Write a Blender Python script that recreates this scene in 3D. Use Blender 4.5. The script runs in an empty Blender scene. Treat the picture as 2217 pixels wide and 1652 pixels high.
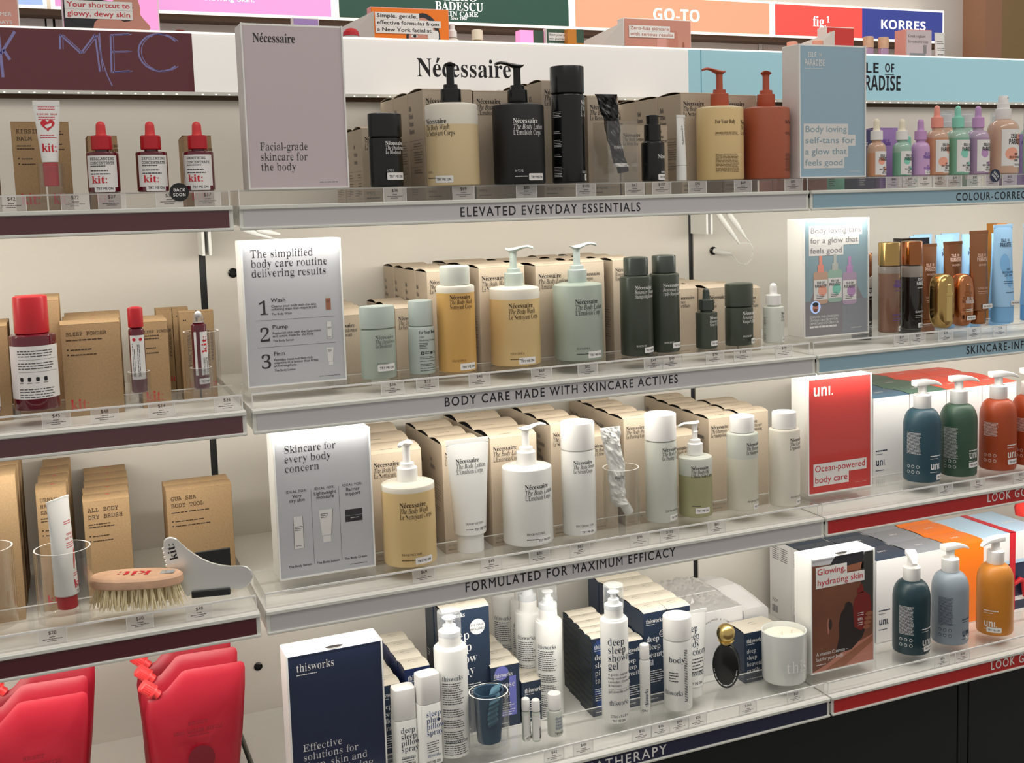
import bpy, math, random
from mathutils import Vector, Matrix, noise
sc = bpy.context.scene
COL = sc.collection
PI = math.pi

# ------------------------------------------------------------------ camera, world, light, exposure
cam_d = bpy.data.cameras.new('camera'); cam = bpy.data.objects.new('camera', cam_d); COL.objects.link(cam)
cam_d.sensor_fit = 'HORIZONTAL'; cam_d.sensor_width = 36.0; cam_d.lens = 2497.65 / 2217 * 36
cam_d.shift_x = -132.18 / 2217; cam_d.shift_y = -136.91 / 2217
cam_d.clip_start = 0.05; cam_d.clip_end = 60
YAW, PITCH, ROLL = 0.42389, 0.10597, -0.02583
def cam_rot():
    cy, sy, cp, sp, cr, sr = math.cos(YAW), math.sin(YAW), math.cos(PITCH), math.sin(PITCH), math.cos(ROLL), math.sin(ROLL)
    B = Matrix(((1, 0, 0), (0, 0, -1), (0, 1, 0)))
    Ry = Matrix(((cy, 0, -sy), (0, 1, 0), (sy, 0, cy)))
    Rx = Matrix(((1, 0, 0), (0, cp, -sp), (0, sp, cp)))
    Rz = Matrix(((cr, -sr, 0), (sr, cr, 0), (0, 0, 1)))
    R = Rz @ Rx @ Ry @ B
    return Matrix((R[0], -R[1], -R[2])).transposed()
cam.matrix_world = Matrix.Translation((-0.25452, -1.72882, 0.00234)) @ cam_rot().to_4x4()
sc.camera = cam
sc.view_settings.view_transform = 'Standard'; sc.view_settings.look = 'None'
sc.view_settings.exposure = 0.0; sc.view_settings.gamma = 1.0
sc.cycles.use_denoising = True
sc.cycles.max_bounces = 10; sc.cycles.diffuse_bounces = 4; sc.cycles.glossy_bounces = 4
sc.cycles.transparent_max_bounces = 32; sc.cycles.caustics_reflective = False; sc.cycles.caustics_refractive = False
sc.cycles.sample_clamp_indirect = 6.0

world = bpy.data.worlds.new('store_light'); sc.world = world; world.use_nodes = True
world.node_tree.nodes['Background'].inputs[0].default_value = (1.0, 0.95, 0.89, 1)
world.node_tree.nodes['Background'].inputs[1].default_value = 0.50

def area(name, loc, size, power, col, direction, spread=180):
    d = bpy.data.lights.new(name, 'AREA'); d.shape = 'RECTANGLE'; d.size, d.size_y = size
    d.energy = power; d.color = col; d.spread = math.radians(spread)
    o = bpy.data.objects.new(name, d); COL.objects.link(o); o.location = loc
    o.rotation_euler = Vector(direction).to_track_quat('-Z', 'Y').to_euler()
    return o
area('ceiling_light_panel', (0.3, -1.3, 1.75), (2.2, 0.5), 15, (1.0, 0.94, 0.87), (0.05, 0.35, -1))
area('ceiling_light_panel', (2.6, -1.0, 1.75), (1.6, 0.5), 10, (1.0, 0.94, 0.87), (-0.1, 0.35, -1))
area('ceiling_light_panel', (2.0, 1.75, 1.9), (3.5, 0.4), 26, (1.0, 0.93, 0.86), (0, 0.45, -1))

# ------------------------------------------------------------------ shelf geometry shared below
ZS = [0.0, -0.29865, -0.59549, -0.93134]          # shelf tops
YF = [0.0, -0.018, -0.0422, -0.0586]              # shelf fronts
YW = 0.384                                        # wall behind the shelves
RH = 0.023                                        # height of the clear risers
RB = [0.100, 0.104, 0.090, 0.066]                 # back of the risers
LED = (1.0, 0.96, 0.88)
for k, (x0, x1) in enumerate(((-1.02, -0.012), (0.0, 1.0), (1.008, 2.0))):
    for r in range(3):
        p = (1.55, 1.6, 1.75)[r]
        area('shelf_led', ((x0 + x1) / 2, YF[r] + 0.026, ZS[r] - 0.0305), (x1 - x0 - 0.02, 0.012), p, LED, (0, 1.0, -0.55))
    area('header_led', ((x0 + x1) / 2, 0.352, 0.184), (x1 - x0, 0.012), 0.07, LED, (0, -0.15, -1))

# ------------------------------------------------------------------ materials
def lin(c):
    if isinstance(c, str):
        c = c.lstrip('#'); c = tuple(int(c[i:i + 2], 16) / 255 for i in (0, 2, 4))
        c = tuple(x / 12.92 if x <= 0.04045 else ((x + 0.055) / 1.055) ** 2.4 for x in c)
    return (c[0], c[1], c[2], 1.0)
MATS = {}
def mat(name, col, rough=0.45, metal=0.0, spec=0.5, emit=0.0, coat=0.0, sss=0.0, grain=0.0, gscale=90.0, bump=0.0, bscale=60.0, trans=0.0):
    m = bpy.data.materials.new(name); m.use_nodes = True; nt = m.node_tree; b = nt.nodes['Principled BSDF']
    c = lin(col)
    b.inputs['Base Color'].default_value = c; b.inputs['Roughness'].default_value = rough; b.inputs['Metallic'].default_value = metal
    b.inputs['Specular IOR Level'].default_value = spec; b.inputs['Coat Weight'].default_value = coat
    b.inputs['Transmission Weight'].default_value = trans
    if sss:
        b.inputs['Subsurface Weight'].default_value = sss; b.inputs['Subsurface Scale'].default_value = 0.01
        b.inputs['Subsurface Radius'].default_value = (1, 0.8, 0.6)
    if emit:
        b.inputs['Emission Color'].default_value = c; b.inputs['Emission Strength'].default_value = emit
    if grain or bump:
        tc = nt.nodes.new('ShaderNodeTexCoord'); n = nt.nodes.new('ShaderNodeTexNoise')
        n.inputs['Scale'].default_value = gscale; n.inputs['Detail'].default_value = 6
        nt.links.new(tc.outputs['Object'], n.inputs['Vector'])
        if grain:
            r = nt.nodes.new('ShaderNodeValToRGB')
            r.color_ramp.elements[0].position = 0.3; r.color_ramp.elements[1].position = 0.7
            r.color_ramp.elements[0].color = (c[0] * (1 - grain), c[1] * (1 - grain), c[2] * (1 - grain), 1)
            r.color_ramp.elements[1].color = (min(1, c[0] * (1 + grain)), min(1, c[1] * (1 + grain)), min(1, c[2] * (1 + grain)), 1)
            nt.links.new(n.outputs['Fac'], r.inputs['Fac']); nt.links.new(r.outputs['Color'], b.inputs['Base Color'])
        if bump:
            n2 = nt.nodes.new('ShaderNodeTexNoise'); n2.inputs['Scale'].default_value = bscale; n2.inputs['Detail'].default_value = 3
            nt.links.new(tc.outputs['Object'], n2.inputs['Vector'])
            bp = nt.nodes.new('ShaderNodeBump'); bp.inputs['Strength'].default_value = bump; bp.inputs['Distance'].default_value = 0.003
            nt.links.new(n2.outputs['Fac'], bp.inputs['Height']); nt.links.new(bp.outputs['Normal'], b.inputs['Normal'])
    MATS[name] = m
    return name
def clear(name, tint, base=0.05, edge=0.5, haze=0.0, rough=0.04):
    """thin clear plastic: straight-through light with a reflection that grows at grazing angles"""
    m = bpy.data.materials.new(name); m.use_nodes = True; nt = m.node_tree; nt.nodes.clear()
    out = nt.nodes.new('ShaderNodeOutputMaterial'); t = nt.nodes.new('ShaderNodeBsdfTransparent'); g = nt.nodes.new('ShaderNodeBsdfGlossy')
    t.inputs[0].default_value = lin(tint); g.inputs['Roughness'].default_value = rough; g.inputs['Color'].default_value = (1, 1, 1, 1)
    lw = nt.nodes.new('ShaderNodeLayerWeight'); lw.inputs['Blend'].default_value = 0.5
    p = nt.nodes.new('ShaderNodeMath'); p.operation = 'POWER'; p.inputs[1].default_value = 4.0
    ma = nt.nodes.new('ShaderNodeMath'); ma.operation = 'MULTIPLY_ADD'; ma.inputs[1].default_value = edge; ma.inputs[2].default_value = base
    mx = nt.nodes.new('ShaderNodeMixShader')
    nt.links.new(lw.outputs['Facing'], p.inputs[0]); nt.links.new(p.outputs[0], ma.inputs[0]); nt.links.new(ma.outputs[0], mx.inputs[0])
    nt.links.new(t.outputs[0], mx.inputs[1]); nt.links.new(g.outputs[0], mx.inputs[2])
    last = mx
    if haze:
        d = nt.nodes.new('ShaderNodeBsdfDiffuse'); d.inputs[0].default_value = (0.9, 0.9, 0.88, 1)
        m2 = nt.nodes.new('ShaderNodeMixShader'); m2.inputs[0].default_value = haze
        nt.links.new(mx.outputs[0], m2.inputs[1]); nt.links.new(d.outputs[0], m2.inputs[2]); last = m2
    nt.links.new(last.outputs[0], out.inputs[0])
    MATS[name] = m
    return name

# ------------------------------------------------------------------ objects, tags
def thing(name, label, cat, loc=(0, 0, 0), rotz=0.0, group=None):
    o = bpy.data.objects.new(name, None); COL.objects.link(o); o.empty_display_size = 0.02
    o.location = loc; o.rotation_euler = (0, 0, rotz)
    o['label'] = label; o['category'] = cat
    if group: o['group'] = group
    return o
def tag(o, label, cat, group=None):
    o['label'] = label; o['category'] = cat
    if group: o['group'] = group
    return o
def clone(root, label, loc, rotz=None, group=None):
    r = root.copy(); COL.objects.link(r); r.location = loc; r['label'] = label
    if rotz is not None: r.rotation_euler = (0, 0, rotz)
    if group: r['group'] = group
    for ch in list(root.children):
        c = ch.copy(); COL.objects.link(c); c.parent = r
        for g in list(ch.children):
            d = g.copy(); COL.objects.link(d); d.parent = c
    return r

# ------------------------------------------------------------------ lettering (built-in font only)
def _rng(up, lo, dg):
    d = {}
    for i in range(26):
        d[chr(65 + i)] = chr(up + i); d[chr(97 + i)] = chr(lo + i)
    for i in range(10):
        if dg: d[chr(48 + i)] = chr(dg + i)
    if lo == 0x1D44E: d['h'] = '\u210e'
    return d
STY = {'sans': ({}, 0, 0), 'sansl': ({}, -0.006, 0), 'sansm': ({}, 0.007, 0), 'serifl': (_rng(0x1D400, 0x1D41A, 0x1D7CE), 0, 0.036), 'sansb': (_rng(0x1D5D4, 0x1D5EE, 0x1D7EC), 0, 0),
       'serifb': (_rng(0x1D400, 0x1D41A, 0x1D7CE), 0, 0), 'serif': (_rng(0x1D400, 0x1D41A, 0x1D7CE), 0, 0.024),
       'ital': (_rng(0x1D434, 0x1D44E, 0x1D7CE), 0.002, 0), 'mono': (_rng(0x1D670, 0x1D68A, 0x1D7F6), 0.002, 0), 'monob': (_rng(0x1D670, 0x1D68A, 0x1D7F6), 0.02, 0)}
ACC = {'é': 'e', 'è': 'e', 'É': 'E'}
GLY = {}
_cu = bpy.data.curves.new('type_block', 'FONT'); _co = bpy.data.objects.new('type_block', _cu); COL.objects.link(_co)
_cu.resolution_u = 3
_t2 = None
def _thin(d):
    """pull the upright stems of a bold letter in by d on each side, keeping its hairlines"""
    dg = bpy.context.evaluated_depsgraph_get(); dg.update()
    src = _co.evaluated_get(dg).to_curve(dg)
    cu = bpy.data.curves.new('letter', 'CURVE'); cu.dimensions = '2D'; cu.fill_mode = 'BOTH'; cu.resolution_u = 3
    for sp in src.splines:
        P = [b.co.copy() for b in sp.bezier_points]; n = len(P)
        if n < 2: continue
        L = [b.handle_left.copy() for b in sp.bezier_points]; R = [b.handle_right.copy() for b in sp.bezier_points]
        ar = sum(P[i].x * P[(i + 1) % n].y - P[(i + 1) % n].x * P[i].y for i in range(n))
        ns = cu.splines.new('BEZIER'); ns.bezier_points.add(n - 1); ns.use_cyclic_u = True
        for i in range(n):
            a = P[i] - L[i]; b = R[i] - P[i]
            if a.length < 1e-5: a = P[i] - R[i - 1]
            if a.length < 1e-5: a = P[i] - P[i - 1]
            if b.length < 1e-5: b = L[(i + 1) % n] - P[i]
            if b.length < 1e-5: b = P[(i + 1) % n] - P[i]
            na = a.y / max(a.length, 1e-9); nb = b.y / max(b.length, 1e-9)
            w = na if abs(na) > abs(nb) else nb
            dx = d * w * SGN[0]
            q = ns.bezier_points[i]; o = Vector((dx, 0, 0))
            q.handle_left_type = q.handle_right_type = 'FREE'
            q.co = P[i] + o; q.handle_left = L[i] + o; q.handle_right = R[i] + o
    _co.evaluated_get(dg).to_curve_clear()
    ob = bpy.data.objects.new('letter', cu); COL.objects.link(ob); dg = bpy.context.evaluated_depsgraph_get(); dg.update()
    e = ob.evaluated_get(dg); m = e.to_mesh()
    v = [(p.co.x, p.co.y) for p in m.vertices]; f = [tuple(q.vertices) for q in m.polygons]
    e.to_mesh_clear(); bpy.data.objects.remove(ob); bpy.data.curves.remove(cu)
    return v, f
SGN = [1.0]
def _ev(s):
    _cu.body = s
    dg = bpy.context.evaluated_depsgraph_get(); dg.update()
    e = _co.evaluated_get(dg); m = e.to_mesh()
    v = [(p.co.x, p.co.y) for p in m.vertices]; f = [tuple(q.vertices) for q in m.polygons]
    e.to_mesh_clear()
    return v, f
def glyph(ch, sty):
    k = (ch, sty)
    if k in GLY: return GLY[k]
    mp, off, sh = STY[sty]
    base = ACC.get(ch, ch) if mp else ch
    dotless = ch == 'ı'
    if dotless: base = 'i'
    c = mp.get(base, base)
    if ch == ' ':
        GLY[k] = ([], [], 0.27 if sty != 'mono' else 0.6); return GLY[k]
    _cu.offset = 0 if (sty == 'sansm' and base == 'M') else off if base in mp or not mp else max(off, -0.004)
    v, f = _ev(c); v2, _ = _ev(c + c)
    adv = max(p[0] for p in v2) - max(p[0] for p in v)
    if sh and base in mp:
        _cu.body = c; v, f = _thin(sh); adv -= sh * 0.5
    if dotless: f = [q for q in f if max(v[i][1] for i in q) < 0.60]
    if ch in ACC and mp:
        cx = adv * 0.48; y0 = max(p[1] for p in v) + 0.05; n = len(v)
        v = v + [(cx - 0.02, y0), (cx + 0.06, y0), (cx + 0.17, y0 + 0.17), (cx + 0.04, y0 + 0.19)]
        f = f + [(n, n + 1, n + 2, n + 3)]
    GLY[k] = (v, f, adv)
    return GLY[k]

for _s, _t in (('sans', 'ABCDEFGHIJKLMNOPRSTUVWYZabcdefghiklmnoprstuvwyzé$0123456789.,-:'), ('sansm', 'ABCDEFGHIJKLMNOPRSTUVWYabcdefghiklmnoprstuvwyz.-'), ('sansb', 'ABCDEFGIKLMNOPRSTYuınabcdefhio.-'), ('serifb', 'NécesairFoYudBhAbuklMitPnvtpy:thiswork'), ('serif', "ACDEFGHILMNOPRSTUVXYabcdefghiklmnoprstuvwxyzéè'123"), ('serifl', 'FSTabcdefghiklmnoprstuvwyE123-,'), ('ital', 'TheBodyWasLtinDorPSRumCjl'), ('mono', 'ABCDEFGHIKLMNOPRSTUVWY:')):
    for _c in _t: glyph(_c, _s)

# ------------------------------------------------------------------ mesh builder
class MB:
    def __init__(s): s.v = []; s.f = []; s.m = []; s.sm = []
    def add(s, vs, fs, m, smooth=False):
        n = len(s.v); s.v.extend([tuple(p) for p in vs])
        for f in fs:
            s.f.append(tuple(i + n for i in f)); s.m.append(m); s.sm.append(smooth)
        return s
    def box(s, x0, y0, z0, x1, y1, z1, m, top=None, front=None, b=0.0):
        if b <= 0:
            vs = [(x0, y0, z0), (x1, y0, z0), (x1, y1, z0), (x0, y1, z0), (x0, y0, z1), (x1, y0, z1), (x1, y1, z1), (x0, y1, z1)]
            fs = [(0, 3, 2, 1), (4, 5, 6, 7), (0, 1, 5, 4), (1, 2, 6, 5), (2, 3, 7, 6), (3, 0, 4, 7)]
            ms = [m, top or m, front or m, m, m, m]
            for f, mm in zip(fs, ms): s.add([vs[i] for i in f], [(0, 1, 2, 3)], mm)
            return s
        # chamfered box: 24 corners (three per vertex)
        P = {}
        vs = []
        for ix in (0, 1):
            for iy in (0, 1):
                for iz in (0, 1):
                    X, Y, Z = (x0, x1)[ix], (y0, y1)[iy], (z0, z1)[iz]
                    dx, dy, dz = (b, -b)[ix], (b, -b)[iy], (b, -b)[iz]
                    for a, p in (('x', (X, Y + dy, Z + dz)), ('y', (X + dx, Y, Z + dz)), ('z', (X + dx, Y + dy, Z))):
                        P[(ix, iy, iz, a)] = len(vs); vs.append(p)
        fs = []
        for i in (0, 1):
            q = [P[(i, 0, 0, 'x')], P[(i, 1, 0, 'x')], P[(i, 1, 1, 'x')], P[(i, 0, 1, 'x')]]; fs.append((q if i else q[::-1], m))
            q = [P[(0, i, 0, 'y')], P[(1, i, 0, 'y')], P[(1, i, 1, 'y')], P[(0, i, 1, 'y')]]; fs.append((q[::-1] if i else q, (front or m) if not i else m))
            q = [P[(0, 0, i, 'z')], P[(1, 0, i, 'z')], P[(1, 1, i, 'z')], P[(0, 1, i, 'z')]]; fs.append((q if i else q[::-1], (top or m) if i else m))
        for i in (0, 1):
            for j in (0, 1):
                q = [P[(0, i, j, 'y')], P[(1, i, j, 'y')], P[(1, i, j, 'z')], P[(0, i, j, 'z')]]; fs.append((q if (i == j) == False else q[::-1], m))
                q = [P[(i, 0, j, 'x')], P[(i, 1, j, 'x')], P[(i, 1, j, 'z')], P[(i, 0, j, 'z')]]; fs.append((q if i == j else q[::-1], m))
                q = [P[(i, j, 0, 'x')], P[(i, j, 1, 'x')], P[(i, j, 1, 'y')], P[(i, j, 0, 'y')]]; fs.append((q if i == j else q[::-1], m))
        for ix in (0, 1):
            for iy in (0, 1):
                for iz in (0, 1):
                    q = [P[(ix, iy, iz, 'x')], P[(ix, iy, iz, 'y')], P[(ix, iy, iz, 'z')]]
                    fs.append((q if (ix + iy + iz) % 2 else q[::-1], m))
        n = len(s.v); s.v.extend(vs)
        for f, mm in fs:
            s.f.append(tuple(i + n for i in f)); s.m.append(mm); s.sm.append(False)
        return s
    def lathe(s, prof, mats, seg=48, cx=0, cy=0, sq=1.0):
        """prof [(r, z)] bottom to top; mats one name or one per segment"""
        n = len(s.v); k = len(prof)
        for r, z in prof:
            for i in range(seg):
                a = 2 * PI * i / seg; s.v.append((cx + r * math.cos(a), cy + r * sq * math.sin(a), z))
        for j in range(k - 1):
            mm = mats if isinstance(mats, str) else mats[j]
            for i in range(seg):
                a, b2 = n + j * seg + i, n + j * seg + (i + 1) % seg
                s.f.append((a, b2, b2 + seg, a + seg)); s.m.append(mm); s.sm.append(True)
        if prof[0][0] > 1e-6: s.f.append(tuple(n + i for i in range(seg))[::-1]); s.m.append(mats if isinstance(mats, str) else mats[0]); s.sm.append(False)
        if prof[-1][0] > 1e-6: s.f.append(tuple(n + (k - 1) * seg + i for i in range(seg))); s.m.append(mats if isinstance(mats, str) else mats[-1]); s.sm.append(False)
        return s
    def rings(s, rings, m, smooth=True, cap=True, closed=False):
        """rings: equal-length closed loops of 3-D points"""
        n = len(s.v); k = len(rings[0])
        for r in rings: s.v.extend([tuple(p) for p in r])
        for j in range(len(rings) - 1):
            mm = m if isinstance(m, str) else m[j]
            for i in range(k):
                a, b2 = n + j * k + i, n + j * k + (i + 1) % k
                s.f.append((a, b2, b2 + k, a + k)); s.m.append(mm); s.sm.append(smooth)
        if cap:
            s.f.append(tuple(n + i for i in range(k))[::-1]); s.m.append(m if isinstance(m, str) else m[0]); s.sm.append(False)
            e = n + (len(rings) - 1) * k
            s.f.append(tuple(e + i for i in range(k))); s.m.append(m if isinstance(m, str) else m[-1]); s.sm.append(False)
        return s
    def wire(s, pts, r, m, k=8):
        pts = [Vector(p) for p in pts]; rs = r if isinstance(r, (list, tuple)) else [r] * len(pts); rg = []
        up = Vector((0.13, 0.2, 0.97))
        for i, p in enumerate(pts):
            d = (pts[min(i + 1, len(pts) - 1)] - pts[max(i - 1, 0)]).normalized()
            a = d.cross(up).normalized(); b2 = a.cross(d)
            rg.append([p + a * rs[i] * math.cos(2 * PI * j / k) + b2 * rs[i] * math.sin(2 * PI * j / k) for j in range(k)])
        return s.rings(rg, m)
    def prism(s, poly, y0, y1, m, side=None):
        """closed outline [(x, z)] counter-clockwise seen from the front, extruded y0 (front) to y1"""
        k = len(poly)
        vs = [(x, y0, z) for x, z in poly] + [(x, y1, z) for x, z in poly]
        s.add(vs, [tuple(range(k))], m); s.add(vs, [tuple(range(k, 2 * k))[::-1]], m)
        s.add(vs, [(i, i + k, (i + 1) % k + k, (i + 1) % k) for i in range(k)], side or m)
        return s
    # flat or wrapped graphics: mp(u, v, e) -> point
    def quad(s, mp, u0, v0, u1, v1, m, e=0.0003, n=1):
        for i in range(n):
            a, b2 = u0 + (u1 - u0) * i / n, u0 + (u1 - u0) * (i + 1) / n
            s.add([mp(a, v0, e), mp(b2, v0, e), mp(b2, v1, e), mp(a, v1, e)], [(0, 1, 2, 3)], m, n > 1)
        return s
    def poly(s, mp, pts, m, e=0.0003): return s.add([mp(u, v, e) for u, v in pts], [tuple(range(len(pts)))], m)
    def disc(s, mp, u, v, r, m, e=0.0003, k=28, ry=None):
        n = max(4, k // 2); ry = ry or r; A = [PI - PI * i / n for i in range(n + 1)]
        for a, b in zip(A, A[1:]):
            ua, ub, ha, hb = u + r * math.cos(a), u + r * math.cos(b), ry * math.sin(a), ry * math.sin(b)
            pts = [(ua, v - ha), (ub, v - hb), (ub, v + hb), (ua, v + ha)]
            if abs(ha) < 1e-9: pts = pts[:3]
            elif abs(hb) < 1e-9: pts = [pts[0], pts[1], pts[3]]
            s.add([mp(x, y, e) for x, y in pts], [tuple(range(len(pts)))], m)
        return s
    def rrect(s, mp, u0, v0, u1, v1, rad, m, e=0.0003):
        pts = []
        for cx, cy, a in ((u1 - rad, v0 + rad, -PI / 2), (u1 - rad, v1 - rad, 0), (u0 + rad, v1 - rad, PI / 2), (u0 + rad, v0 + rad, PI)):
            for i in range(5): pts.append((cx + rad * math.cos(a + PI / 2 * i / 4), cy + rad * math.sin(a + PI / 2 * i / 4)))
        # split into strips so that it follows a curved surface
        lo = sorted(set(round(p[0], 7) for p in pts)); n = 8
        us = sorted(set(lo + [u0 + rad + (u1 - u0 - 2 * rad) * i / n for i in range(n + 1)]))
        def edge(u):
            d = 0
            if u < u0 + rad: d = rad - math.sqrt(max(0, rad * rad - (u0 + rad - u) ** 2))
            if u > u1 - rad: d = rad - math.sqrt(max(0, rad * rad - (u - u1 + rad) ** 2))
            return d
        for a, b2 in zip(us, us[1:]):
            da, db = edge(a), edge(b2)
            s.add([mp(a, v0 + da, e), mp(b2, v0 + db, e), mp(b2, v1 - db, e), mp(a, v1 - da, e)], [(0, 1, 2, 3)], m, True)
        return s
    def text(s, mp, u, v, t, sty, size, m, w=None, align='l', sx=1.0, track=0.0, e=0.0004):
        gl = [glyph(c, sty) for c in t]; tot = sum(g[2] + track for g in gl) * size
        if w: sx = w / max(tot, 1e-9)
        x = u - (tot * sx * (0.5 if align == 'c' else 1.0) if align in 'cr' else 0)
        for gv, gf, adv in gl:
            if gv: s.add([mp(x + px * size * sx, v + py * size, e) for px, py in gv], gf, m)
            x += (adv + track) * size * sx
        return s
    def micro(s, mp, u, v, w, n, pitch, m, h=0.33, seed=1, e=0.00035, rag=0.25):
        rd = random.Random(seed)
        for i in range(n):
            x = u; end = u + w * (1 - rag * rd.random()); y = v - i * pitch
            while x < end:
                l = min(w * (0.05 + 0.12 * rd.random()), end - x)
                s.quad(mp, x, y, x + l, y + pitch * h, m, e, 1 if l < 0.006 else 2); x += l + w * 0.022
        return s
    def build(s, name, parent=None, sharp=32, loc=None):
        me = bpy.data.meshes.new(name); me.from_pydata(s.v, [], s.f)
        used = []
        for m in s.m:
            if m not in used: used.append(m)
        for m in used: me.materials.append(MATS[m])
        ix = {m: i for i, m in enumerate(used)}
        me.polygons.foreach_set('material_index', [ix[m] for m in s.m]); me.polygons.foreach_set('use_smooth', s.sm)
        if any(s.sm): me.set_sharp_from_angle(angle=math.radians(sharp))
        me.update()
        o = bpy.data.objects.new(name, me); COL.objects.link(o)
        if parent: o.parent = parent
        if loc: o.location = loc
        return o
def struct(name, mb):
    o = mb.build(name); o['kind'] = 'structure'; return o
def plane(ox, oy, oz, n=(0, -1, 0)):
    """graphics on an upright plane: u right, v up, e outwards (front faces -Y, side faces -X, top faces +Z)"""
    if n == (0, -1, 0): return lambda u, v, e: (ox + u, oy - e, oz + v)
    if n == (-1, 0, 0): return lambda u, v, e: (ox - e, oy - u, oz + v)
    if n == (1, 0, 0): return lambda u, v, e: (ox + e, oy + u, oz + v)
    return lambda u, v, e: (ox + u, oy + v, oz + e)
def wrap(r, rot=0.0, z=0.0, rr=None):
    def f(u, v, e):
        q = (rr(v) if rr else r); a = u / r + rot
        return ((q + e) * math.sin(a), -(q + e) * math.cos(a), z + v)
    return f
# ------------------------------------------------------------------ palette
mat('white_plastic', (0.80, 0.80, 0.77), 0.32); mat('white_matte', (0.79, 0.78, 0.75), 0.6); mat('cap_white', (0.82, 0.81, 0.79), 0.4)
mat('shelf_white', (0.80, 0.79, 0.75), 0.4); mat('rail_white', (0.70, 0.71, 0.66), 0.35); mat('wall_white', (0.66, 0.625, 0.565), 0.6, bump=0.04, bscale=300)
mat('wall_grey', (0.50, 0.47, 0.43), 0.7); mat('backdrop_grey', (0.64, 0.61, 0.57), 0.7); mat('brown_paint', '#a67a5f', 0.7); mat('brown_dark', '#927850', 0.7)
mat('strip_grey', '#c3c0c3', 0.25, coat=0.3); mat('strip_maroon', '#55242c', 0.18, coat=0.5); mat('strip_blue', '#8bacbb', 0.22, coat=0.3)
mat('strip_red', '#b52a2a', 0.22, coat=0.3); mat('strip_navy', '#262a45', 0.2, coat=0.4)
mat('black_metal', '#101214', 0.4); mat('black_plastic', '#0d0f11', 0.22); mat('black_matte', '#141618', 0.5); mat('charcoal', '#1e2425', 0.3)
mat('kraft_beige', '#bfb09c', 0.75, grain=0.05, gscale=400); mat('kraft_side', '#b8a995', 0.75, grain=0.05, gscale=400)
mat('kraft_brown', '#a48762', 0.8, grain=0.10, gscale=350); mat('kraft_dark', '#4a3626', 0.8); mat('hollow_shade', '#1b1512', 0.9)  # last one: near-black that stands for shade inside lid slits and notches
mat('ink_black', '#15131a', 0.6); mat('ink_grey', '#4a474c', 0.6); mat('ink_white', (0.80, 0.80, 0.79), 0.5); mat('ink_red', '#c81e2e', 0.5); mat('ink_faint', '#7d7468', 0.7)
mat('ink_brown', '#3d2c1e', 0.7); mat('ink_navy', '#1d2b45', 0.6); mat('ink_blue', '#2f4a86', 0.6); mat('ink_lilac', '#6a4fa8', 0.6); mat('ink_pinkish', '#d9b3a0', 0.6)
mat('paper_white', (0.80, 0.79, 0.77), 0.55); mat('paper_mauve', '#cfc2c6', 0.35); mat('paper_silver', '#c3c5ca', 0.35)
mat('amber', '#dcc08a', 0.28, sss=0.15); mat('amber_deep', '#d8ac64', 0.28, sss=0.15); mat('amber_pale', '#dcc79c', 0.3, sss=0.15); mat('frosted', '#e2ddd0', 0.35, sss=0.2); mat('frosted_grey', '#c9cdc4', 0.3, sss=0.2)
mat('oil_olive', '#a8a780', 0.28, sss=0.15); mat('shampoo_milk', '#d8d6c6', 0.32, sss=0.2)
mat('sage', '#a5b1a6', 0.3); mat('sage_cap', '#b0bcb5', 0.3); mat('sage_pale', '#b1bcb8', 0.28); mat('forest', '#3c4339', 0.3); mat('forest_cap', '#3a413c', 0.25)
mat('terracotta', '#a9583c', 0.38); mat('terracotta_cap', '#b05237', 0.35)
mat('red_cap', '#bb1824', 0.32); mat('red_bulb', '#d83a3c', 0.4); mat('wine_glass', '#5c1020', 0.12, coat=0.5); mat('red_pouch', '#9c1226', 0.4, bump=0.35, bscale=22); mat('red_cap_clear', '#d8484c', 0.2); mat('wine', '#6b1420', 0.2); mat('plum_dark', '#34181c', 0.25)
mat('orange_mark', '#e8581b', 0.5); mat('chrome', (0.80, 0.81, 0.79), 0.38, metal=0.85, bump=0.03, bscale=30); mat('silver_foil', (0.8, 0.82, 0.84), 0.2, metal=0.9)
mat('beech', '#d6ad8e', 0.55, grain=0.10, gscale=60); mat('bristle', '#ecdfb8', 0.8, grain=0.12, gscale=500)
mat('gold', '#bb9b62', 0.2, metal=1.0); mat('gold_soft', '#d3b878', 0.25, metal=1.0); mat('copper', '#a56b45', 0.18, metal=1.0); mat('bronze', '#9a6a4a', 0.34, metal=0.85); mat('rose_gold', '#c07f58', 0.22, metal=1.0)
mat('tan_liquid', '#7d5c4a', 0.12, coat=0.4); mat('dark_liquid', '#1d1512', 0.12, coat=0.4); mat('glass_grey', '#8a8078', 0.1, coat=0.5)
mat('peach', '#f0a890', 0.4); mat('mint', '#86d2bd', 0.4); mat('lilac', '#bd93c4', 0.4); mat('cream', '#ece2cb', 0.4); mat('peach_cap', '#ee9a88', 0.4); mat('lilac_cap', '#c596c8', 0.4)
mat('peach_liquid', '#c9916c', 0.15, coat=0.4); mat('mint_liquid', '#78b096', 0.15, coat=0.4); mat('lilac_liquid', '#a98bac', 0.15, coat=0.4); mat('peach_glass', '#c9a58d', 0.1, coat=0.5); mat('mint_glass', '#9dbfae', 0.1, coat=0.5); mat('lilac_glass', '#b59fb8', 0.1, coat=0.5)
mat('lilac_opaque', '#c9a2cf', 0.25); mat('lilac_card', '#a98bc9', 0.5); mat('mint_card', '#7cc9b1', 0.5); mat('pink_card', '#d99c90', 0.5); mat('indigo_card', '#4a4a72', 0.5)
mat('sky_tube', '#9cc7ea', 0.35); mat('sky_cap', '#7db4e2', 0.35); mat('sky_deep', '#5f9bd0', 0.4)
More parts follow.
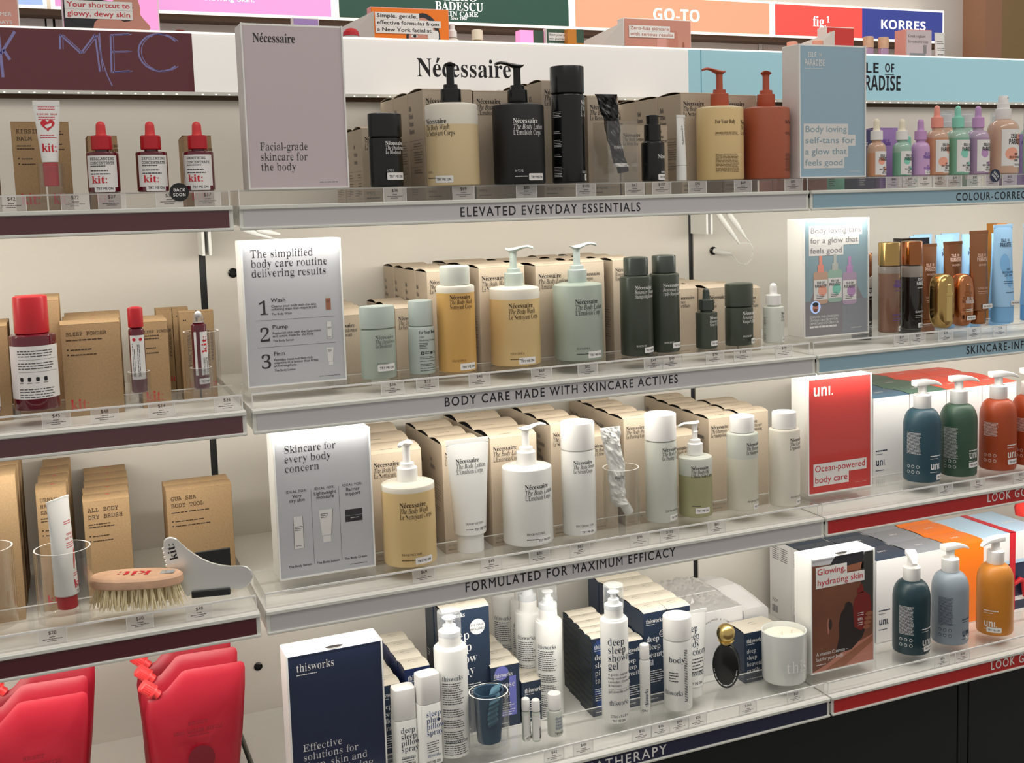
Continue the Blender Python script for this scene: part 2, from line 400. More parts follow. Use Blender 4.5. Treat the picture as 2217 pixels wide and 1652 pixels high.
mat('teal_bottle', '#2a4c5a', 0.4); mat('green_bottle', '#395645', 0.4); mat('orange_bottle', '#a84620', 0.4); mat('navy_bottle', '#16343d', 0.35); mat('greyblue_bottle', '#8c98a3', 0.4); mat('amber_bottle', '#cd832c', 0.38)
mat('card_white', (0.78, 0.77, 0.77), 0.5); mat('card_blue', '#4b6b80', 0.5); mat('card_green', '#4d6f60', 0.5); mat('card_coral', '#e85c48', 0.5); mat('card_navy', '#2f3f52', 0.5); mat('card_grey', '#8f949c', 0.5); mat('card_orange', '#f27c12', 0.45); mat('card_sky', '#b3d3ea', 0.45); mat('ribbon_red', '#c81f2c', 0.45)
mat('navy_card', '#243349', 0.45); mat('navy_deep', '#1d2c58', 0.4); mat('navy_side', '#26303c', 0.5, grain=0.15, gscale=40); mat('lid_cream', '#d9d1c2', 0.6); mat('violet', '#6f74c4', 0.5)
mat('cloth_blue', '#37536a', 0.85, bump=0.3, bscale=120); mat('cloth_slate', '#4f7488', 0.85, bump=0.3, bscale=120); mat('red_cloth', '#d6362d', 0.95, bump=0.5, bscale=200)
mat('candle_glass', '#d7dad6', 0.2, coat=0.4); mat('wax', '#efe9da', 0.5, sss=0.3); mat('wick', '#c7a87e', 0.8)
mat('poster_red', '#cc3d38', 0.3); mat('poster_blue', '#9fbed0', 0.3); mat('poster_grey', '#8d8a8e', 0.3); mat('poster_teal', '#8fa9b3', 0.3); mat('poster_navy', '#232f4c', 0.3)
mat('skin_dark', '#7a4a35', 0.4, grain=0.12, gscale=14); mat('skin_mid', '#9c6248', 0.4); mat('skin_light', '#c07f6d', 0.4); mat('shade_print', '#231a1b', 0.4); mat('leaf_print', '#333532', 0.4); mat('bottle_print', '#7c1f1c', 0.3); mat('skin_peach', '#c98d7b', 0.5); mat('hair_dark', '#22232b', 0.5); mat('navel_print', '#3a211a', 0.5)
mat('lamp_white', (0.80, 0.785, 0.755), 0.25, emit=0.32, coat=0.2); mat('lamp_blue', '#90b8c2', 0.22, emit=0.42, coat=0.2); mat('lamp_maroon', '#521d26', 0.12, emit=0.25, coat=0.5); mat('lamp_blue_line', '#5f93a0', 0.3, emit=0.3)
mat('lavender_line', '#7c77a8', 0.2, emit=0.12); mat('glow_pink', '#f48fc4', 0.4, emit=0.75); mat('lamp_green', '#22463a', 0.4, emit=0.55); mat('lamp_coral', '#fb8e70', 0.4, emit=0.85); mat('lamp_red', '#f5473f', 0.4, emit=0.85); mat('lamp_navy', '#2f3b80', 0.4, emit=0.75); mat('glow_sky', '#9db6e0', 0.4, emit=0.7)  # the pink and sky glow also brightens unlit prints and a carton
mat('lamp_letter', (0.95, 0.93, 0.9), 0.4, emit=1.0); mat('lamp_edge', (1.0, 0.93, 0.82), 0.4, emit=0.85); mat('led_glow', (1.0, 0.95, 0.85), 0.4, emit=1.6)
mat('sage_ink', '#20302c', 0.6); mat('floor_dark', '#6b635c', 0.35)
mat('acrylic_edge', (0.80, 0.80, 0.78), 0.25)
clear('acrylic', (0.985, 0.985, 0.98), 0.02, 0.40, haze=0.012); clear('acrylic_tag', (0.97, 0.965, 0.97), 0.03, 0.35, haze=0.20); clear('clear_film', (0.97, 0.97, 0.97), 0.22, 0.7, rough=0.05)
clear('clear_cup', (0.955, 0.955, 0.95), 0.05, 0.7); clear('overcap_clear', (0.90, 0.92, 0.95), 0.06, 0.6, haze=0.10); clear('poster_cover', (0.985, 0.985, 0.985), 0.015, 0.35)
mat('film_print', (0.8, 0.8, 0.8), 0.2)

BR = 'Nécessaire'
def brand(mb, mp, u, v, s, l2, l3, ink, k3=1.0):
    """three-line product lettering; s = 1 on the large bottles"""
    z = 0.0112 * s
    mb.text(mp, u, v, BR, 'serifb', z, ink, w=0.043 * s)
    mb.text(mp, u, v - 0.0096 * s, l2, 'ital', z * 1.02, ink, w=0.0037 * len(l2) * s)
    mb.text(mp, u, v - 0.0188 * s, l3, 'serif', z * 1.02, ink, w=0.0031 * len(l3) * s * k3)
def try_sticker(parent, mp, u, v, s=1.0, ink='ink_black', t='TRY ME ON'):
    mb = MB(); w, h = 0.031 * s, 0.0112 * s
    mb.rrect(mp, u, v, u + w, v + h, 0.0016 * s, 'paper_white', 0.0003)
    mb.text(mp, u + w / 2, v + h * 0.30, t, 'sansm', h * 0.50, ink, align='c', w=w * 0.8, e=0.0006)
    return mb.build('sticker', parent)

# ------------------------------------------------------------------ product kinds
def sweep_head(mb, stations, m, n=14, ex=2.0):
    """pump nozzle running along +X: stations (x, z, half width, half height)"""
    rg = []
    for x, z, w, h in stations:
        ring = []
        for i in range(n):
            a = 2 * PI * i / n; c, s_ = math.cos(a), math.sin(a)
            ring.append((x, math.copysign(abs(c) ** (2 / ex), c) * w, z + math.copysign(abs(s_) ** (2 / ex), s_) * h))
        rg.append(ring)
    return mb.rings(rg, m)
def pump(parent, z, m, nd, kind='swan', cr=0.0165, st=0.0):
    """collar + pump head on a bottle whose shoulder is at z; nd = nozzle direction angle"""
    mb = MB()
    if kind == 'swan':
        mb.lathe([(cr - 0.0005, z), (cr, z + 0.001), (cr - 0.0003, z + 0.0215), (cr - 0.0012, z + 0.0225), (0.0118, z + 0.0228), (0.0115, z + 0.029), (0.0108, z + 0.0297), (0.0066, z + 0.03)], m, 40)
        co = mb.build('collar', parent)
        h = z + 0.060 + st
        hd = MB()
        hd.lathe([(0.0063, z + 0.0298), (0.0060, h - 0.008), (0.0064, h - 0.004), (0.0072, h - 0.001)], m, 24)
        sweep_head(hd, [(-0.0125, h + 0.0032, 0.0030, 0.0006), (-0.0100, h + 0.0012, 0.0075, 0.0016), (-0.005, h - 0.0002, 0.0100, 0.0034), (0.002, h, 0.0096, 0.0042), (0.009, h + 0.0018, 0.0072, 0.0036), (0.018, h + 0.0046, 0.0050, 0.0027), (0.027, h + 0.0058, 0.0043, 0.0024), (0.0345, h + 0.0040, 0.0040, 0.0023), (0.0365, h + 0.0030, 0.0036, 0.0022)], m)
    else:
        mb.lathe([(cr - 0.001, z), (cr, z + 0.002), (cr, z + 0.0255), (cr - 0.002, z + 0.0275), (0.0085, z + 0.028)], m, 40)
        co = mb.build('collar', parent)
        h = z + 0.0485
        hd = MB(); hd.lathe([(0.0083, z + 0.0278), (0.0083, h - 0.001)], m, 24)
        sweep_head(hd, [(-0.0185, h + 0.0006, 0.0098, 0.0052), (-0.0180, h + 0.0008, 0.0105, 0.0060), (0.002, h + 0.0014, 0.0103, 0.0058), (0.014, h + 0.0016, 0.0090, 0.0050), (0.026, h + 0.0002, 0.0070, 0.0040), (0.036, h - 0.0030, 0.0052, 0.0030), (0.0415, h - 0.0062, 0.0042, 0.0018)], m, ex=5.0)
    o = hd.build('pump_head', co); o.rotation_euler = (0, 0, nd)
    return o
def body_prof(r, h, neck, dome=0.0025, rb=0.003):
    return [(r - rb, 0), (r - rb * 0.3, rb * 0.3), (r, rb), (r, h - 0.0035), (r - 0.0008, h - 0.0014), (r - 0.003, h - 0.0003), ((r + neck) / 2, h + dome * 0.7), (neck, h + dome)]
def split_prof(p, levels):
    """insert rings at z levels; return profile"""
    out = [p[0]]
    for a, b2 in zip(p, p[1:]):
        for l in sorted(levels):
            if a[1] < l < b2[1]: t = (l - a[1]) / (b2[1] - a[1]); out.append((a[0] + (b2[0] - a[0]) * t, l))
        out.append(b2)
    return out
def two_tone(p, level, lo, hi):
    p = split_prof(p, [level]); return p, [lo if (a[1] + b2[1]) / 2 < level else hi for a, b2 in zip(p, p[1:])]
def pump_bottle(label, x, y, z, rot, lo, pm, nd, l2, l3, ink, scent, hi=None, level=1.0, r=0.0422, h=0.1285, s=1.0, tu=-0.026, tv=None, stk=(0.002, 0.006), group=None, cr=0.0165, k3=1.0, back=False):
    t = thing('pump_bottle', label, 'pump bottle', (x, y, z), rot, group)
    mb = MB(); p, ms = two_tone(body_prof(r, h, cr - 0.001), level, lo, hi or lo); mb.lathe(p, ms, 64)
    mp = wrap(r)
    if not back:
        brand(mb, mp, tu, (tv or h - 0.0315 * s), s, l2, l3, ink, k3)
        mb.text(mp, tu + 0.001, 0.0195 * s, scent, 'serif', 0.0052 * s, ink, sx=0.7); mb.micro(mp, tu + 0.001, 0.0115 * s, 0.022 * s, 1, 0.004, ink, seed=3)
    else:
        # back of the pack in view: fine print at the middle, front lettering round the sides
        mb.text(mp, -0.012, h - 0.030, 'For Your Body', 'serifb', 0.0095, ink, sx=0.62)
        for k, (v, n) in enumerate(((h - 0.046, 3), (h - 0.084, 11), (0.020, 4))): mb.micro(mp, -0.012, v, 0.046, n, 0.0022, ink, seed=k + 5, rag=0.1)
        brand(mb, wrap(r, 1.55), -0.026, h - 0.0315, 1.0, l2, l3, ink)
    mb.build('body', t)
    pump(t, h + 0.0018, pm, nd - rot, cr=cr)
    if stk: try_sticker(t, mp, stk[0], stk[1], s)
    return t
def cap_bottle(name, label, cat, x, y, z, rot, r, hb, hc, lo, cm, deco, hi=None, level=1.0, rc=None, gap=0.0008, stk=None, ss=1.0, group=None, sq=1.0, dome=0.001, seg=48, base=None):
    """upright bottle: body to hb, cap (radius rc) to hb + hc"""
    t = thing(name, label, cat, (x, y, z), rot, group); rc = rc or r
    mb = MB(); p, ms = two_tone(body_prof(r, hb, min(rc, r) - 0.004, 0.0006), level, lo, hi or lo); mb.lathe(p, ms, seg, sq=sq)
    if deco: deco(mb, wrap(r))
    mb.build('body', t)
    c = MB(); c.lathe([(rc - 0.0012, hb + gap), (rc, hb + gap + 0.001), (rc, hb + hc - 0.002), (rc - 0.0008, hb + hc - 0.0006), (rc - 0.0025, hb + hc), (rc * 0.5, hb + hc + dome), (0.0, hb + hc + dome * 1.2)], cm, seg, sq=sq)
    c.build('cap', t)
    if stk: try_sticker(t, wrap(r), stk[0], stk[1], ss)
    return t
def dropper(label, x, y, z, rot, r, hs, body, cm, bm, deco, hi=None, level=1.0, neck=0.011, round_=0.0, rc=0.0125, hc=0.019, rb=0.0065, hb=0.02, stk=None, ss=1.0, group=None):
    """dropper bottle: body, collar and rubber bulb"""
    t = thing('dropper_bottle', label, 'dropper bottle', (x, y, z), rot, group)
    p = [(r - 0.002, 0), (r, 0.002), (r, hs - 0.002 - round_)]
    if round_:
        for i in range(1, 8):
            a = PI / 2 * i / 7; p.append((neck + (r - neck) * math.cos(a), hs - round_ + round_ * math.sin(a) * 0.92))
    else: p += [(r - 0.0006, hs - 0.0006), (r - 0.002, hs), (neck, hs + 0.0006)]
    p += [(neck, hs + 0.004)]
    mb = MB(); p, ms = two_tone(p, level, body, hi or body); mb.lathe(p, ms, 48)
    if deco: deco(mb, wrap(r))
    mb.build('body', t)
    z0 = hs + 0.003
    c = MB(); c.lathe([(rc - 0.0008, z0), (rc, z0 + 0.001), (rc - 0.0003, z0 + hc - 0.001), (rc - 0.001, z0 + hc), (rb + 0.0008, z0 + hc + 0.0004)], cm, 36); c.build('collar', t)
    b = MB(); z1 = z0 + hc
    b.lathe([(rb + 0.0012, z1), (rb + 0.0003, z1 + 0.002), (rb, z1 + 0.006), (rb - 0.0004, z1 + hb - rb)] + [((rb - 0.0004) * math.cos(a), z1 + hb - rb + rb * math.sin(a)) for a in (0.35, 0.7, 1.0, 1.3, 1.55)], bm, 24); b.build('bulb', t)
    if stk: try_sticker(t, wrap(r), stk[0], stk[1], ss)
    return t
def tube_map(r, w, z0, h):
    def f(u, v, e):
        k = max(0.02, 1 - v / h); hw = r + (w - r) * (v / h); q = max(0.0, 1 - (u / hw) ** 2)
        return (u, -(r * k ** 0.8) * math.sqrt(q) - e, z0 + v)
    return f
def tube(name, label, x, y, z, rot, r, w, h, body, cm, ch, rc, deco, cat='tube', group=None, crimp=0.008, tilt=None, crease=0.0, seed=1, capname='cap', base_m=None):
    """squeeze tube standing on its cap: round foot (r), flat crimped top of half width w"""
    t = thing(name, label, cat, (x, y, z), rot, group)
    if tilt: t.rotation_euler = tilt
    c = MB(); c.lathe([(rc - 0.001, 0), (rc, 0.001), (rc, ch - 0.001), (rc - 0.001, ch)], cm, 36); c.build(capname, t)
    mb = MB(); rg = []; n = 40; rd = random.Random(seed)
    ks = [0, 0.004, 0.012] + [i / 16 for i in range(1, 17)]
    for k in ks:
        hw = r + (w - r) * k; dp = r * max(0.03, 1 - k) ** 0.8
        if k < 0.01: hw -= 0.0015 * (1 - k / 0.01); dp -= 0.0015 * (1 - k / 0.01)
        ring = []
        for i in range(n):
            a = 2 * PI * i / n; px, py = hw * math.cos(a), dp * math.sin(a)
            if crease and 0.05 < k < 0.97:
                d = crease * noise.noise(Vector((px * 90 + seed, k * 9 + seed * 3, py * 40)))
                py += d; px += d * 0.4
            ring.append((px, py, ch + k * h))
        rg.append(ring)
    mb.rings(rg, body)
    mb.box(-w, -0.0009, ch + h, w, 0.0009, ch + h + crimp, body)
    if deco: deco(mb, tube_map(r, w, ch, h))
    mb.build('body', t)
    return t
def cup(label, x, y, z, r, h, base=0.006, group=None, square=False):
    o = MB()
    if square:
        for x0, y0, x1, y1 in ((-r, -r, r, -r + 0.002), (-r, r - 0.002, r, r), (-r, -r + 0.002, -r + 0.002, r - 0.002), (r - 0.002, -r + 0.002, r, r - 0.002)):
            o.box(x0, y0, 0, x1, y1, h, 'clear_cup', top='acrylic_edge')
        o.box(-r + 0.002, -r + 0.002, 0, r - 0.002, r - 0.002, base, 'clear_cup')
    else:
        w = 0.0022
        o.lathe([(r - 0.001, 0), (r, 0.001), (r, h), (r - w, h), (r - w, base), (0.001, base)], ['clear_cup', 'clear_cup', 'acrylic_edge', 'clear_cup', 'clear_cup'], 48)
    b = o.build('clear_cup', loc=(x, y, z)); return tag(b, label, 'clear cup', group)

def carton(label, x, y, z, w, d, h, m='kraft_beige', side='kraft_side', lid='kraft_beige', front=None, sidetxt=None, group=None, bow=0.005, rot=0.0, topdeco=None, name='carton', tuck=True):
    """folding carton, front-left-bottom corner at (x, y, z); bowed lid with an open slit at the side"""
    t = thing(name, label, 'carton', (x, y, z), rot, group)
    mb = MB(); mb.box(0, 0, 0, w, d, h, side, top='hollow_shade', front=m, b=0.0006)  # dark top face paints the shade under the bowed lid
    if front: front(mb, plane(0, 0, 0))
    if sidetxt: sidetxt(mb, plane(0, 0, 0, (-1, 0, 0)))
    mb.build('body', t)
    l = MB(); n = 10; pts = []
    for i in range(n + 1):
        k = i / n; pts.append((d * k, h + 0.0006 + bow * math.sin(PI * k) ** 0.8 * (1 - 0.35 * k)))
    for i in range(n):
        (ya, za), (yb, zb) = pts[i], pts[i + 1]
        l.add([(0, ya, za), (w, ya, za), (w, yb, zb), (0, yb, zb)], [(0, 1, 2, 3)], lid, True)
        l.add([(0, ya, za - 0.0006), (w, ya, za - 0.0006), (w, yb, zb - 0.0006), (0, yb, zb - 0.0006)], [(3, 2, 1, 0)], lid, True)
        for xx in (0, w): l.add([(xx, ya, za - 0.0006), (xx, ya, za), (xx, yb, zb), (xx, yb, zb - 0.0006)], [(0, 1, 2, 3)], lid)
    l.add([(0, 0, h), (w, 0, h), (w, 0, pts[0][1]), (0, 0, pts[0][1])], [(0, 1, 2, 3)], lid)
    def top(u, v, e):
        k = max(0, min(1, v / d)); return (u, v, h + 0.0006 + bow * math.sin(PI * k) ** 0.8 * (1 - 0.35 * k) + e)
    if topdeco: topdeco(l, top)
    l.build('lid', t)
    return t
def stack(labels, x, y, z, w, d, h, step=None, dx=0.0, **kw):
    """a row of identical cartons running back from the front one"""
    t = carton(labels[0], x, y, z, w, d, h, **kw); rd = random.Random(int(x * 1000) + 7)
    for i, lb in enumerate(labels[1:], 1):
        clone(t, lb, (x + dx * i + rd.uniform(-0.0012, 0.0012), y + (step or d + 0.0012) * i, z), 0.0)
    return t
ORD = ['front', 'second', 'third', 'fourth', 'fifth', 'sixth']
def ords(fmt, n): return [fmt.replace('#', ORD[i]) for i in range(n)]

def sign_block(label, x, y, z, w, h, d, art, paper, cover=True, side='white_matte', group=None, notch=True):
    """white block with a clear front pocket holding a printed sheet"""
    t = thing('sign_holder', label, 'sign', (x, y, z), 0, group)
    b = MB(); b.box(0, 0.0045, 0, w, d, h, side, b=0.0012)
    b.build('block', t)
    if notch:
        nb = MB(); nb.disc(lambda u, v, e: (w / 2 + u, 0.0075 + v * 0.5, h + e), 0, 0, 0.014, 'hollow_shade', 0.0003, ry=0.010); nb.build('finger_notch', t)  # flat dark disc paints the shade inside a notch
    p = MB(); p.box(0.0022, 0.0030, 0.0022, w - 0.0022, 0.0042, h - 0.003, 'paper_white', front=paper)
    art(p, plane(0.0022, 0.0030, 0.0022), w - 0.0044, h - 0.0052); p.build('printed_sheet', t)
    c = MB(); e = 0.0022
    for a in ((0, 0, e, h), (w - e, 0, w, h), (e, 0, w - e, e)):
        c.box(a[0], 0.0004, a[1], a[2], 0.0044, a[3], 'acrylic_edge')
    c.box(e, 0.0006, e, w - e, 0.0014, h, 'poster_cover', top='acrylic_edge'); c.build('clear_pocket', t)
    return t
# ------------------------------------------------------------------ structure
w = MB()
for x0, x1 in ((-1.05, -0.0178), (-0.006, 0.970), (0.982, 2.05)): w.box(x0, YW, -1.10, x1, YW + 0.016, -0.013, 'wall_white')
w.box(-1.05, YW, -0.013, 2.05, YW + 0.016, 0.183, 'wall_white')
struct('wall_back', w)
for i, x in enumerate((-0.0119, 0.976)):
    w = MB(); w.box(x - 0.0055, YW + 0.004, -1.10, x + 0.0055, YW + 0.012, -0.014, 'black_metal'); struct('trim_%d' % (i + 1), w)
w = MB(); w.box(-1.05, 0.376, 0.1835, 2.05, 0.44, 0.1895, 'kraft_dark'); struct('trim_3', w)  # dark strip under the headers; the gap's shade is put into its colour
w = MB(); w.box(-3, -3.5, -1.52, 7, 4, -1.5, 'floor_dark'); struct('floor', w)
w = MB(); w.box(-1.5, 3.02, -1.5, 4.22, 3.1, 2.2, 'backdrop_grey'); struct('wall_far', w)
w = MB(); w.box(4.163, 2.86, -1.5, 4.275, 3.4, 2.2, 'brown_paint'); w.box(4.275, 2.86, -1.5, 6.5, 3.4, 2.2, 'brown_dark'); struct('wall_side', w)
w = MB(); w.box(-1.05, 0.405, -1.4999, 2.05, 0.425, 0.18, 'wall_grey'); struct('wall_gondola', w)

# ------------------------------------------------------------------ shelves
BAYS = {'left': (-1.015, -0.0088), 'middle': (0.0, 1.0), 'right': (1.0044, 2.03)}
HS = 0.0359
def shelf(bay, r, strip, txt=None, tcol='ink_black', tx=0.0, tw=None, tz=-0.0265, th=0.0145, sty='sansm', label=''):
    x0, x1 = BAYS[bay]; z = ZS[r]; y = YF[r]
    t = thing('shelf', label, 'shelf', ((x0 + x1) / 2, y, z)); cx, cy, cz = (x0 + x1) / 2, y, z
    def B(name, f):
        mb = MB(); f(mb); o = mb.build(name, t); o.location = (-cx, -cy, -cz); return o
    B('board', lambda m: m.box(x0, y + 0.006, z - 0.013, x1, YW - 0.0005, z, 'shelf_white').box(x0, y + 0.010, z - 0.030, x0 + 0.004, YW - 0.0005, z - 0.013, 'rail_white').box(x1 - 0.004, y + 0.010, z - 0.030, x1, YW - 0.0005, z - 0.013, 'rail_white'))
    fr_ = B('front_rail', lambda m: m.box(x0, y, z - 0.0062, x1, y + 0.0062, z + 0.0004, 'rail_white', b=0.0012).box(x0, y, z - HS, x1, y + 0.0062, z - HS + 0.0046, 'rail_white', b=0.0012).box(x0, y + 0.0044, z - HS + 0.003, x1, y + 0.0100, z - 0.004, 'rail_white'))
    def ins(m):
        m.box(x0 + 0.006, y + 0.0030, z - HS + 0.0042, x1 - 0.006, y + 0.0045, z - 0.0058, strip)
        if txt: m.text(plane(tx, y + 0.0030, z), 0, tz, txt, sty, th / 0.682, tcol, w=tw, track=0.12)
    o = B('strip_insert', ins); o.parent = fr_; o.location = (0, 0, 0)
    B('led_strip', lambda m: m.box(x0 + 0.01, y + 0.018, z - 0.0175, x1 - 0.01, y + 0.036, z - 0.0135, 'white_plastic'))
    return t
def riser(bay, r, label):
    x0, x1 = BAYS[bay]; x0 += 0.002; x1 -= 0.002; y0 = YF[r] + 0.017; y1 = RB[r]; z = ZS[r] + 0.0004; h = RH - 0.0006; m = MB(); tk = 0.0026
    m.box(x0, y0, z, x1, y0 + tk, z + h - tk, 'acrylic'); m.box(x0, y1 - tk, z, x1, y1, z + h - tk, 'acrylic')
    m.box(x0, y0 + tk, z + h - tk, x1, y1 - tk, z + h, 'acrylic')
    m.box(x0, y0, z + h - tk, x1, y0 + tk, z + h, 'acrylic_edge' if r > 0 else 'acrylic'); m.box(x0, y1 - tk * 0.6, z + h - tk * 0.6, x1, y1, z + h, 'acrylic_edge')
    for xx in (x0, x1 - 0.0014): m.box(xx, y0 + tk, z, xx + 0.0014, y1 - tk, z + h - tk, 'acrylic'); m.box(xx, y0 - 0.0002, z, xx + 0.0012, y0 + 0.001, z + h, 'acrylic_edge')
    return tag(m.build('display_riser'), label, 'riser')
RL = ('top', 'second', 'third', 'bottom')
for r in range(3):
    shelf('left', r, 'strip_maroon', 'O' if r == 0 else None, 'ink_white', -0.3275, 0.0165, -0.0245, 0.0145, label='%s white shelf with a dark maroon front strip' % RL[r])
shelf('left', 3, 'strip_maroon', label='bottom white shelf under the red refill pouches')
for r, (tx, tw, s) in enumerate(((0.3363, 0.3226, 'ELEVATED EVERYDAY ESSENTIALS'), (0.2930, 0.4226, 'BODY CARE MADE WITH SKINCARE ACTIVES'), (0.3079, 0.3831, 'FORMULATED FOR MAXIMUM EFFICACY'), (0.44, 0.219, 'AROMATHERAPY'))):
    shelf('middle', r, 'strip_grey' if r < 3 else 'strip_navy', s, 'ink_black' if r < 3 else 'ink_white', tx, tw, (-0.0262, -0.0233, -0.0221, -0.0274)[r], (0.0145, 0.0140, 0.0150, 0.0166)[r], label='%s shelf of the middle bay, strip lettered %s' % (RL[r], s.lower()))
for r, (tx, tw, s) in enumerate(((1.3437, 0.352, 'COLOUR-CORRECTING TANS'), (1.3563, 0.30, 'SKINCARE-INFUSED TANS'), (1.3908, 0.25, 'LOOK GOOD DO GOOD'), (1.3898, 0.25, 'LOOK GOOD DO GOOD'))):
    cut = ('COLOUR-CORREC', 'SKINCARE-INFU', 'LOOK GOO', 'LOOK GO')[r]; cw = (0.182, 0.168, 0.125, 0.110)[r]
    shelf('right', r, 'strip_blue' if r < 2 else 'strip_red', cut, 'ink_black' if r < 2 else 'ink_white', tx, cw, (-0.0263, -0.0257, -0.0232, -0.0245)[r], (0.0142, 0.0152, 0.0165, 0.0170)[r], label='%s white shelf with a %s front strip' % (RL[r], ('pale blue', 'pale blue', 'red', 'red')[r]))
for bay, nm in (('left', 'shelf with the maroon strip'), ('middle', 'shelf of the middle bay'), ('right', 'shelf of the blue and red bay')):
    for r in range(4):
        if bay == 'left' and r == 3: continue
        riser(bay, r, 'low clear acrylic riser along the %s %s' % (RL[r], nm))
# brackets under the shelf ends at the uprights
for i, (x, r) in enumerate(((-0.0119, 0), (0.976, 0))):
    m = MB()
    for dx in (-0.0075, 0.0035):
        m.prism([(x + dx, ZS[r] - 0.083), (x + dx + 0.0045, ZS[r] - 0.083), (x + dx + 0.0045, ZS[r] - 0.014), (x + dx, ZS[r] - 0.014)], YW - 0.075, YW - 0.012, 'white_plastic')
    o = m.build('shelf_bracket'); tag(o, 'white shelf bracket on the black upright %s' % ('beside the clear roller cup' if i == 0 else 'above the dark green bottles'), 'bracket', 'brackets under the top shelf')
# base cabinet
m = thing('base_cabinet', 'charcoal base cabinet under the bottom shelves', 'cabinet', (0.5, 0, -1.5))
mb = MB(); mb.box(-1.51, 0.0, 0, 1.53, 0.38, 0.5315, 'charcoal'); mb.build('carcass', m)
for x0, x1 in ((-1.5, -0.512), (-0.508, 0.848), (0.851, 0.876), (0.879, 1.52)):
    mb = MB(); mb.box(x0, -0.010, 0.04, x1, -0.0002, 0.5045, 'charcoal', b=0.001); mb.build('door', m)
mb = MB(); mb.box(-1.51, -0.016, 0.5065, 1.53, -0.0002, 0.5318, 'charcoal', b=0.001); mb.build('fascia', m)

# ------------------------------------------------------------------ lit headers above the top shelf
def header(label, x0, x1, m, deco):
    t = thing('lit_header', label, 'lit sign', (x0, 0.367, 0.19)); mb = MB()
    mb.box(0, 0, 0.0058, x1 - x0, 0.075, 0.104, m); deco(mb, plane(0, 0, 0)); mb.build('panel', t)
    f = MB(); f.box(0, -0.003, 0.0, x1 - x0, 0.073, 0.0056, 'rail_white'); f.box(0, -0.002, 0.1042, x1 - x0, 0.073, 0.1070, 'lamp_edge')
    for k in range(int((x1 - x0) / 0.022)): f.box(0.011 + k * 0.022, -0.0034, 0.0006, 0.0135 + k * 0.022, -0.0029, 0.0020, 'led_glow')
    f.build('frame', t); return t
def hd_left(mb, mp):
    o = 1.02
    def st(pts, wd=0.0022):
        for (a, b), (c, d) in zip(pts, pts[1:]):
            l = math.hypot(c - a, d - b); nx, nz = -(d - b) / l * wd, (c - a) / l * wd
            mb.poly(mp, [(a - nx, b - nz), (c - nx, d - nz), (c + nx, d + nz), (a + nx, b + nz)], 'lavender_line')  # lavender letter strokes laid flat on the panel
    R = lambda x, z: (o + x, z - 0.19)
    st([R(-0.306, 0.285), R(-0.304, 0.215)]); st([R(-0.282, 0.288), R(-0.3045, 0.252)]); st([R(-0.3005, 0.259), R(-0.292, 0.243)])
    for k, wd in ((0, 0.0014), (0.0045, 0.0006)):
        st([R(-0.2168 + k, 0.262), R(-0.2155 + k, 0.2855), R(-0.186 + k, 0.256), R(-0.1625 + k, 0.287), R(-0.1585 + k, 0.227)], wd)
        st([R(-0.1100 + k, 0.2895), R(-0.1385 + k, 0.287), R(-0.1405 + k, 0.226), R(-0.112 + k, 0.229)], wd); st([R(-0.1385 + k, 0.2595), R(-0.111 + k, 0.261)], wd)
        st([R(-0.0625 + k + 0.034 * math.cos(a), 0.2605 + 0.031 * math.sin(a)) for a in [PI * (0.22 + 1.53 * i / 16) for i in range(17)]], wd)
    st([R(-0.1555, 0.29), R(-0.155, 0.25), R(-0.148, 0.222), R(-0.141, 0.204)], 0.0009)
header('maroon lit panel with lavender outline letters above the red dropper bottles', -1.02, -0.0093, 'lamp_maroon', hd_left)
header('white lit panel with bold black serif name in the middle', -0.0093, 0.9657, 'lamp_white', lambda mb, mp: mb.text(mp, 0.0093 + 0.3865, 0.0395, BR, 'serifb', 0.0488, 'ink_black', w=0.188))
def hd_right(mb, mp):
    mb.quad(mp, 0.0288, 0.0058, 0.0312, 0.104, 'lamp_blue_line')
    mb.text(mp, 0.415, 0.0660, 'ISLE', 'sansb', 0.0318, 'ink_black', w=0.075); mb.text(mp, 0.5045, 0.0690, 'OF', 'sansb', 0.026, 'ink_black', w=0.028); mb.quad(mp, 0.505, 0.0625, 0.531, 0.0642, 'ink_black')
    mb.text(mp, 0.409, 0.0280, 'PARADISE', 'sansb', 0.0460, 'ink_black', w=0.142)
header('pale blue lit panel with black capital letters above the pastel droppers', 0.9657, 2.03, 'lamp_blue', hd_right)

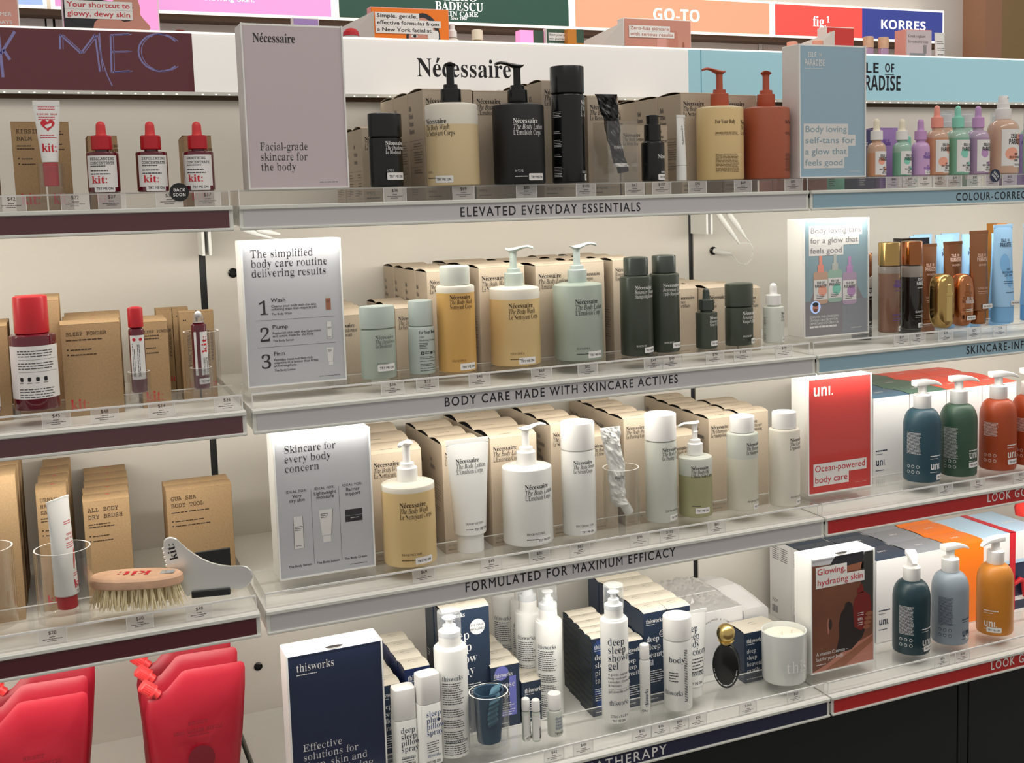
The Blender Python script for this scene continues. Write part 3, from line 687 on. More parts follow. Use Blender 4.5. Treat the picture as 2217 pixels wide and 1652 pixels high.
# ------------------------------------------------------------------ signs
def art_top(mb, mp, w, h):
    mb.text(mp, 0.0145, h - 0.0242, BR, 'serifb', 0.0192, 'ink_black', w=0.062)
    for i, s in enumerate(('Facial-grade', 'skincare for', 'the body')): mb.text(mp, 0.0165, 0.0555 - 0.0150 * i, s, 'serifl', 0.0168, 'ink_black', w=(0.071, 0.070, 0.052)[i])
    mb.micro(mp, 0.103, 0.0068, 0.036, 1, 0.003, 'ink_grey', seed=2)
sign_block('tall mauve sign in a white block on the top shelf', 0.0200, 0.030, RH, 0.150, 0.2425, 0.055, art_top, 'paper_mauve', notch=False)
def mini(mb, mp, u, v, k, s=1.0):
    """small printed pack pictures"""
    if k == 'wash': mb.quad(mp, u - 0.0055 * s, v, u + 0.0055 * s, v + 0.025 * s, 'skin_mid'); mb.quad(mp, u - 0.0042 * s, v + 0.025 * s, u + 0.0042 * s, v + 0.032 * s, 'frosted_grey'); mb.micro(mp, u - 0.004 * s, v + 0.02 * s, 0.008 * s, 3, 0.002 * s, 'ink_brown', e=0.0006)
    if k == 'serum': mb.rrect(mp, u - 0.0056 * s, v, u + 0.0056 * s, v + 0.037 * s, 0.001, 'paper_white'); mb.quad(mp, u - 0.0056 * s, v, u - 0.0051 * s, v + 0.037 * s, 'ink_faint', 0.0005); mb.quad(mp, u + 0.0051 * s, v, u + 0.0056 * s, v + 0.037 * s, 'ink_faint', 0.0005); mb.micro(mp, u - 0.004 * s, v + 0.025 * s, 0.0085 * s, 3, 0.002 * s, 'ink_black', e=0.0006); mb.micro(mp, u - 0.004 * s, v + 0.003 * s, 0.007 * s, 1, 0.002, 'ink_grey', e=0.0006)
    if k == 'tube': mb.poly(mp, [(u - 0.0055 * s, v + 0.008 * s), (u + 0.0055 * s, v + 0.008 * s), (u + 0.0082 * s, v + 0.038 * s), (u - 0.0082 * s, v + 0.038 * s)], 'paper_white'); mb.quad(mp, u - 0.0045 * s, v, u + 0.0045 * s, v + 0.0075 * s, 'paper_white'); mb.poly(mp, [(u + 0.005 * s, v + 0.008 * s), (u + 0.0056 * s, v + 0.008 * s), (u + 0.0083 * s, v + 0.038 * s), (u + 0.0077 * s, v + 0.038 * s)], 'ink_faint', 0.0005); mb.micro(mp, u - 0.006 * s, v + 0.033 * s, 0.009 * s, 3, 0.002 * s, 'ink_black', e=0.0006)
    if k == 'jar': mb.quad(mp, u - 0.010 * s, v, u + 0.010 * s, v + 0.007 * s, 'ink_black'); mb.quad(mp, u - 0.010 * s, v + 0.0074 * s, u + 0.010 * s, v + 0.0145 * s, 'ink_black'); mb.micro(mp, u - 0.004 * s, v + 0.004 * s, 0.010 * s, 1, 0.002 * s, 'ink_white', e=0.0006)
def art_routine(mb, mp, w, h):
    for i, s in enumerate(('The simplified', 'body care routine', 'delivering results')): mb.text(mp, 0.0115, h - 0.0225 - 0.0147 * i, s, 'serifl', 0.0170, 'ink_black', w=(0.0945, 0.1155, 0.1135)[i])
    for i, (n, a, b, c, k) in enumerate((('1', 'Wash', ('Cleanse your body with the skin-', 'softening wash that respects pH.'), 'The Body Wash', 'wash'), ('2', 'Plump', ('Replenish skin with the hyaluronic', 'acid serum made for the body.'), 'The Body Serum', 'serum'), ('3', 'Firm', ('Peptides meet nutrient-rich', 'vitamins in a lotion that firms', 'and strengthens.'), 'The Body Lotion', 'tube'))):
        y = 0.1265 - 0.0412 * i
        mb.text(mp, 0.0185, y - 0.0185, n, 'serif', 0.0300, 'ink_black', sx=1.05)
        mb.text(mp, 0.0385, y, a, 'sansm', 0.0088, 'ink_black', sx=1.08)
        for j, s in enumerate(b): mb.text(mp, 0.0385, y - 0.0082 - 0.0046 * j, s, 'sansm', 0.0052, 'ink_black', w=0.00218 * len(s))
        mb.text(mp, 0.0385, y - 0.0092 - 0.0046 * len(b) - 0.0015, c, 'sansm', 0.0047, 'ink_black', sx=1.0)
        mini(mb, mp, 0.1255, y - 0.017 - (0.004 if i else 0), k, 0.72)
        if i < 2: mb.quad(mp, 0.0145, y - 0.0275, 0.1345, y - 0.0271, 'ink_grey')
    mb.micro(mp, 0.107, 0.0062, 0.034, 1, 0.0024, 'ink_grey', seed=4)
sign_block('sign with a three step body care routine on the second shelf', 0.0054, 0.0489, ZS[1] + RH, 0.1510, 0.2225, 0.055, art_routine, 'paper_silver', notch=False)
def art_concern(mb, mp, w, h):
    for i, s in enumerate(('Skincare for', 'every body', 'concern')): mb.text(mp, 0.0135, h - 0.0245 - 0.0150 * i, s, 'serifl', 0.0168, 'ink_black', w=(0.0795, 0.0715, 0.053)[i])
    for i, (a, b, c, k) in enumerate(((('Very', 'dry skin'), 0.030, 'The Body Serum', 'serum'), (('Lightweight', 'moisture'), 0.073, 'The Body Lotion', 'tube'), (('Barrier', 'support'), 0.1165, 'The Body Cream', 'jar'))):
        mb.text(mp, b, 0.1320, 'IDEAL FOR:', 'sansm', 0.0055, 'ink_black', align='c', track=0.08)
        for j, s in enumerate(a): mb.text(mp, b, 0.1240 - 0.0066 * j, s, 'sansm', 0.0075, 'ink_black', align='c')
        mb.text(mp, b, 0.0150, c, 'sansm', 0.0052, 'ink_black', align='c')
        mini(mb, mp, b, (0.044, 0.048, 0.075)[i], k, 1.35)
        if i < 2: mb.quad(mp, b + 0.0215, 0.016, b + 0.0219, 0.134, 'ink_grey')
    mb.micro(mp, 0.107, 0.0062, 0.034, 1, 0.0024, 'ink_grey', seed=6)
sign_block('sign headed skincare for every body concern on the third shelf', 0.0323, 0.0198, ZS[2] + RH, 0.1495, 0.2240, 0.055, art_concern, 'paper_silver', notch=False)
def art_works(mb, mp, w, h):
    mb.text(mp, 0.0120, h - 0.0260, 'thisworks', 'serif', 0.0185, 'ink_white', w=0.059); mb.micro(mp, 0.0122, h - 0.0320, 0.033, 1, 0.0045, 'ink_white', seed=8)
    for i, s in enumerate(('Effective', 'solutions for', 'sleep, skin and', 'body wellbeing')): mb.text(mp, 0.0155, 0.0625 - 0.0150 * i, s, 'serifl', 0.0166, 'ink_white', w=(0.062, 0.087, 0.101, 0.110)[i])
sign_block('navy sign with white serif lettering on the bottom shelf', 0.0322, 0.0023, ZS[3] + RH, 0.1497, 0.2225, 0.055, art_works, 'poster_navy')
def plate(mb, mp, u, v, lines, size, pitch, ink, bg='paper_white', pad=0.003, k=0.53):
    for i, s in enumerate(lines):
        w = len(s) * size * k; y = v - i * pitch
        mb.quad(mp, u - pad, y - size * 0.34, u + w + pad, y + pitch - size * 0.34 + 0.0001, bg, 0.0003)
        mb.text(mp, u, y, s, 'sans', size, ink, w=w, e=0.0006)
def art_isle(mb, mp, w, h):
    mb.text(mp, 0.0180, h - 0.0205, 'ISLE', 'sansb', 0.0130, 'ink_white', w=0.019); mb.text(mp, 0.0425, h - 0.0190, 'OF', 'sansb', 0.009, 'ink_white', w=0.006); mb.text(mp, 0.0100, h - 0.0355, 'PARADISE', 'sansb', 0.0165, 'ink_white', w=0.045); mb.micro(mp, 0.010, h - 0.0405, 0.042, 1, 0.003, 'ink_white', seed=1)
    plate(mb, mp, 0.0110, 0.0810, ('Body loving', 'self-tans for', 'a glow that', 'feels good'), 0.0160, 0.0202, 'strip_blue'); mb.micro(mp, 0.110, 0.008, 0.026, 1, 0.003, 'ink_white', seed=3)
sign_block('tall pale blue sign on the top shelf of the blue bay', 0.9935, 0.0200, RH, 0.1490, 0.2400, 0.055, art_isle, 'poster_blue', notch=False)
def art_tans(mb, mp, w, h):
    mb.quad(mp, 0, 0, w * 0.60, 0.066, 'poster_grey', 0.00015); mb.quad(mp, w * 0.60, 0, w, 0.066, 'card_grey', 0.00015); mb.poly(mp, [(0.012, 0.066), (w - 0.01, 0.066), (w - 0.03, 0.100), (0.03, 0.100)], 'poster_grey', 0.00012)
    plate(mb, mp, 0.0135, h - 0.0235, ('Body loving tans', 'for a glow that', 'feels good'), 0.0148, 0.0188, 'poster_grey', k=0.495)
    for u, v, c, l, cp in ((0.037, 0.060, 'peach_glass', 'peach', 'peach_cap'), (0.104, 0.056, 'lilac_glass', 'lilac', 'lilac_cap'), (0.070, 0.062, 'mint_glass', 'mint', 'frosted_grey')):
        mb.rrect(mp, u - 0.0165, v, u + 0.0165, v + 0.062, 0.006, c, 0.0005); mb.quad(mp, u - 0.0155, v + 0.008, u + 0.0155, v + 0.046, 'paper_white', 0.0006); mb.disc(mp, u + 0.004, v + 0.025, 0.010, l, 0.0007); mb.quad(mp, u - 0.007, v + 0.060, u + 0.007, v + 0.074, cp, 0.0006); mb.quad(mp, u - 0.0035, v + 0.074, u + 0.0035, v + 0.091, cp, 0.0006)
        mb.text(mp, u, v + 0.0385, 'ISLE OF', 'sansb', 0.0060, 'ink_black', align='c', w=0.018, e=0.0008); mb.text(mp, u, v + 0.031, 'PARADISE', 'sansb', 0.0085, 'ink_black', align='c', w=0.027, e=0.0008); mb.micro(mp, u - 0.010, v + 0.017, 0.02, 3, 0.003, 'ink_black', e=0.0008, seed=2)
    mb.disc(mp, 0.0245, 0.0545, 0.0118, 'glow_sky', 0.0010); mb.disc(mp, 0.0245, 0.0535, 0.0068, 'skin_light', 0.0012, ry=0.0085); mb.disc(mp, 0.0245, 0.0600, 0.0070, 'hair_dark', 0.0013, ry=0.0038); mb.disc(mp, 0.0245, 0.0488, 0.0050, 'skin_dark', 0.0013, ry=0.0030)  # sky disc is print given its own glow; no lamp there
    for i, s in enumerate(('SCAN FOR THE LOWDOWN', 'ON SELF-TAN FROM THE', 'EXPERT AND CO-CREATOR')): mb.text(mp, 0.0115, 0.0338 - 0.0062 * i, s, 'sansm', 0.0062, 'ink_white', w=0.067 - 0.002 * (i == 1))
    mb.micro(mp, 0.0115, 0.0338 - 0.0186, 0.064, 1, 0.0062, 'ink_white', h=0.6)
    mb.rrect(mp, 0.099, 0.0235, 0.131, 0.0565, 0.003, 'card_grey', 0.0004); mb.micro(mp, 0.108, 0.010, 0.028, 1, 0.003, 'ink_white', seed=9)
sign_block('grey poster of pastel dropper bottles in a white block', 1.0250, 0.0522, ZS[1] + RH, 0.1510, 0.2224, 0.055, art_tans, 'poster_teal', notch=False)
def art_uni(mb, mp, w, h):
    mb.text(mp, 0.0105, h - 0.0315, 'unı.', 'sansb', 0.0315, 'ink_white', w=0.0470)
    plate(mb, mp, 0.0140, 0.0405, ('Ocean-powered',), 0.0180, 0.0215, 'ink_red', k=0.505); plate(mb, mp, 0.0140, 0.0190, ('body care',), 0.0180, 0.0215, 'ink_red', k=0.47); mb.micro(mp, 0.108, 0.0100, 0.028, 1, 0.0024, 'ink_pinkish', seed=3)
sign_block('plain red sign with white lettering on the third shelf', 1.0165, 0.0298, ZS[2] + RH, 0.1485, 0.2224, 0.055, art_uni, 'poster_red', notch=False)
def art_glow(mb, mp, w, h):
    mb.poly(mp, [(0, h - 0.012), (w, h - 0.020), (w, h), (0, h)], 'paper_silver', 0.00012)
    mb.poly(mp, [(0.03, h - 0.03), (w * 0.86, h - 0.026), (w * 0.84, h), (0.055, h)], 'hair_dark', 0.00016); mb.poly(mp, [(0.055, h - 0.034), (w * 0.84, h - 0.034), (w * 0.84, h - 0.02), (0.055, h - 0.025)], 'skin_mid', 0.0002)
    mb.poly(mp, [(w * 0.80, 0.125), (w, 0.095), (w, h - 0.002), (w * 0.86, h - 0.002), (w * 0.80, 0.19)], 'leaf_print', 0.0002)
    mb.disc(mp, 0.043, 0.088, 0.0042, 'navel_print', 0.0003, ry=0.0105); mb.disc(mp, 0.0385, 0.085, 0.0022, 'skin_light', 0.00025, ry=0.016)
    mb.poly(mp, [(0, 0), (w, 0), (w, 0.052), (w * 0.55, 0.034), (w * 0.25, 0.012), (0, 0.0)], 'skin_light', 0.0002); mb.poly(mp, [(0.028, 0), (0.075, 0), (w, 0.038), (w, 0.05)], 'skin_mid', 0.00025)
    mb.poly(mp, [(0.055, 0.028), (0.092, 0.030), (0.118, 0.050), (0.128, 0.072), (0.112, 0.090), (0.104, 0.108), (0.096, 0.112), (0.093, 0.121), (0.086, 0.126), (0.078, 0.123), (0.076, 0.114), (0.068, 0.106), (0.063, 0.085), (0.064, 0.060)], 'shade_print', 0.00035)
    mb.poly(mp, [(0.099, 0.073), (0.114, 0.064), (0.136, 0.070), (0.140, 0.110), (0.136, 0.130), (0.124, 0.140), (0.110, 0.139), (0.100, 0.128), (0.096, 0.110)], 'bottle_print', 0.00045); mb.quad(mp, 0.105, 0.138, 0.121, 0.149, 'bottle_print', 0.00045); mb.quad(mp, 0.112, 0.149, 0.119, 0.155, 'bottle_print', 0.00045)
    mb.text(mp, 0.107, 0.084, 'unı.', 'sansb', 0.0095, 'ink_white', w=0.013, e=0.0006); mb.micro(mp, 0.107, 0.098, 0.014, 2, 0.004, 'ink_white', e=0.0006); mb.micro(mp, 0.107, 0.079, 0.012, 2, 0.004, 'ink_white', e=0.0006)
    for i in range(4): mb.disc(mp, 0.134 - 0.002 * i, 0.094 - 0.0085 * i, 0.0085, 'skin_mid', 0.0005 + 0.00002 * i, ry=0.0040)
    plate(mb, mp, 0.0130, h - 0.0310, ('Glowing,',), 0.0168, 0.0205, 'ink_red', k=0.49); plate(mb, mp, 0.0130, h - 0.0515, ('hydrating skin',), 0.0168, 0.0205, 'ink_red', k=0.455)
    mb.text(mp, 0.0105, 0.0310, 'A vitamin C serum –', 'sansm', 0.0098, 'ink_white', w=0.073, e=0.0006); mb.text(mp, 0.0105, 0.0205, 'but for your body.', 'sansm', 0.0098, 'ink_white', w=0.064, e=0.0006); mb.micro(mp, 0.0105, 0.0125, 0.026, 1, 0.0045, 'ink_white', seed=5, e=0.0006)
sign_block('poster of a torso with a red bottle in a white block', 0.9987, -0.0021, ZS[3] + RH, 0.1482, 0.2245, 0.055, art_glow, 'skin_dark')

# ------------------------------------------------------------------ top shelf, middle bay
Z1, Z2, Z3, Z4 = [z + RH for z in ZS]
WASH, LOT = ('The Body Wash', 'Le Nettoyant Corps'), ('The Body Lotion', "L'Emulsion Corps")
def side_lines(ws, ink='ink_grey', d=0.085, h=0.18, s=1.0):
    def f(mb, mp):
        u = -d + 0.006
        for i, t_ in enumerate(ws): mb.text(mp, u, h - 0.030 - 0.0125 * i, t_, 'serifb', 0.0125 * s, ink, sx=0.45)
        y = h - 0.030 - 0.0125 * len(ws)
        for k in range(3):
            mb.quad(mp, u, y, -0.008, y + 0.0004, 'ink_faint'); mb.micro(mp, u + 0.02, y - 0.006, d - 0.036, (2, 5, 2)[k], 0.0042, 'ink_faint', seed=k); y -= (0.014, 0.030, 0.014)[k]
        mb.micro(mp, u, 0.018, d * 0.5, 3, 0.004, 'ink_faint', seed=12)
    return f
def cfront(l2, l3, s=1.0, h=0.18, scent='', ink='ink_black'):
    def f(mb, mp):
        brand(mb, mp, 0.0048, h - 0.0215 * (0.4 + 0.6 * s), s, l2, l3, ink); mb.text(mp, 0.0048, 0.0125, scent, 'serif', 0.0058, 'ink_grey', sx=0.62); mb.micro(mp, 0.0048, 0.006, 0.022, 1, 0.004, 'ink_grey')
    return f
def ctop(mb, mp): mb.micro(mp, 0.02, 0.010, 0.022, 1, 0.004, 'ink_faint', seed=4)
def deo_deco(sc_, ink, s=0.74):
    return lambda mb, mp: (brand(mb, mp, -0.0125, 0.0640, s, 'The Deodorant', 'Le Déodorant', ink), mb.text(mp, -0.0115, 0.0235, sc_, 'serif', 0.0048, ink, sx=0.6))
cap_bottle('deodorant_stick', 'black deodorant stick beside the tall mauve sign', 'deodorant', 0.2329, 0.045, Z1, 0.18, 0.0273, 0.0765, 0.037, 'black_plastic', 'black_plastic', deo_deco('SANTAL', 'ink_white'), stk=(-0.0115, 0.0105), sq=0.72)
pump_bottle('amber bottle with a black pump on the top shelf', 0.3444, 0.050, Z1, -0.93, 'amber_pale', 'black_plastic', PI / 2 - 0.3, *WASH, 'ink_black', 'SANTAL', hi='frosted', level=0.096, stk=(-0.006, 0.0045))
pump_bottle('matte black pump bottle on the top shelf', 0.4567, 0.045, Z1, 0.0, 'black_matte', 'black_plastic', PI - 0.1, *LOT, 'ink_white', 'SANTAL', tu=-0.0245, stk=(-0.001, 0.0055))
def ret_deco(mb, mp):
    brand(mb, mp, 0.012, 0.128, 1.0, 'The Body Retinol', 'Le Rétinol Corps', 'ink_white'); mb.text(mp, 0.0125, 0.016, '0.2% PURE', 'serif', 0.0052, 'ink_white', sx=0.7)
    for v, n in ((0.116, 4), (0.084, 2), (0.070, 5), (0.046, 2), (0.026, 7)): mb.micro(mp, -0.041, v, 0.018, n, 0.0026, 'ink_white', seed=n)
cap_bottle('serum_cylinder', 'tall glossy black cylinder bottle on the top shelf', 'bottle', 0.5460, 0.045, Z1, 0.0, 0.0283, 0.1465, 0.0455, 'black_plastic', 'black_plastic', ret_deco, stk=(0.0195, 0.0035))
t = thing('pump_bottle', 'small black pump bottle beside the slim white tube', 'pump bottle', (0.7025, 0.040, Z1), 0.25)
mb = MB(); mb.lathe(body_prof(0.0201, 0.0675, 0.012, 0.0015), 'black_plastic', 48); mp = wrap(0.0201); mb.text(mp, -0.006, 0.0390, BR, 'serifb', 0.0095, 'ink_white', w=0.0300); mb.micro(mp, 0.0, 0.0142, 0.017, 1, 0.004, 'ink_white', h=0.6); mb.build('body', t)
mb = MB(); mb.lathe([(0.0137, 0.0684), (0.0144, 0.0694), (0.0140, 0.0965), (0.0132, 0.0972)], 'black_plastic', 36); mb.build('collar', t)
mb = MB(); mb.lathe([(0.0108, 0.0972), (0.0110, 0.1120), (0.0100, 0.1128)], 'black_plastic', 30); sweep_head(mb, [(0.0, 0.1118, 0.0075, 0.0016), (0.010, 0.1116, 0.0062, 0.0016), (0.0225, 0.1113, 0.0032, 0.0013)], 'black_plastic'); mb.build('pump_head', t)
try_sticker(t, wrap(0.0201), -0.006, 0.0022, 0.9)
tube('slim_tube', 'slim white tube standing beside the small black pump bottle', 0.7584, 0.040, Z1, 0.2, 0.0092, 0.0098, 0.0835, 'white_plastic', 'white_plastic', 0.0262, 0.0090, lambda mb, mp: (mb.text(lambda u, v, e: mp(0.0045 - v * 0.5, 0.036 + u, e), 0, 0.006, BR, 'serifb', 0.0085, 'ink_black', w=0.034), mb.micro(lambda u, v, e: mp(0.0045 - v * 0.5, 0.036 + u, e), 0.0, -0.005, 0.07, 2, 0.0035, 'ink_faint')), crimp=0.004)
pump_bottle('amber bottle with a terracotta pump, turned to its fine print', 0.8499, 0.060, Z1, -0.46, 'amber', 'terracotta_cap', PI + 0.1, *WASH, 'ink_brown', 'SANDALWOOD', hi='amber_pale', level=0.125, back=True, stk=None)
pump_bottle('terracotta pump bottle with a matching pump', 0.9484, 0.060, Z1, 0.62, 'terracotta', 'terracotta_cap', PI / 2 - 0.5, *LOT, 'ink_brown', 'SANDALWOOD', back=True, stk=None)
def crumpled(name, label, x, y, z, pts, m, m2, cap, capr, capm, seed, txt=None, ink='ink_white', cat='tube'):
    """used-up tube: pts (z, dx, half width, thickness, dy) from the crimp downwards; cap (x0, z0, x1, z1)"""
    t = thing(name, label, cat, (x, y, z)); mb = MB(); rg = []; ms = []
    P = []
    for a, b in zip(pts, pts[1:]):
        for i in range(7):
            k = i / 7; P.append([a[j] + (b[j] - a[j]) * k for j in range(5)])
    P.append(list(pts[-1]))
    for q, (zz, dx, hw, th, dy) in enumerate(P):
        ring = []
        for i in range(30):
            a = 2 * PI * i / 30; px, py = hw * math.cos(a), th * math.sin(a)
            if 0 < q < len(P) - 2:
                d = 0.0050 * noise.noise(Vector((px * 110 + seed, zz * 75, seed * 1.7))) + 0.0025 * noise.noise(Vector((px * 260 + seed, zz * 190, seed)))
                py += d; px *= 1 + 0.10 * noise.noise(Vector((seed * 2.1, zz * 80, 0.3)))
            ring.append((dx + px, dy + py, zz))
        rg.append(ring)
    k = len(P) - 1
    mb.rings(rg, [m if q < k - 6 else m2 for q in range(k)], smooth=False)
    if txt:
        q = P[len(P) // 2]; mb.text(lambda u, v, e: (q[1] + u, q[4] - q[3] - 0.0035 - e, q[0] + v), 0, 0, txt, 'serifb', 0.0105, ink, align='c', w=0.0175)
    mb.build('body', t)
    c = MB(); x0, z0, x1, z1 = cap; dy = pts[-1][4]
    c.wire([(x0, dy, z0), (x0 + (x1 - x0) * 0.06, dy, z0 + (z1 - z0) * 0.06), (x0 + (x1 - x0) * 0.94, dy, z0 + (z1 - z0) * 0.94), (x1, dy, z1)], [capr * 0.93, capr, capr, capr * 0.9], capm, 24); c.build('cap', t)
    return t
cup('square clear cup holding the crumpled black tube', 0.6339, 0.046, Z1, 0.0285, 0.1016, 0.005, square=True)
crumpled('crumpled_tube', 'crumpled black tube leaning in a square clear cup', 0.6339, 0.046, Z1, [(0.1476, -0.0179, 0.0215, 0.0010, -0.004), (0.108, -0.0085, 0.0150, 0.0045, -0.002), (0.073, -0.0040, 0.0128, 0.0060, 0), (0.044, 0.0045, 0.0112, 0.0065, 0), (0.033, 0.0080, 0.0140, 0.0085, 0), (0.026, 0.0100, 0.0150, 0.0105, 0)], 'black_plastic', 'white_plastic', (0.0115, 0.0285, 0.0140, 0.0165), 0.0098, 'black_plastic', 3, 'essaire')

K5 = dict(sidetxt=side_lines(('Multi', 'Minerals.', 'Nettoyant', 'Réparateur.')), topdeco=ctop)
stack(ords('short beige deodorant carton, # one behind the black deodorant stick', 3), 0.2107, 0.105, 0, 0.063, 0.060, 0.117, front=cfront('The Deodorant', 'Le Déodorant', 0.8, 0.117, 'SANTAL'), sidetxt=side_lines(('Aide', 'Neutraliser.', 'Absorbent.'), h=0.117, d=0.06, s=0.8))
stack(ords('beige body wash carton, # in the row behind the black-pump amber bottle', 3), 0.3144, 0.105, 0, 0.0855, 0.085, 0.1795, front=cfront(*WASH, scent='SANTAL'), **K5)
stack(ords('beige lotion carton, # in the row behind the matte black pump bottle', 3), 0.4022, 0.105, 0, 0.0855, 0.085, 0.1780, front=cfront(*LOT, scent='SANTAL'), **K5)
stack(ords('beige retinol carton, # in the row behind the tall black cylinder', 4), 0.5249, 0.105, 0, 0.0620, 0.062, 0.1965, front=cfront('The Body Retinol', 'Le Rétinol Corps', h=0.1965, scent='FRAGRANCE FREE'), sidetxt=side_lines(('0.2%', 'Retinol.', 'Soins'), h=0.1965, d=0.062))
stack(ords('beige carton, # in the row behind the crumpled black tube', 3), 0.6102, 0.105, 0, 0.0610, 0.061, 0.1720, front=cfront('The Body Retinol', 'Le Rétinol Crème', h=0.172, scent='FRAGRANCE FREE'), sidetxt=side_lines(('Soins', 'Corps.'), h=0.172, d=0.061))
def recyc(mb, mp): brand(mb, mp, 0.004, 0.100, 0.8, 'The Neck Serum', 'Le Sérum Cou', 'ink_black'); mb.disc(mp, 0.030, 0.112, 0.004, 'green_bottle'); mb.disc(mp, 0.030, 0.112, 0.0028, 'kraft_beige', 0.0005)
carton('low beige serum carton beside the square clear cup', 0.6738, 0.105, 0, 0.0470, 0.047, 0.122, front=cfront('The Neck Serum', 'Le Sérum Cou', 0.8, 0.122), bow=0.002)
carton('low beige serum carton with a green mark behind the small black pump', 0.7215, 0.105, 0, 0.0470, 0.047, 0.122, front=recyc, bow=0.002)
stack(ords('beige body wash carton, # in the row behind the amber bottle with terracotta pump', 3), 0.7966, 0.105, 0, 0.0855, 0.086, 0.1795, front=cfront(*WASH, scent='SANDALWOOD'), sidetxt=side_lines(('Multi', 'Enzymes.', 'Nettoyant', 'Eclat.')), topdeco=ctop)
carton('beige lotion carton behind the terracotta pump bottle', 0.8835, 0.105, 0, 0.0750, 0.085, 0.1770, front=cfront(*LOT, scent='SANDALWOOD'))

# ------------------------------------------------------------------ second shelf, middle bay
cap_bottle('deodorant_stick', 'sage green deodorant stick beside the routine sign', 'deodorant', 0.2063, 0.0414, Z2, 0.05, 0.0280, 0.0785, 0.0355, 'sage', 'sage_cap', deo_deco('EUCALYPTUS', 'sage_ink'), stk=(-0.0105, 0.0135), sq=0.75)
def roll_deco(mb, mp):
    mb.text(mp, -0.0120, 0.0655, 'For Your Body', 'serifb', 0.0078, 'sage_ink', w=0.031); mb.text(mp, -0.0115, 0.0590, 'AHA', 'serif', 0.0042, 'sage_ink'); mb.text(mp, -0.0115, 0.0540, 'Deodorizing Treatment', 'serif', 0.0046, 'sage_ink', w=0.030)
    mb.micro(mp, -0.0115, 0.0500, 0.014, 4, 0.0026, 'sage_ink'); mb.disc(mp, -0.007, 0.0345, 0.0030, 'sage_ink'); mb.disc(mp, -0.007, 0.0345, 0.0010, 'sage_cap', 0.0005, ry=0.002); mb.rrect(mp, 0.006, 0.0325, 0.011, 0.0365, 0.001, 'sage_ink'); mb.text(mp, 0.0125, 0.0325, 'N', 'serifb', 0.007, 'sage_ink'); mb.micro(mp, -0.0035, 0.036, 0.008, 2, 0.0026, 'sage_ink')
    for v, n in ((0.028, 2), (0.0215, 1), (0.0165, 2), (0.010, 1), (0.006, 1)): mb.micro(mp, -0.0115, v, 0.028, n, 0.0024, 'sage_ink', seed=n)
cap_bottle('gel_deodorant', 'pale sage gel deodorant turned to its fine print', 'deodorant', 0.2798, 0.0494, Z2, 0.08, 0.0215, 0.0765, 0.0415, 'sage_pale', 'sage_pale', roll_deco, rc=0.0198)
cap_bottle('wash_bottle', 'amber cylinder bottle with a silver-grey cap', 'bottle', 0.3384, 0.0462, Z2, 0.0, 0.0310, 0.1392, 0.0310, 'amber_deep', 'frosted_grey', lambda mb, mp: (brand(mb, mp, -0.0195, 0.1185, 0.84, 'The Body Wash', 'Nettoyant Corps', 'ink_brown'), mb.text(mp, -0.0185, 0.0175, 'EUCALYPTUS', 'serif', 0.005, 'ink_brown', sx=0.7)), hi='frosted', level=0.128, rc=0.0243, stk=(-0.006, 0.0035))
pump_bottle('amber bottle with a pale green pump on the second shelf', 0.4476, 0.0639, Z2, 0.0, 'amber', 'sage_cap', -0.75, *WASH, 'ink_brown', 'EUCALYPTUS', hi='frosted', level=0.1105, stk=(-0.011, 0.0035))
pump_bottle('sage green pump bottle on the second shelf', 0.5617, 0.0589, Z2, 0.0, 'sage', 'sage_pale', 0.05, *LOT, 'sage_ink', 'EUCALYPTUS', tu=-0.0225, stk=(-0.002, 0.0045))
def ros(l2, l3): return lambda mb, mp: (brand(mb, mp, -0.0155, 0.1155, 0.80, l2, l3, 'ink_white', 0.92), mb.text(mp, -0.0145, 0.0165, 'ROSEMARY', 'serif', 0.0048, 'ink_white', sx=0.7))
cap_bottle('shampoo_bottle', 'dark green shampoo bottle, front one of the pair', 'bottle', 0.6647, 0.0401, Z2, 0.0, 0.0283, 0.1375, 0.0322, 'forest', 'forest_cap', ros('Rosemary Shampoo', 'Shampooing Romarin'), rc=0.0212, stk=(0.0, 0.0055), ss=0.88)
cap_bottle('conditioner_bottle', 'dark green conditioner bottle, rear one of the pair', 'bottle', 0.7262, 0.0514, Z2, 0.0, 0.0268, 0.1382, 0.0317, 'forest', 'forest_cap', ros('Rosemary Conditioner', 'Après-Shampooing R'), rc=0.0212, stk=(0.001, 0.0075), ss=0.88)
dropper('dark green dropper bottle on the second shelf', 0.8070, 0.0438, Z2, 0.15, 0.0196, 0.0652, 'forest', 'forest_cap', 'forest_cap', lambda mb, mp: brand(mb, mp, -0.0075, 0.0535, 0.66, 'Rosemary Serum', 'Sérum Au Romarin', 'ink_white', 0.9), rc=0.0140, hc=0.0195, rb=0.0064, hb=0.0205, stk=(-0.0055, 0.0055), ss=0.80)
cap_bottle('hair_mask', 'dark green mask jar shaped like a stick', 'hair mask', 0.8785, 0.0482, Z2, 0.1, 0.0278, 0.0702, 0.0420, 'forest', 'forest', lambda mb, mp: (brand(mb, mp, -0.0125, 0.0570, 0.80, 'Rosemary Mask', 'Masque Au Romarin', 'ink_white', 0.9), mb.text(mp, -0.0115, 0.0165, 'ROSEMARY', 'serif', 0.0048, 'ink_white', sx=0.7)), sq=0.78, stk=(0.006, 0.004), ss=0.86)
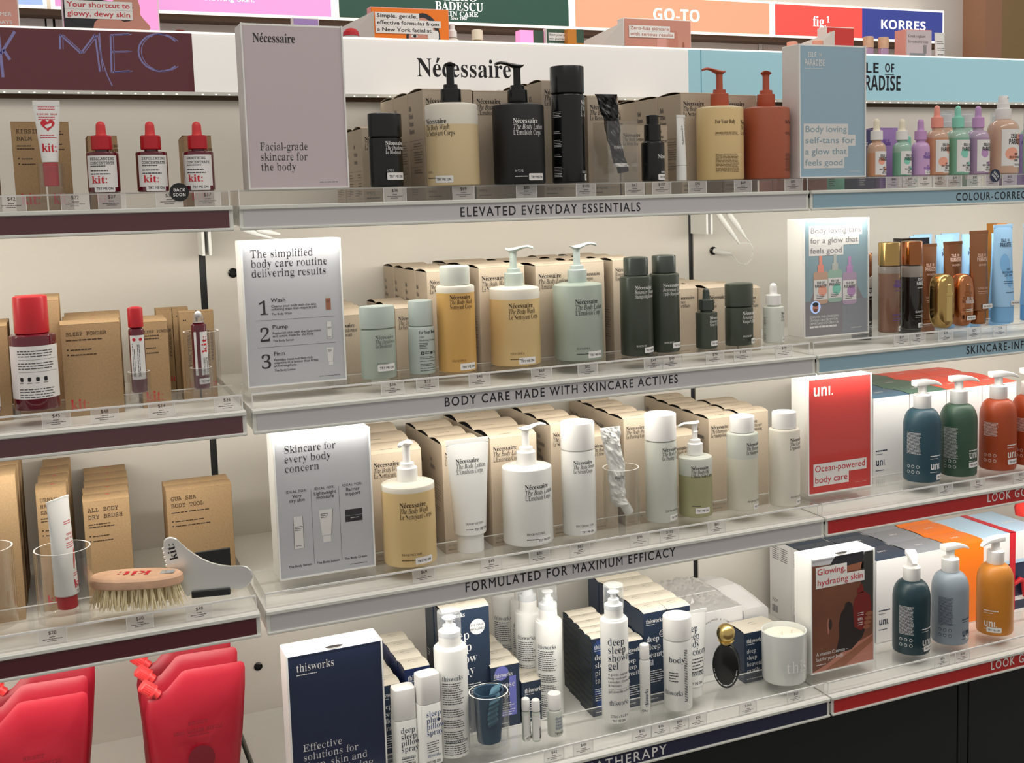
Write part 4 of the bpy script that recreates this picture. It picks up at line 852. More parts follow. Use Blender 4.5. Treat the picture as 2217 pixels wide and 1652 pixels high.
dropper('frosted clear dropper bottle with a white cap', 0.9470, 0.0393, Z2, 0.2, 0.0192, 0.0665, 'frosted_grey', 'cap_white', 'cap_white', lambda mb, mp: (brand(mb, mp, 0.0005, 0.0525, 0.66, 'The Scalp Serum', 'Le Sérum Cuir', 'ink_black', 0.9), mb.micro(mp, -0.036, 0.046, 0.006, 6, 0.0026, 'ink_grey'), mb.micro(mp, -0.036, 0.016, 0.006, 5, 0.0022, 'ink_grey')), rc=0.0143, hc=0.0185, rb=0.0068, hb=0.0215, stk=(0.002, 0.0015), ss=0.80)
Y2 = 0.108
stack(ords('short beige deodorant carton, # one beside the routine sign', 4), 0.1471, Y2, ZS[1], 0.0630, 0.062, 0.1180, dx=0.004, front=cfront('The Deodorant', 'Le Déodorant', 0.8, 0.118, 'EUCALYPTUS'), bow=0.009)
stack(ords('beige gel deodorant carton, # one between the two sage deodorants', 3), 0.2545, Y2, ZS[1], 0.0530, 0.062, 0.1230, front=cfront('The Deodorant', 'Le Gel Déodorant', 0.8, 0.123, 'EUCALYPTUS'), bow=0.006)
stack(ords('narrow beige wash carton, # in the row behind the amber cylinder bottle', 4), 0.3104, Y2, ZS[1], 0.0660, 0.066, 0.1805, front=cfront('The Body Wash', 'Le Nettoyant Corps', 0.85, scent='EUCALYPTUS'), sidetxt=side_lines(('Multi', 'Huiles.', 'Nettoyant', 'Nourrissant.'), d=0.066, s=0.85))
stack(ords('beige wash carton, # in the row behind the amber bottle with pale green pump', 3), 0.4018, Y2, ZS[1], 0.0830, 0.085, 0.1830, front=cfront(*WASH, h=0.183, scent='EUCALYPTUS'), sidetxt=side_lines(('Multi', 'Huiles.', 'Nettoyant', 'Nourrissant.')), topdeco=ctop)
stack(ords('beige lotion carton, # in the row behind the sage green pump bottle', 3), 0.5056, Y2, ZS[1], 0.0850, 0.085, 0.1815, front=cfront(*LOT, h=0.1815, scent='EUCALYPTUS'), sidetxt=side_lines(('Prendre', 'Soin', 'Du', 'Corps.')), topdeco=ctop)
stack(ords('narrow beige shampoo carton, # one right of the sage green pump bottle', 4), 0.5930, Y2 + 0.004, ZS[1], 0.0460, 0.062, 0.1835, front=lambda mb, mp: brand(mb, mp, -0.0 + 0.003, 0.160, 0.8, 'Shampoo', 'Romarin', 'ink_black'), sidetxt=side_lines(('Nettoie', 'Fortifie.'), d=0.062))
stack(ords('narrow beige conditioner carton, # one behind the pair of dark green bottles', 4), 0.6560, Y2 + 0.004, ZS[1], 0.0600, 0.062, 0.1835, front=cfront('Rosemary', 'Romarin', 0.85, 0.1835), sidetxt=side_lines(('Rosemary', 'Purifie', 'Démêle', 'Fortifie'), d=0.062))
stack(ords('short beige serum carton, # one left of the dark green dropper', 4), 0.7420, Y2, ZS[1], 0.0500, 0.055, 0.1180, dx=0.004, front=cfront('Serum', 'Romarin', 0.85, 0.118), bow=0.008)
stack(ords('short beige mask carton, # one left of the dark green mask', 3), 0.7990, Y2 + 0.03, ZS[1], 0.0460, 0.055, 0.1220, dx=0.004, front=cfront('Serum', 'Fortifiant', 0.8, 0.122), sidetxt=side_lines(('Hydrolat', 'Renforce.'), h=0.122, d=0.055, s=0.7), bow=0.008)
stack(ords('short beige mask carton, # one behind the dark green mask', 4), 0.8476, Y2, ZS[1], 0.0640, 0.060, 0.1230, front=cfront('Mask', 'Masque', 0.85, 0.123), sidetxt=side_lines(('Rosemary', 'Esprit', 'Sérum', 'Fortifiant'), h=0.123, d=0.060, s=0.75), bow=0.006)
stack(ords('short beige scalp serum carton, # one left of the frosted dropper', 3), 0.9150, Y2, ZS[1], 0.0500, 0.055, 0.1175, front=lambda mb, mp: brand(mb, mp, 0.005, 0.098, 0.8, 'Scalp Serum', 'Sérum Capillaire', 'ink_black'), bow=0.006)

# ------------------------------------------------------------------ third shelf, middle bay
pump_bottle('amber bottle with a white pump beside the concern sign', 0.2397, 0.0238, Z3, 0.0, 'amber', 'cap_white', -PI / 2 - 0.55, *WASH, 'ink_brown', 'FRAGRANCE FREE', hi='frosted', level=0.119, h=0.1285, stk=(-0.004, 0.0045))
tube('lotion_tube', 'white lotion tube standing on its cap on the third shelf', 0.3430, 0.0270, Z3, 0.0, 0.0262, 0.0365, 0.1480, 'white_plastic', 'white_plastic', 0.0300, 0.0218, lambda mb, mp: (brand(mb, mp, -0.0225, 0.118, 0.92, *LOT, 'ink_black'), mb.text(mp, -0.0145, 0.0185, 'FRAGRANCE FREE', 'serif', 0.0050, 'ink_black', sx=0.7), mb.micro(mp, -0.0145, 0.0108, 0.012, 1, 0.003, 'ink_grey'), mb.text(mp, -0.0005, 0.0085, 'TRY ME ON', 'sansm', 0.0058, 'ink_black', w=0.0235)))
pump_bottle('white pump bottle with black lettering on the third shelf', 0.4473, 0.0320, Z3, 0.0, 'white_plastic', 'cap_white', 0.05, *LOT, 'ink_black', 'FRAGRANCE FREE', tu=-0.0195, stk=(-0.002, 0.0045))
cap_bottle('serum_cylinder', 'tall white cylinder bottle right of the white pump bottle', 'bottle', 0.5423, 0.0317, Z3, 0.0, 0.0291, 0.1462, 0.0470, 'white_plastic', 'cap_white', lambda mb, mp: (brand(mb, mp, -0.0205, 0.1245, 0.82, 'The Body Serum', 'Le Sérum Corps', 'ink_black'), mb.text(mp, -0.0185, 0.0165, 'HYALURONIC ACID', 'serif', 0.0050, 'ink_black', sx=0.7)), stk=(-0.0115, 0.0025), ss=0.95)
cap_bottle('peel_cylinder', 'frosted grey cylinder bottle with a white cap on the third shelf', 'bottle', 0.7022, 0.0309, Z3, 0.0, 0.0280, 0.1439, 0.0475, 'frosted_grey', 'cap_white', lambda mb, mp: (brand(mb, mp, -0.0115, 0.1275, 0.82, 'The Body Peel', 'Le Peeling Corps', 'ink_black'), mb.text(mp, -0.0075, 0.0195, '12% AHA BHA PHA', 'serif', 0.0050, 'ink_black', sx=0.7)), stk=(0.0015, 0.0035), ss=0.92)
t = thing('pump_bottle', 'olive oil coloured pump bottle with a white pump', 'pump bottle', (0.7714, 0.0299, Z3), 0.0)
mb = MB(); p, ms = two_tone(body_prof(0.0304, 0.1075, 0.014, 0.0015, 0.004), 0.076, 'oil_olive', 'frosted_grey'); mb.lathe(p, ms, 56); mp = wrap(0.0304); brand(mb, mp, -0.0235, 0.0880, 0.78, 'The Body Oil', "L'Huile Soin Corps", 'ink_black'); mb.micro(mp, -0.0225, 0.0215, 0.016, 1, 0.0035, 'ink_grey'); mb.build('body', t)
mb = MB(); mb.lathe([(0.0134, 0.109), (0.0142, 0.110), (0.0140, 0.1295), (0.0128, 0.1305), (0.0104, 0.1312), (0.0100, 0.1365), (0.0055, 0.1372)], 'cap_white', 36); mb.build('collar', t)
mb = MB(); mb.lathe([(0.0050, 0.137), (0.0048, 0.150), (0.0056, 0.1512), (0.0048, 0.1525), (0.0052, 0.164)], 'cap_white', 20); sweep_head(mb, [(-0.008, 0.1695, 0.003, 0.0006), (-0.006, 0.1672, 0.0065, 0.0022), (0.0, 0.1660, 0.0074, 0.0038), (0.010, 0.1665, 0.0052, 0.0028), (0.022, 0.1675, 0.0038, 0.0020), (0.0335, 0.1640, 0.0032, 0.0017)], 'cap_white'); mb.build('pump_head', t).rotation_euler = (0, 0, PI)
try_sticker(t, mp, -0.0165, 0.0085, 0.92)
cap_bottle('shampoo_bottle', 'milky shampoo bottle with a white cap on the third shelf', 'bottle', 0.8667, 0.0237, Z3, 0.0, 0.0285, 0.1412, 0.0300, 'shampoo_milk', 'cap_white', lambda mb, mp: (brand(mb, mp, -0.0085, 0.1195, 0.80, 'The Shampoo', 'Le Shampooing', 'ink_black'), mb.text(mp, -0.0075, 0.0165, 'FRAGRANCE FREE', 'serif', 0.0048, 'ink_black', sx=0.7)), hi='frosted_grey', level=0.096, rc=0.0224, stk=(0.005, 0.0025), ss=0.86)
cap_bottle('conditioner_bottle', 'creamy white conditioner bottle at the end of the third shelf', 'bottle', 0.9489, 0.0105, Z3, 0.0, 0.0285, 0.1420, 0.0305, 'frosted', 'cap_white', lambda mb, mp: (brand(mb, mp, -0.0065, 0.1210, 0.80, 'The Conditioner', "L'Après-Shampooing", 'ink_black', 0.9), mb.text(mp, -0.0055, 0.0165, 'BALANCING CREAM', 'serif', 0.0048, 'ink_black', sx=0.7)), rc=0.0224, stk=(0.006, 0.0035), ss=0.86)
cup('round clear cup holding the crumpled white tube', 0.6215, 0.0275, Z3, 0.0318, 0.1050, 0.012)
crumpled('crumpled_tube', 'crumpled white tube leaning in a round clear cup', 0.6215, 0.0275, Z3, [(0.178, -0.0215, 0.0198, 0.0012, -0.004), (0.150, -0.0185, 0.0165, 0.0055, -0.003), (0.110, -0.0090, 0.0160, 0.0070, 0), (0.070, -0.0080, 0.0150, 0.0080, 0), (0.050, -0.0060, 0.0150, 0.0095, 0), (0.037, 0.0010, 0.0130, 0.0105, 0)], 'white_plastic', 'white_plastic', (0.0050, 0.0385, 0.0150, 0.0215), 0.0085, 'white_plastic', 11, 'essaire', 'ink_black')
Y3 = 0.094
stack(ords('beige body wash carton, # in the row beside the concern sign', 3), 0.1985, Y3, ZS[2], 0.0865, 0.085, 0.1850, dx=0.004, front=cfront(*WASH, h=0.185, scent='FRAGRANCE FREE'), topdeco=ctop, bow=0.009)
stack(ords('beige tube carton, # in the row behind the white lotion tube', 3), 0.3205, Y3, ZS[2], 0.0680, 0.072, 0.1875, front=cfront(*LOT, 0.85, 0.1875, 'FRAGRANCE FREE'), sidetxt=side_lines(('Soin', 'Hydratant'), d=0.072), topdeco=ctop, bow=0.007)
stack(ords('beige lotion carton, # in the row behind the white pump bottle', 3), 0.4068, Y3, ZS[2], 0.0855, 0.085, 0.1880, front=cfront(*LOT, h=0.188, scent='FRAGRANCE FREE'), topdeco=ctop, bow=0.010)
stack(ords('beige serum carton, # in the row behind the tall white cylinder', 4), 0.5190, Y3, ZS[2], 0.0640, 0.066, 0.1995, dx=0.002, front=cfront('The Body Serum', 'Le Sérum Corps', 0.9, 0.1995, 'FRAGRANCE FREE'), sidetxt=side_lines(('Acide', 'Hyaluronique.', 'Sérum', 'Hydratant.'), d=0.066, h=0.1995), topdeco=ctop, bow=0.007)
stack(ords('short beige cream carton, # one behind the crumpled white tube', 2), 0.5960, Y3, ZS[2], 0.0520, 0.062, 0.1700, front=cfront('The Body Cream', 'La Crème Corps', 0.8, 0.17), bow=0.006)
stack(ords('beige peel carton, # in the row left of the frosted grey cylinder', 4), 0.6620, Y3, ZS[2], 0.0600, 0.064, 0.1950, dx=0.003, front=cfront('The Body Peel', 'Le Peeling Corps', 0.85, 0.195, '12% AHA BHA PHA'), sidetxt=side_lines(('Pour Le Corps.',), d=0.064, h=0.195), topdeco=ctop, bow=0.006)
stack(ords('short beige oil carton, # one behind the olive pump bottle', 2), 0.7420, Y3, ZS[2], 0.0730, 0.070, 0.1520, front=lambda mb, mp: brand(mb, mp, 0.016, 0.127, 0.85, 'The Body Oil', "L'Huile Corps", 'ink_black'), bow=0.006)
stack(ords('beige shampoo carton, # in the row behind the milky shampoo bottle', 5), 0.8390, Y3, ZS[2], 0.0640, 0.056, 0.1775, dx=0.004, front=cfront('The Shampoo', 'Le Shampooing', 0.85, 0.1775, 'FRAGRANCE FREE'), sidetxt=side_lines(('Acide', 'Hyaluronique.', 'Shampooing'), d=0.056), topdeco=ctop, bow=0.006)
stack(ords('beige conditioner carton, # one behind the creamy white conditioner', 3), 0.9065, Y3, ZS[2], 0.0640, 0.056, 0.1800, dx=0.004, front=cfront('The Conditioner', "L'Après-Shampooing", 0.8, 0.18, 'FRAGRANCE FREE'), topdeco=ctop, bow=0.006)
# ------------------------------------------------------------------ bottom shelf, middle bay
def swirl(mb, mp, w, d):
    pts = [(w * 0.5 + 0.010 * math.cos(a), d * 0.5 + 0.006 * math.sin(a)) for a in [PI * (0.15 + 0.75 * i / 10) for i in range(11)]]
    for i, ((a, b), (c, e)) in enumerate(zip(pts, pts[1:])):
        q = 0.0003 + 0.0012 * i / 10; mb.poly(mp, [(a, b), (c, e), (c, e + q), (a, b + q)], 'ink_navy')
    mb.micro(mp, w * 0.5 - 0.006, d * 0.42, 0.012, 1, 0.003, 'ink_faint')
def navy_box(labels, x, y, w, d, h, lines, step=None, m='navy_card', side='navy_card', size=0.0125, deco=None, bow=0.0035, dx=0.0, sidedeco=None, head=0.012, gap=None, rot=0.0, hs=0.0115):
    def fr(mb, mp):
        mb.text(mp, 0.005, h - head - 0.008, 'thisworks', 'serifb', hs, 'ink_white', w=min(0.036, w - 0.009)); mb.micro(mp, 0.005, h - head - 0.0115, 0.018, 1, 0.003, 'ink_white')
        for i, s_ in enumerate(lines): mb.text(mp, 0.005, h - head - 0.026 - (gap or size) * i - 0.002, s_, 'serif', size, 'ink_white', sx=0.92)
        y0 = h - head - 0.028 - (gap or size) * len(lines); n = int(max(0, min(6, (y0 - 0.012) / 0.0045)))
        mb.micro(mp, 0.005, y0 + 0.003, w - 0.012, n, 0.0042, 'ink_white', seed=len(lines)); mb.micro(mp, 0.005, 0.007, w * 0.5, 1, 0.004, 'ink_white', seed=3)
        if deco: deco(mb, mp)
    return stack(labels, x, y, ZS[3], w, d, h, step=step, dx=dx, m=m, side=side, lid='lid_cream', front=fr, sidetxt=sidedeco, topdeco=lambda mb, mp: swirl(mb, mp, w, d), bow=bow, rot=rot)
navy_box(ords('navy pillow spray carton, # in the row beside the navy sign', 4), 0.1850, 0.078, 0.0430, 0.040, 0.1345, ('deep', 'sleep', 'pillow', 'spray'), m='navy_card')
navy_box(ords('brighter blue spray carton, # in the row behind the second white spray', 4), 0.2385, 0.086, 0.0440, 0.042, 0.1520, ('sleep', 'plus', 'pillow', 'spray'), m='navy_deep', side='navy_deep')
def mask_dot(mb, mp):
    mb.disc(mp, 0.063, 0.190, 0.0140, 'paper_white', 0.0005); mb.text(mp, 0.063, 0.1915, 'EYE MASK', 'sans', 0.0056, 'ink_navy', align='c', e=0.0008); mb.text(mp, 0.063, 0.1845, 'INCLUDED', 'sans', 0.0056, 'ink_navy', align='c', e=0.0008)
navy_box(ords('large dark blue boxed set with a round white sticker, # one', 2), 0.3180, 0.120, 0.0855, 0.047, 0.2240, ('', 'deep', 'sleep', 'pillow', 'spray'), size=0.024, gap=0.0215, deco=mask_dot, step=0.055, bow=0.006, side='navy_side', head=0.004, sidedeco=lambda mb, mp: mb.micro(mp, -0.040, 0.130, 0.016, 3, 0.005, 'ink_white', h=0.36))
def choose_art(mb, mp):
    mb.disc(mp, 0.020, 0.100, 0.013, 'violet', 0.0002); mb.quad(mp, 0.034, 0.020, 0.047, 0.092, 'violet', 0.0002); mb.quad(mp, 0.0, 0.020, 0.047, 0.030, 'violet', 0.00022)
navy_box(ords('navy carton with violet shapes, # in the row behind the clear cup', 4), 0.4000, 0.112, 0.0540, 0.036, 0.1130, ('choose', 'sleep'), size=0.0155, gap=0.0165, deco=choose_art)
navy_box(ords('small navy carton, # in the row behind the two slim white tubes', 4), 0.4560, 0.108, 0.0470, 0.036, 0.0760, (), hs=0.0125)
def talk_art(mb, mp): mb.disc(mp, 0.018, 0.128, 0.014, 'ink_blue', 0.00018); mb.quad(mp, 0.004, 0.040, 0.030, 0.052, 'ink_blue', 0.00018); mb.disc(mp, 0.020, 0.024, 0.012, 'ink_blue', 0.00018)
def talk_side(mb, mp):
    rd = random.Random(4)
    for k in range(11): mb.quad(mp, -0.028, 0.008 + k * 0.0125, -0.001, 0.0145 + k * 0.0125 - rd.random() * 0.002, 'charcoal', 0.0002)
navy_box(ords('flat navy talc carton, # in the dark sided row behind the shower gel', 5), 0.5788, 0.0745, 0.0580, 0.0290, 0.1450, ('deep', 'sleep', 'pillow', 'talc'), deco=talk_art, side='navy_side', sidedeco=talk_side, dx=0.0025, gap=0.0145, size=0.0145)
navy_box(ords('low navy carton, # in the row left of the tall beauty oil cartons', 4), 0.6420, 0.078, 0.0420, 0.036, 0.1250, ('deep', 'sleep', 'breath', 'in'), size=0.0120)
def oil_side(mb, mp): mb.micro(mp, -0.048, 0.100, 0.044, 4, 0.007, 'ink_white', h=0.3, rag=0.1)
def oil_dot(mb, mp):
    for r0 in (0.0070, 0.0062): mb.disc(mp, 0.0390, 0.1290, r0, 'ink_white' if r0 == 0.0070 else 'navy_card', 0.0005 if r0 == 0.0070 else 0.0006)
    mb.micro(mp, 0.034, 0.131, 0.010, 2, 0.004, 'ink_white', e=0.0008)
navy_box(ords('tall beauty oil carton, # in the left row behind the white cylinder', 5), 0.6860, 0.078, 0.0480, 0.048, 0.1720, ('', 'deep', 'sleep', 'beauty', 'oil'), size=0.0150, gap=0.0150, deco=oil_dot, sidedeco=oil_side, dx=0.001)
navy_box(ords('tall beauty oil carton, # in the right row behind the white cylinder', 5), 0.7355, 0.078, 0.0480, 0.048, 0.1715, ('', 'deep', 'sleep', 'beauty', 'oil'), size=0.0150, gap=0.0150, sidedeco=oil_side, dx=0.0005)
def film_box(label, x, y, d):
    t = thing('gift_box', label, 'boxed gift', (x, y, ZS[3]))
    b = MB(); b.box(0, 0, 0, 0.108, d, 0.1270, 'card_white', b=0.0008); mp = plane(0, 0, 0)
    for i, c in enumerate('SANDALWOOD & PINK PEPPER · · · ·'):
        a = PI * 0.72 - i * 0.085; cx, cz, rr = 0.046, 0.062, 0.046
        ca, sa = math.cos(a), math.sin(a)
        b.text(lambda u, v, e: (cx + (rr + v) * ca + u * sa, -e, cz + (rr + v) * sa - u * ca), 0, 0, c, 'sans', 0.0052, 'ink_faint', align='c')
    b.build('box', t)
    f = MB(); n = 14; rd = random.Random(int(y * 999)); P = [[None] * (n + 1) for _ in range(n + 1)]
    for i in range(n + 1):
        for j in range(n + 1):
            u, v = i / n, j / n; ed = min(u, 1 - u, v, 1 - v)
            z = 0.1275 + (0.0115 * min(1, ed * 5)) * (0.35 + abs(noise.noise(Vector((u * 7 + y * 30, v * 9, y * 9)))) * 1.4)
            P[i][j] = (0.108 * u, d * v, z)
    for i in range(n):
        for j in range(n): f.add([P[i][j], P[i + 1][j], P[i + 1][j + 1], P[i][j + 1]], [(0, 1, 2, 3)], 'clear_film')
    f.build('film_wrap', t); return t
film_box('white boxed diffuser wrapped in clear film, front one behind the gold stopper', 0.8265, 0.134, 0.098)
film_box('white boxed diffuser wrapped in clear film, rear one behind the gold stopper', 0.8285, 0.236, 0.098)
t = thing('curved_carton', 'white carton with a bowed top behind the candle carton', 'carton', (0.9400, 0.140, ZS[3]))
mb = MB(); prof = [(0.0, 0.115), (0.05, 0.124), (0.10, 0.130), (0.15, 0.128), (0.20, 0.118), (0.225, 0.100)]
rg = [[(0, y, 0), (0.058, y, 0), (0.058, y, z - 0.006), (0.045, y, z), (0.012, y, z), (0, y, z - 0.003)] for y, z in prof]; mb.rings(rg, 'card_white', smooth=False); mb.build('body', t)
navy_box(['navy carton with a white lid behind the candle'], 0.8959, 0.069, 0.0800, 0.062, 0.0985, ('deep', 'sleep', 'heavenly', 'candle'), size=0.0118, gap=0.0128)

def spray(label, x, y, rot, h, hc, lines, ink, plus=False):
    """flat white spray with a square-shouldered cap"""
    t = thing('pillow_spray', label, 'spray bottle', (x, y, Z4), rot)
    def outline(wd, dp, z): return [(wd * math.copysign(abs(math.cos(a)) ** 0.42, math.cos(a)), dp * math.copysign(abs(math.sin(a)) ** 0.42, math.sin(a)), z) for a in [2 * PI * i / 36 for i in range(36)]]
    b = MB(); b.rings([outline(0.0178, 0.0148, 0), outline(0.0190, 0.0160, 0.0015), outline(0.0190, 0.0160, h - 0.0015), outline(0.0182, 0.0152, h)], 'white_plastic')
    mp = plane(0, -0.0161, 0)
    for i, s_ in enumerate(lines): b.text(mp, -0.0105, h - 0.020 - 0.0105 * i, s_, 'serif', 0.0135, ink, sx=0.92)
    if plus: b.quad(mp, 0.0085, h - 0.0285, 0.0145, h - 0.0265, 'ink_navy'); b.quad(mp, 0.0105, h - 0.0305, 0.0125, h - 0.0245, 'ink_navy')
    b.micro(mp, -0.0105, h - 0.022 - 0.0105 * len(lines), 0.021, 5, 0.0040, 'ink_grey'); b.text(mp, -0.010, 0.0150, 'thisworks', 'serif', 0.0085, ink, w=0.023); b.text(mp, -0.0125, 0.0040, 'TRY ME ON', 'sansm', 0.0068, 'ink_black', w=0.025)
    b.build('body', t)
    c = MB(); c.rings([outline(0.0182, 0.0152, h + 0.0006), outline(0.0186, 0.0156, h + 0.0016), outline(0.0182, 0.0152, h + hc - 0.003), outline(0.0176, 0.0146, h + hc - 0.0008), outline(0.016, 0.013, h + hc)], 'cap_white'); c.build('cap', t)
spray('flat white pillow spray nearest the navy sign', 0.2166, 0.022, 0.0, 0.0787, 0.0520, ('deep', 'sleep', 'pillow', 'spray'), 'ink_navy')
spray('flat white pillow spray with a small black plus sign', 0.2539, 0.010, 0.12, 0.1030, 0.0480, ('sleep', 'plus', 'pillow', 'spray'), 'ink_blue', True)
def overcap_bottle(label, x, y, z, rot, r, h, deco, group=None, hcol=0.030, hcap=0.062):
    t = thing('spray_bottle', label, 'bottle', (x, y, z), rot, group)
    b = MB(); b.lathe(body_prof(r, h, r * 0.72, 0.0022, 0.004), 'white_plastic', 56); deco(b, wrap(r)); b.build('body', t)
    rc = r * 0.66; c = MB(); co = None; c.lathe([(rc, h + 0.0018), (rc + 0.0006, h + 0.004), (rc, h + hcol), (rc - 0.0015, h + hcol + 0.001), (rc * 0.62, h + hcol + 0.0014), (rc * 0.60, h + hcol + 0.009), (rc * 0.40, h + hcol + 0.010)], 'cap_white', 40); co = c.build('collar', t)
    a = MB(); z0 = h + hcol + 0.0095; a.lathe([(rc * 0.34, z0), (rc * 0.32, z0 + 0.008), (rc * 0.62, z0 + 0.011), (rc * 0.64, z0 + 0.0125), (rc * 0.5, z0 + 0.0132)], 'cap_white', 30); a.build('actuator', co)
    o = MB(); o.lathe([(rc + 0.0014, h + hcol * 0.72), (rc + 0.0012, h + hcap - 0.001), (rc, h + hcap), (0.0005, h + hcap + 0.0006)], 'overcap_clear', 44); o.build('overcap', t)
    return t
def back_print(mb, mp):
    mb.text(mp, -0.0265, 0.1330, 'thisworks', 'serif', 0.0120, 'ink_navy', w=0.036)
    for v, n in ((0.1275, 10), (0.0835, 4), (0.0650, 4), (0.0460, 6)): mb.micro(mp, -0.0265, v, 0.036, n, 0.0038, 'ink_grey', seed=n + 2, h=0.38)
    mb.text(mp, -0.0265, 0.0265, 'thisworks.com', 'serif', 0.0105, 'ink_navy', w=0.042); mb.micro(mp, -0.0265, 0.022, 0.044, 5, 0.0036, 'ink_grey', seed=9, h=0.38)
overcap_bottle('tall white bottle covered in fine print beside the clear cup', 0.2993, 0.0226, Z4, 0.1, 0.0272, 0.1835, back_print, hcol=0.0255, hcap=0.0585)
def gel_print(mb, mp):
    for i, s_ in enumerate(('deep', 'sleep', 'shower', 'gel')): mb.text(mp, -0.0245, 0.1420 - 0.0142 * i, s_, 'serif', 0.0185, 'ink_navy', sx=0.86)
    for i, s_ in enumerate(('A gentle sulphate-free', 'body wash with', 'Lavender, Chamomile', '& Vetivert')): mb.text(mp, -0.0245, 0.0880 - 0.0066 * i, s_, 'sans', 0.0060, 'ink_grey', sx=0.92)
    mb.quad(mp, -0.0245, 0.0630, 0.018, 0.0634, 'ink_grey', n=6); mb.text(mp, -0.0245, 0.0570, 'gel douche relaxant', 'serif', 0.0066, 'ink_grey', sx=0.9); mb.text(mp, -0.0235, 0.0345, 'thisworks', 'serif', 0.0128, 'ink_navy', w=0.0385); mb.text(mp, -0.0215, 0.0125, '250ml e 8.4 fl oz', 'serif', 0.0066, 'ink_grey', w=0.034); mb.text(mp, -0.0185, 0.0045, 'TRY ME ON', 'sansm', 0.0062, 'ink_black', w=0.0235)
overcap_bottle('white shower gel bottle with large blue lettering', 0.5917, 0.0077, Z4, 0.05, 0.0243, 0.1830, gel_print, hcol=0.0245, hcap=0.0590)
ov = None
for i, (x, y, lb) in enumerate(((0.5148, 0.118, 'front one'), (0.4990, 0.176, 'second one'), (0.5120, 0.232, 'third one'), (0.4960, 0.288, 'rear one'))):
    lb = 'white bottle printed with small text behind the cartons, %s of the row' % lb
    if ov is None:
        ov = overcap_bottle(lb, x, y, ZS[3], -0.25, 0.0243, 0.1800, lambda mb, mp: (back_print(mb, mp), [mb.quad(mp, -0.006 + 0.0016 * k, 0.024, -0.0052 + 0.0016 * k - (k % 2) * 0.0003, 0.045, 'ink_black') for k in range(13)]), hcol=0.0300, hcap=0.060, group='small print bottles behind the cartons')
    else: clone(ov, lb, (x, y, ZS[3]))
# blue eye mask in its cup
cup('round clear cup holding the folded blue eye mask', 0.3579, 0.0078, Z4, 0.0330, 0.0985, 0.012)
t = thing('eye_mask', 'folded slate blue eye mask in the clear cup', 'eye mask', (0.3579, 0.0078, Z4 + 0.0132))
mb = MB(); rg = []
for q in range(15):
    zz = 0.0015 + 0.0855 * q / 14; ring = []
    for i in range(30):
        a = 2 * PI * i / 30; rr = 0.0195 + 0.0055 * (q / 14) + 0.0012 * noise.noise(Vector((math.cos(a) * 2, math.sin(a) * 2, zz * 60)))
        ring.append((rr * math.cos(a) - 0.001 * (1 - q / 14), rr * math.sin(a), zz))
    rg.append(ring)
rg.append([(p[0] * 0.90, p[1] * 0.90, 0.0865) for p in rg[-1]]); rg.append([(p[0] * 0.95, p[1] * 0.95, 0.058) for p in rg[-1]])
mb.rings(rg, 'cloth_blue'); mb.build('pad', t)
mb = MB(); rg = []; path = [(0.0120, 0.004, 0.080), (0.0115, -0.0060, 0.0955), (0.004, -0.0180, 0.0935), (0.001, -0.0235, 0.076), (-0.003, -0.0235, 0.056), (-0.002, -0.0228, 0.034)]
P = []
for a, b in zip(path, path[1:]): P += [tuple(a[k] + (b[k] - a[k]) * i / 8 for k in range(3)) for i in range(8)]
for q, p in enumerate(P):
    wv = 0.0088 + 0.0010 * math.sin(q * 1.9); rg.append([(p[0] + wv * math.cos(a), p[1] - 0.0012 + 0.0020 * math.sin(a) - 0.0007 * math.sin(q * 1.9), p[2] + 0.003 * math.cos(a)) for a in [2 * PI * i / 14 for i in range(14)]])
mb.rings(rg, 'cloth_slate'); mb.build('gathered_strap', t)
for i, (x, y, rot, hb, hc, lb) in enumerate(((0.4221, 0.0054, 0.5, 0.0522, 0.0215, 'slim white tube with a sideways sticker, left of the pair'), (0.4362, -0.0048, 0.2, 0.0519, 0.0210, 'slim white tube with a barcode, right of the pair'))):
    t = cap_bottle('slim_roller', lb, 'roller bottle', x, y, Z4, rot, 0.0072, hb, hc, 'frosted_grey', 'cap_white', lambda mb, mp: (mb.quad(mp, -0.0105, 0.004, 0.0105, hb - 0.006, 'paper_white', 0.0002, 12), mb.text(lambda u, v, e: mp(-v, u, e), 0.006, -0.0045, 'thisworks', 'serifb', 0.0060, 'ink_navy', w=0.020), [mb.quad(mp, 0.002, 0.006 + k * 0.0014, 0.0075, 0.0066 + k * 0.0014, 'ink_black', 0.0004, 3) for k in range(14)]), rc=0.0070)
    if i == 0:
        s_ = MB(); s_.box(-0.014, -0.0086, 0.004, 0.013, -0.0078, 0.0125, 'paper_white'); s_.text(plane(0, -0.0087, 0), 0, 0.0062, 'TRY ME ON', 'sansm', 0.0060, 'ink_black', align='c', w=0.023); s_.build('sticker', t)
cap_bottle('blend_bottle', 'small frosted bottle with a ribbed white cap', 'roller bottle', 0.4733, 0.0020, Z4, 0.1, 0.0130, 0.0460, 0.0285, 'frosted_grey', 'cap_white', lambda mb, mp: ([mb.text(mp, -0.0055, 0.0315 - 0.0058 * i, s_, 'serif', 0.0072, 'ink_blue', sx=0.9) for i, s_ in enumerate(('deep', 'sleep', 'super', 'blend'))], mb.text(mp, -0.0065, 0.0050, 'TRY ME ON', 'sansm', 0.0060, 'ink_black', w=0.022)), rc=0.0116)
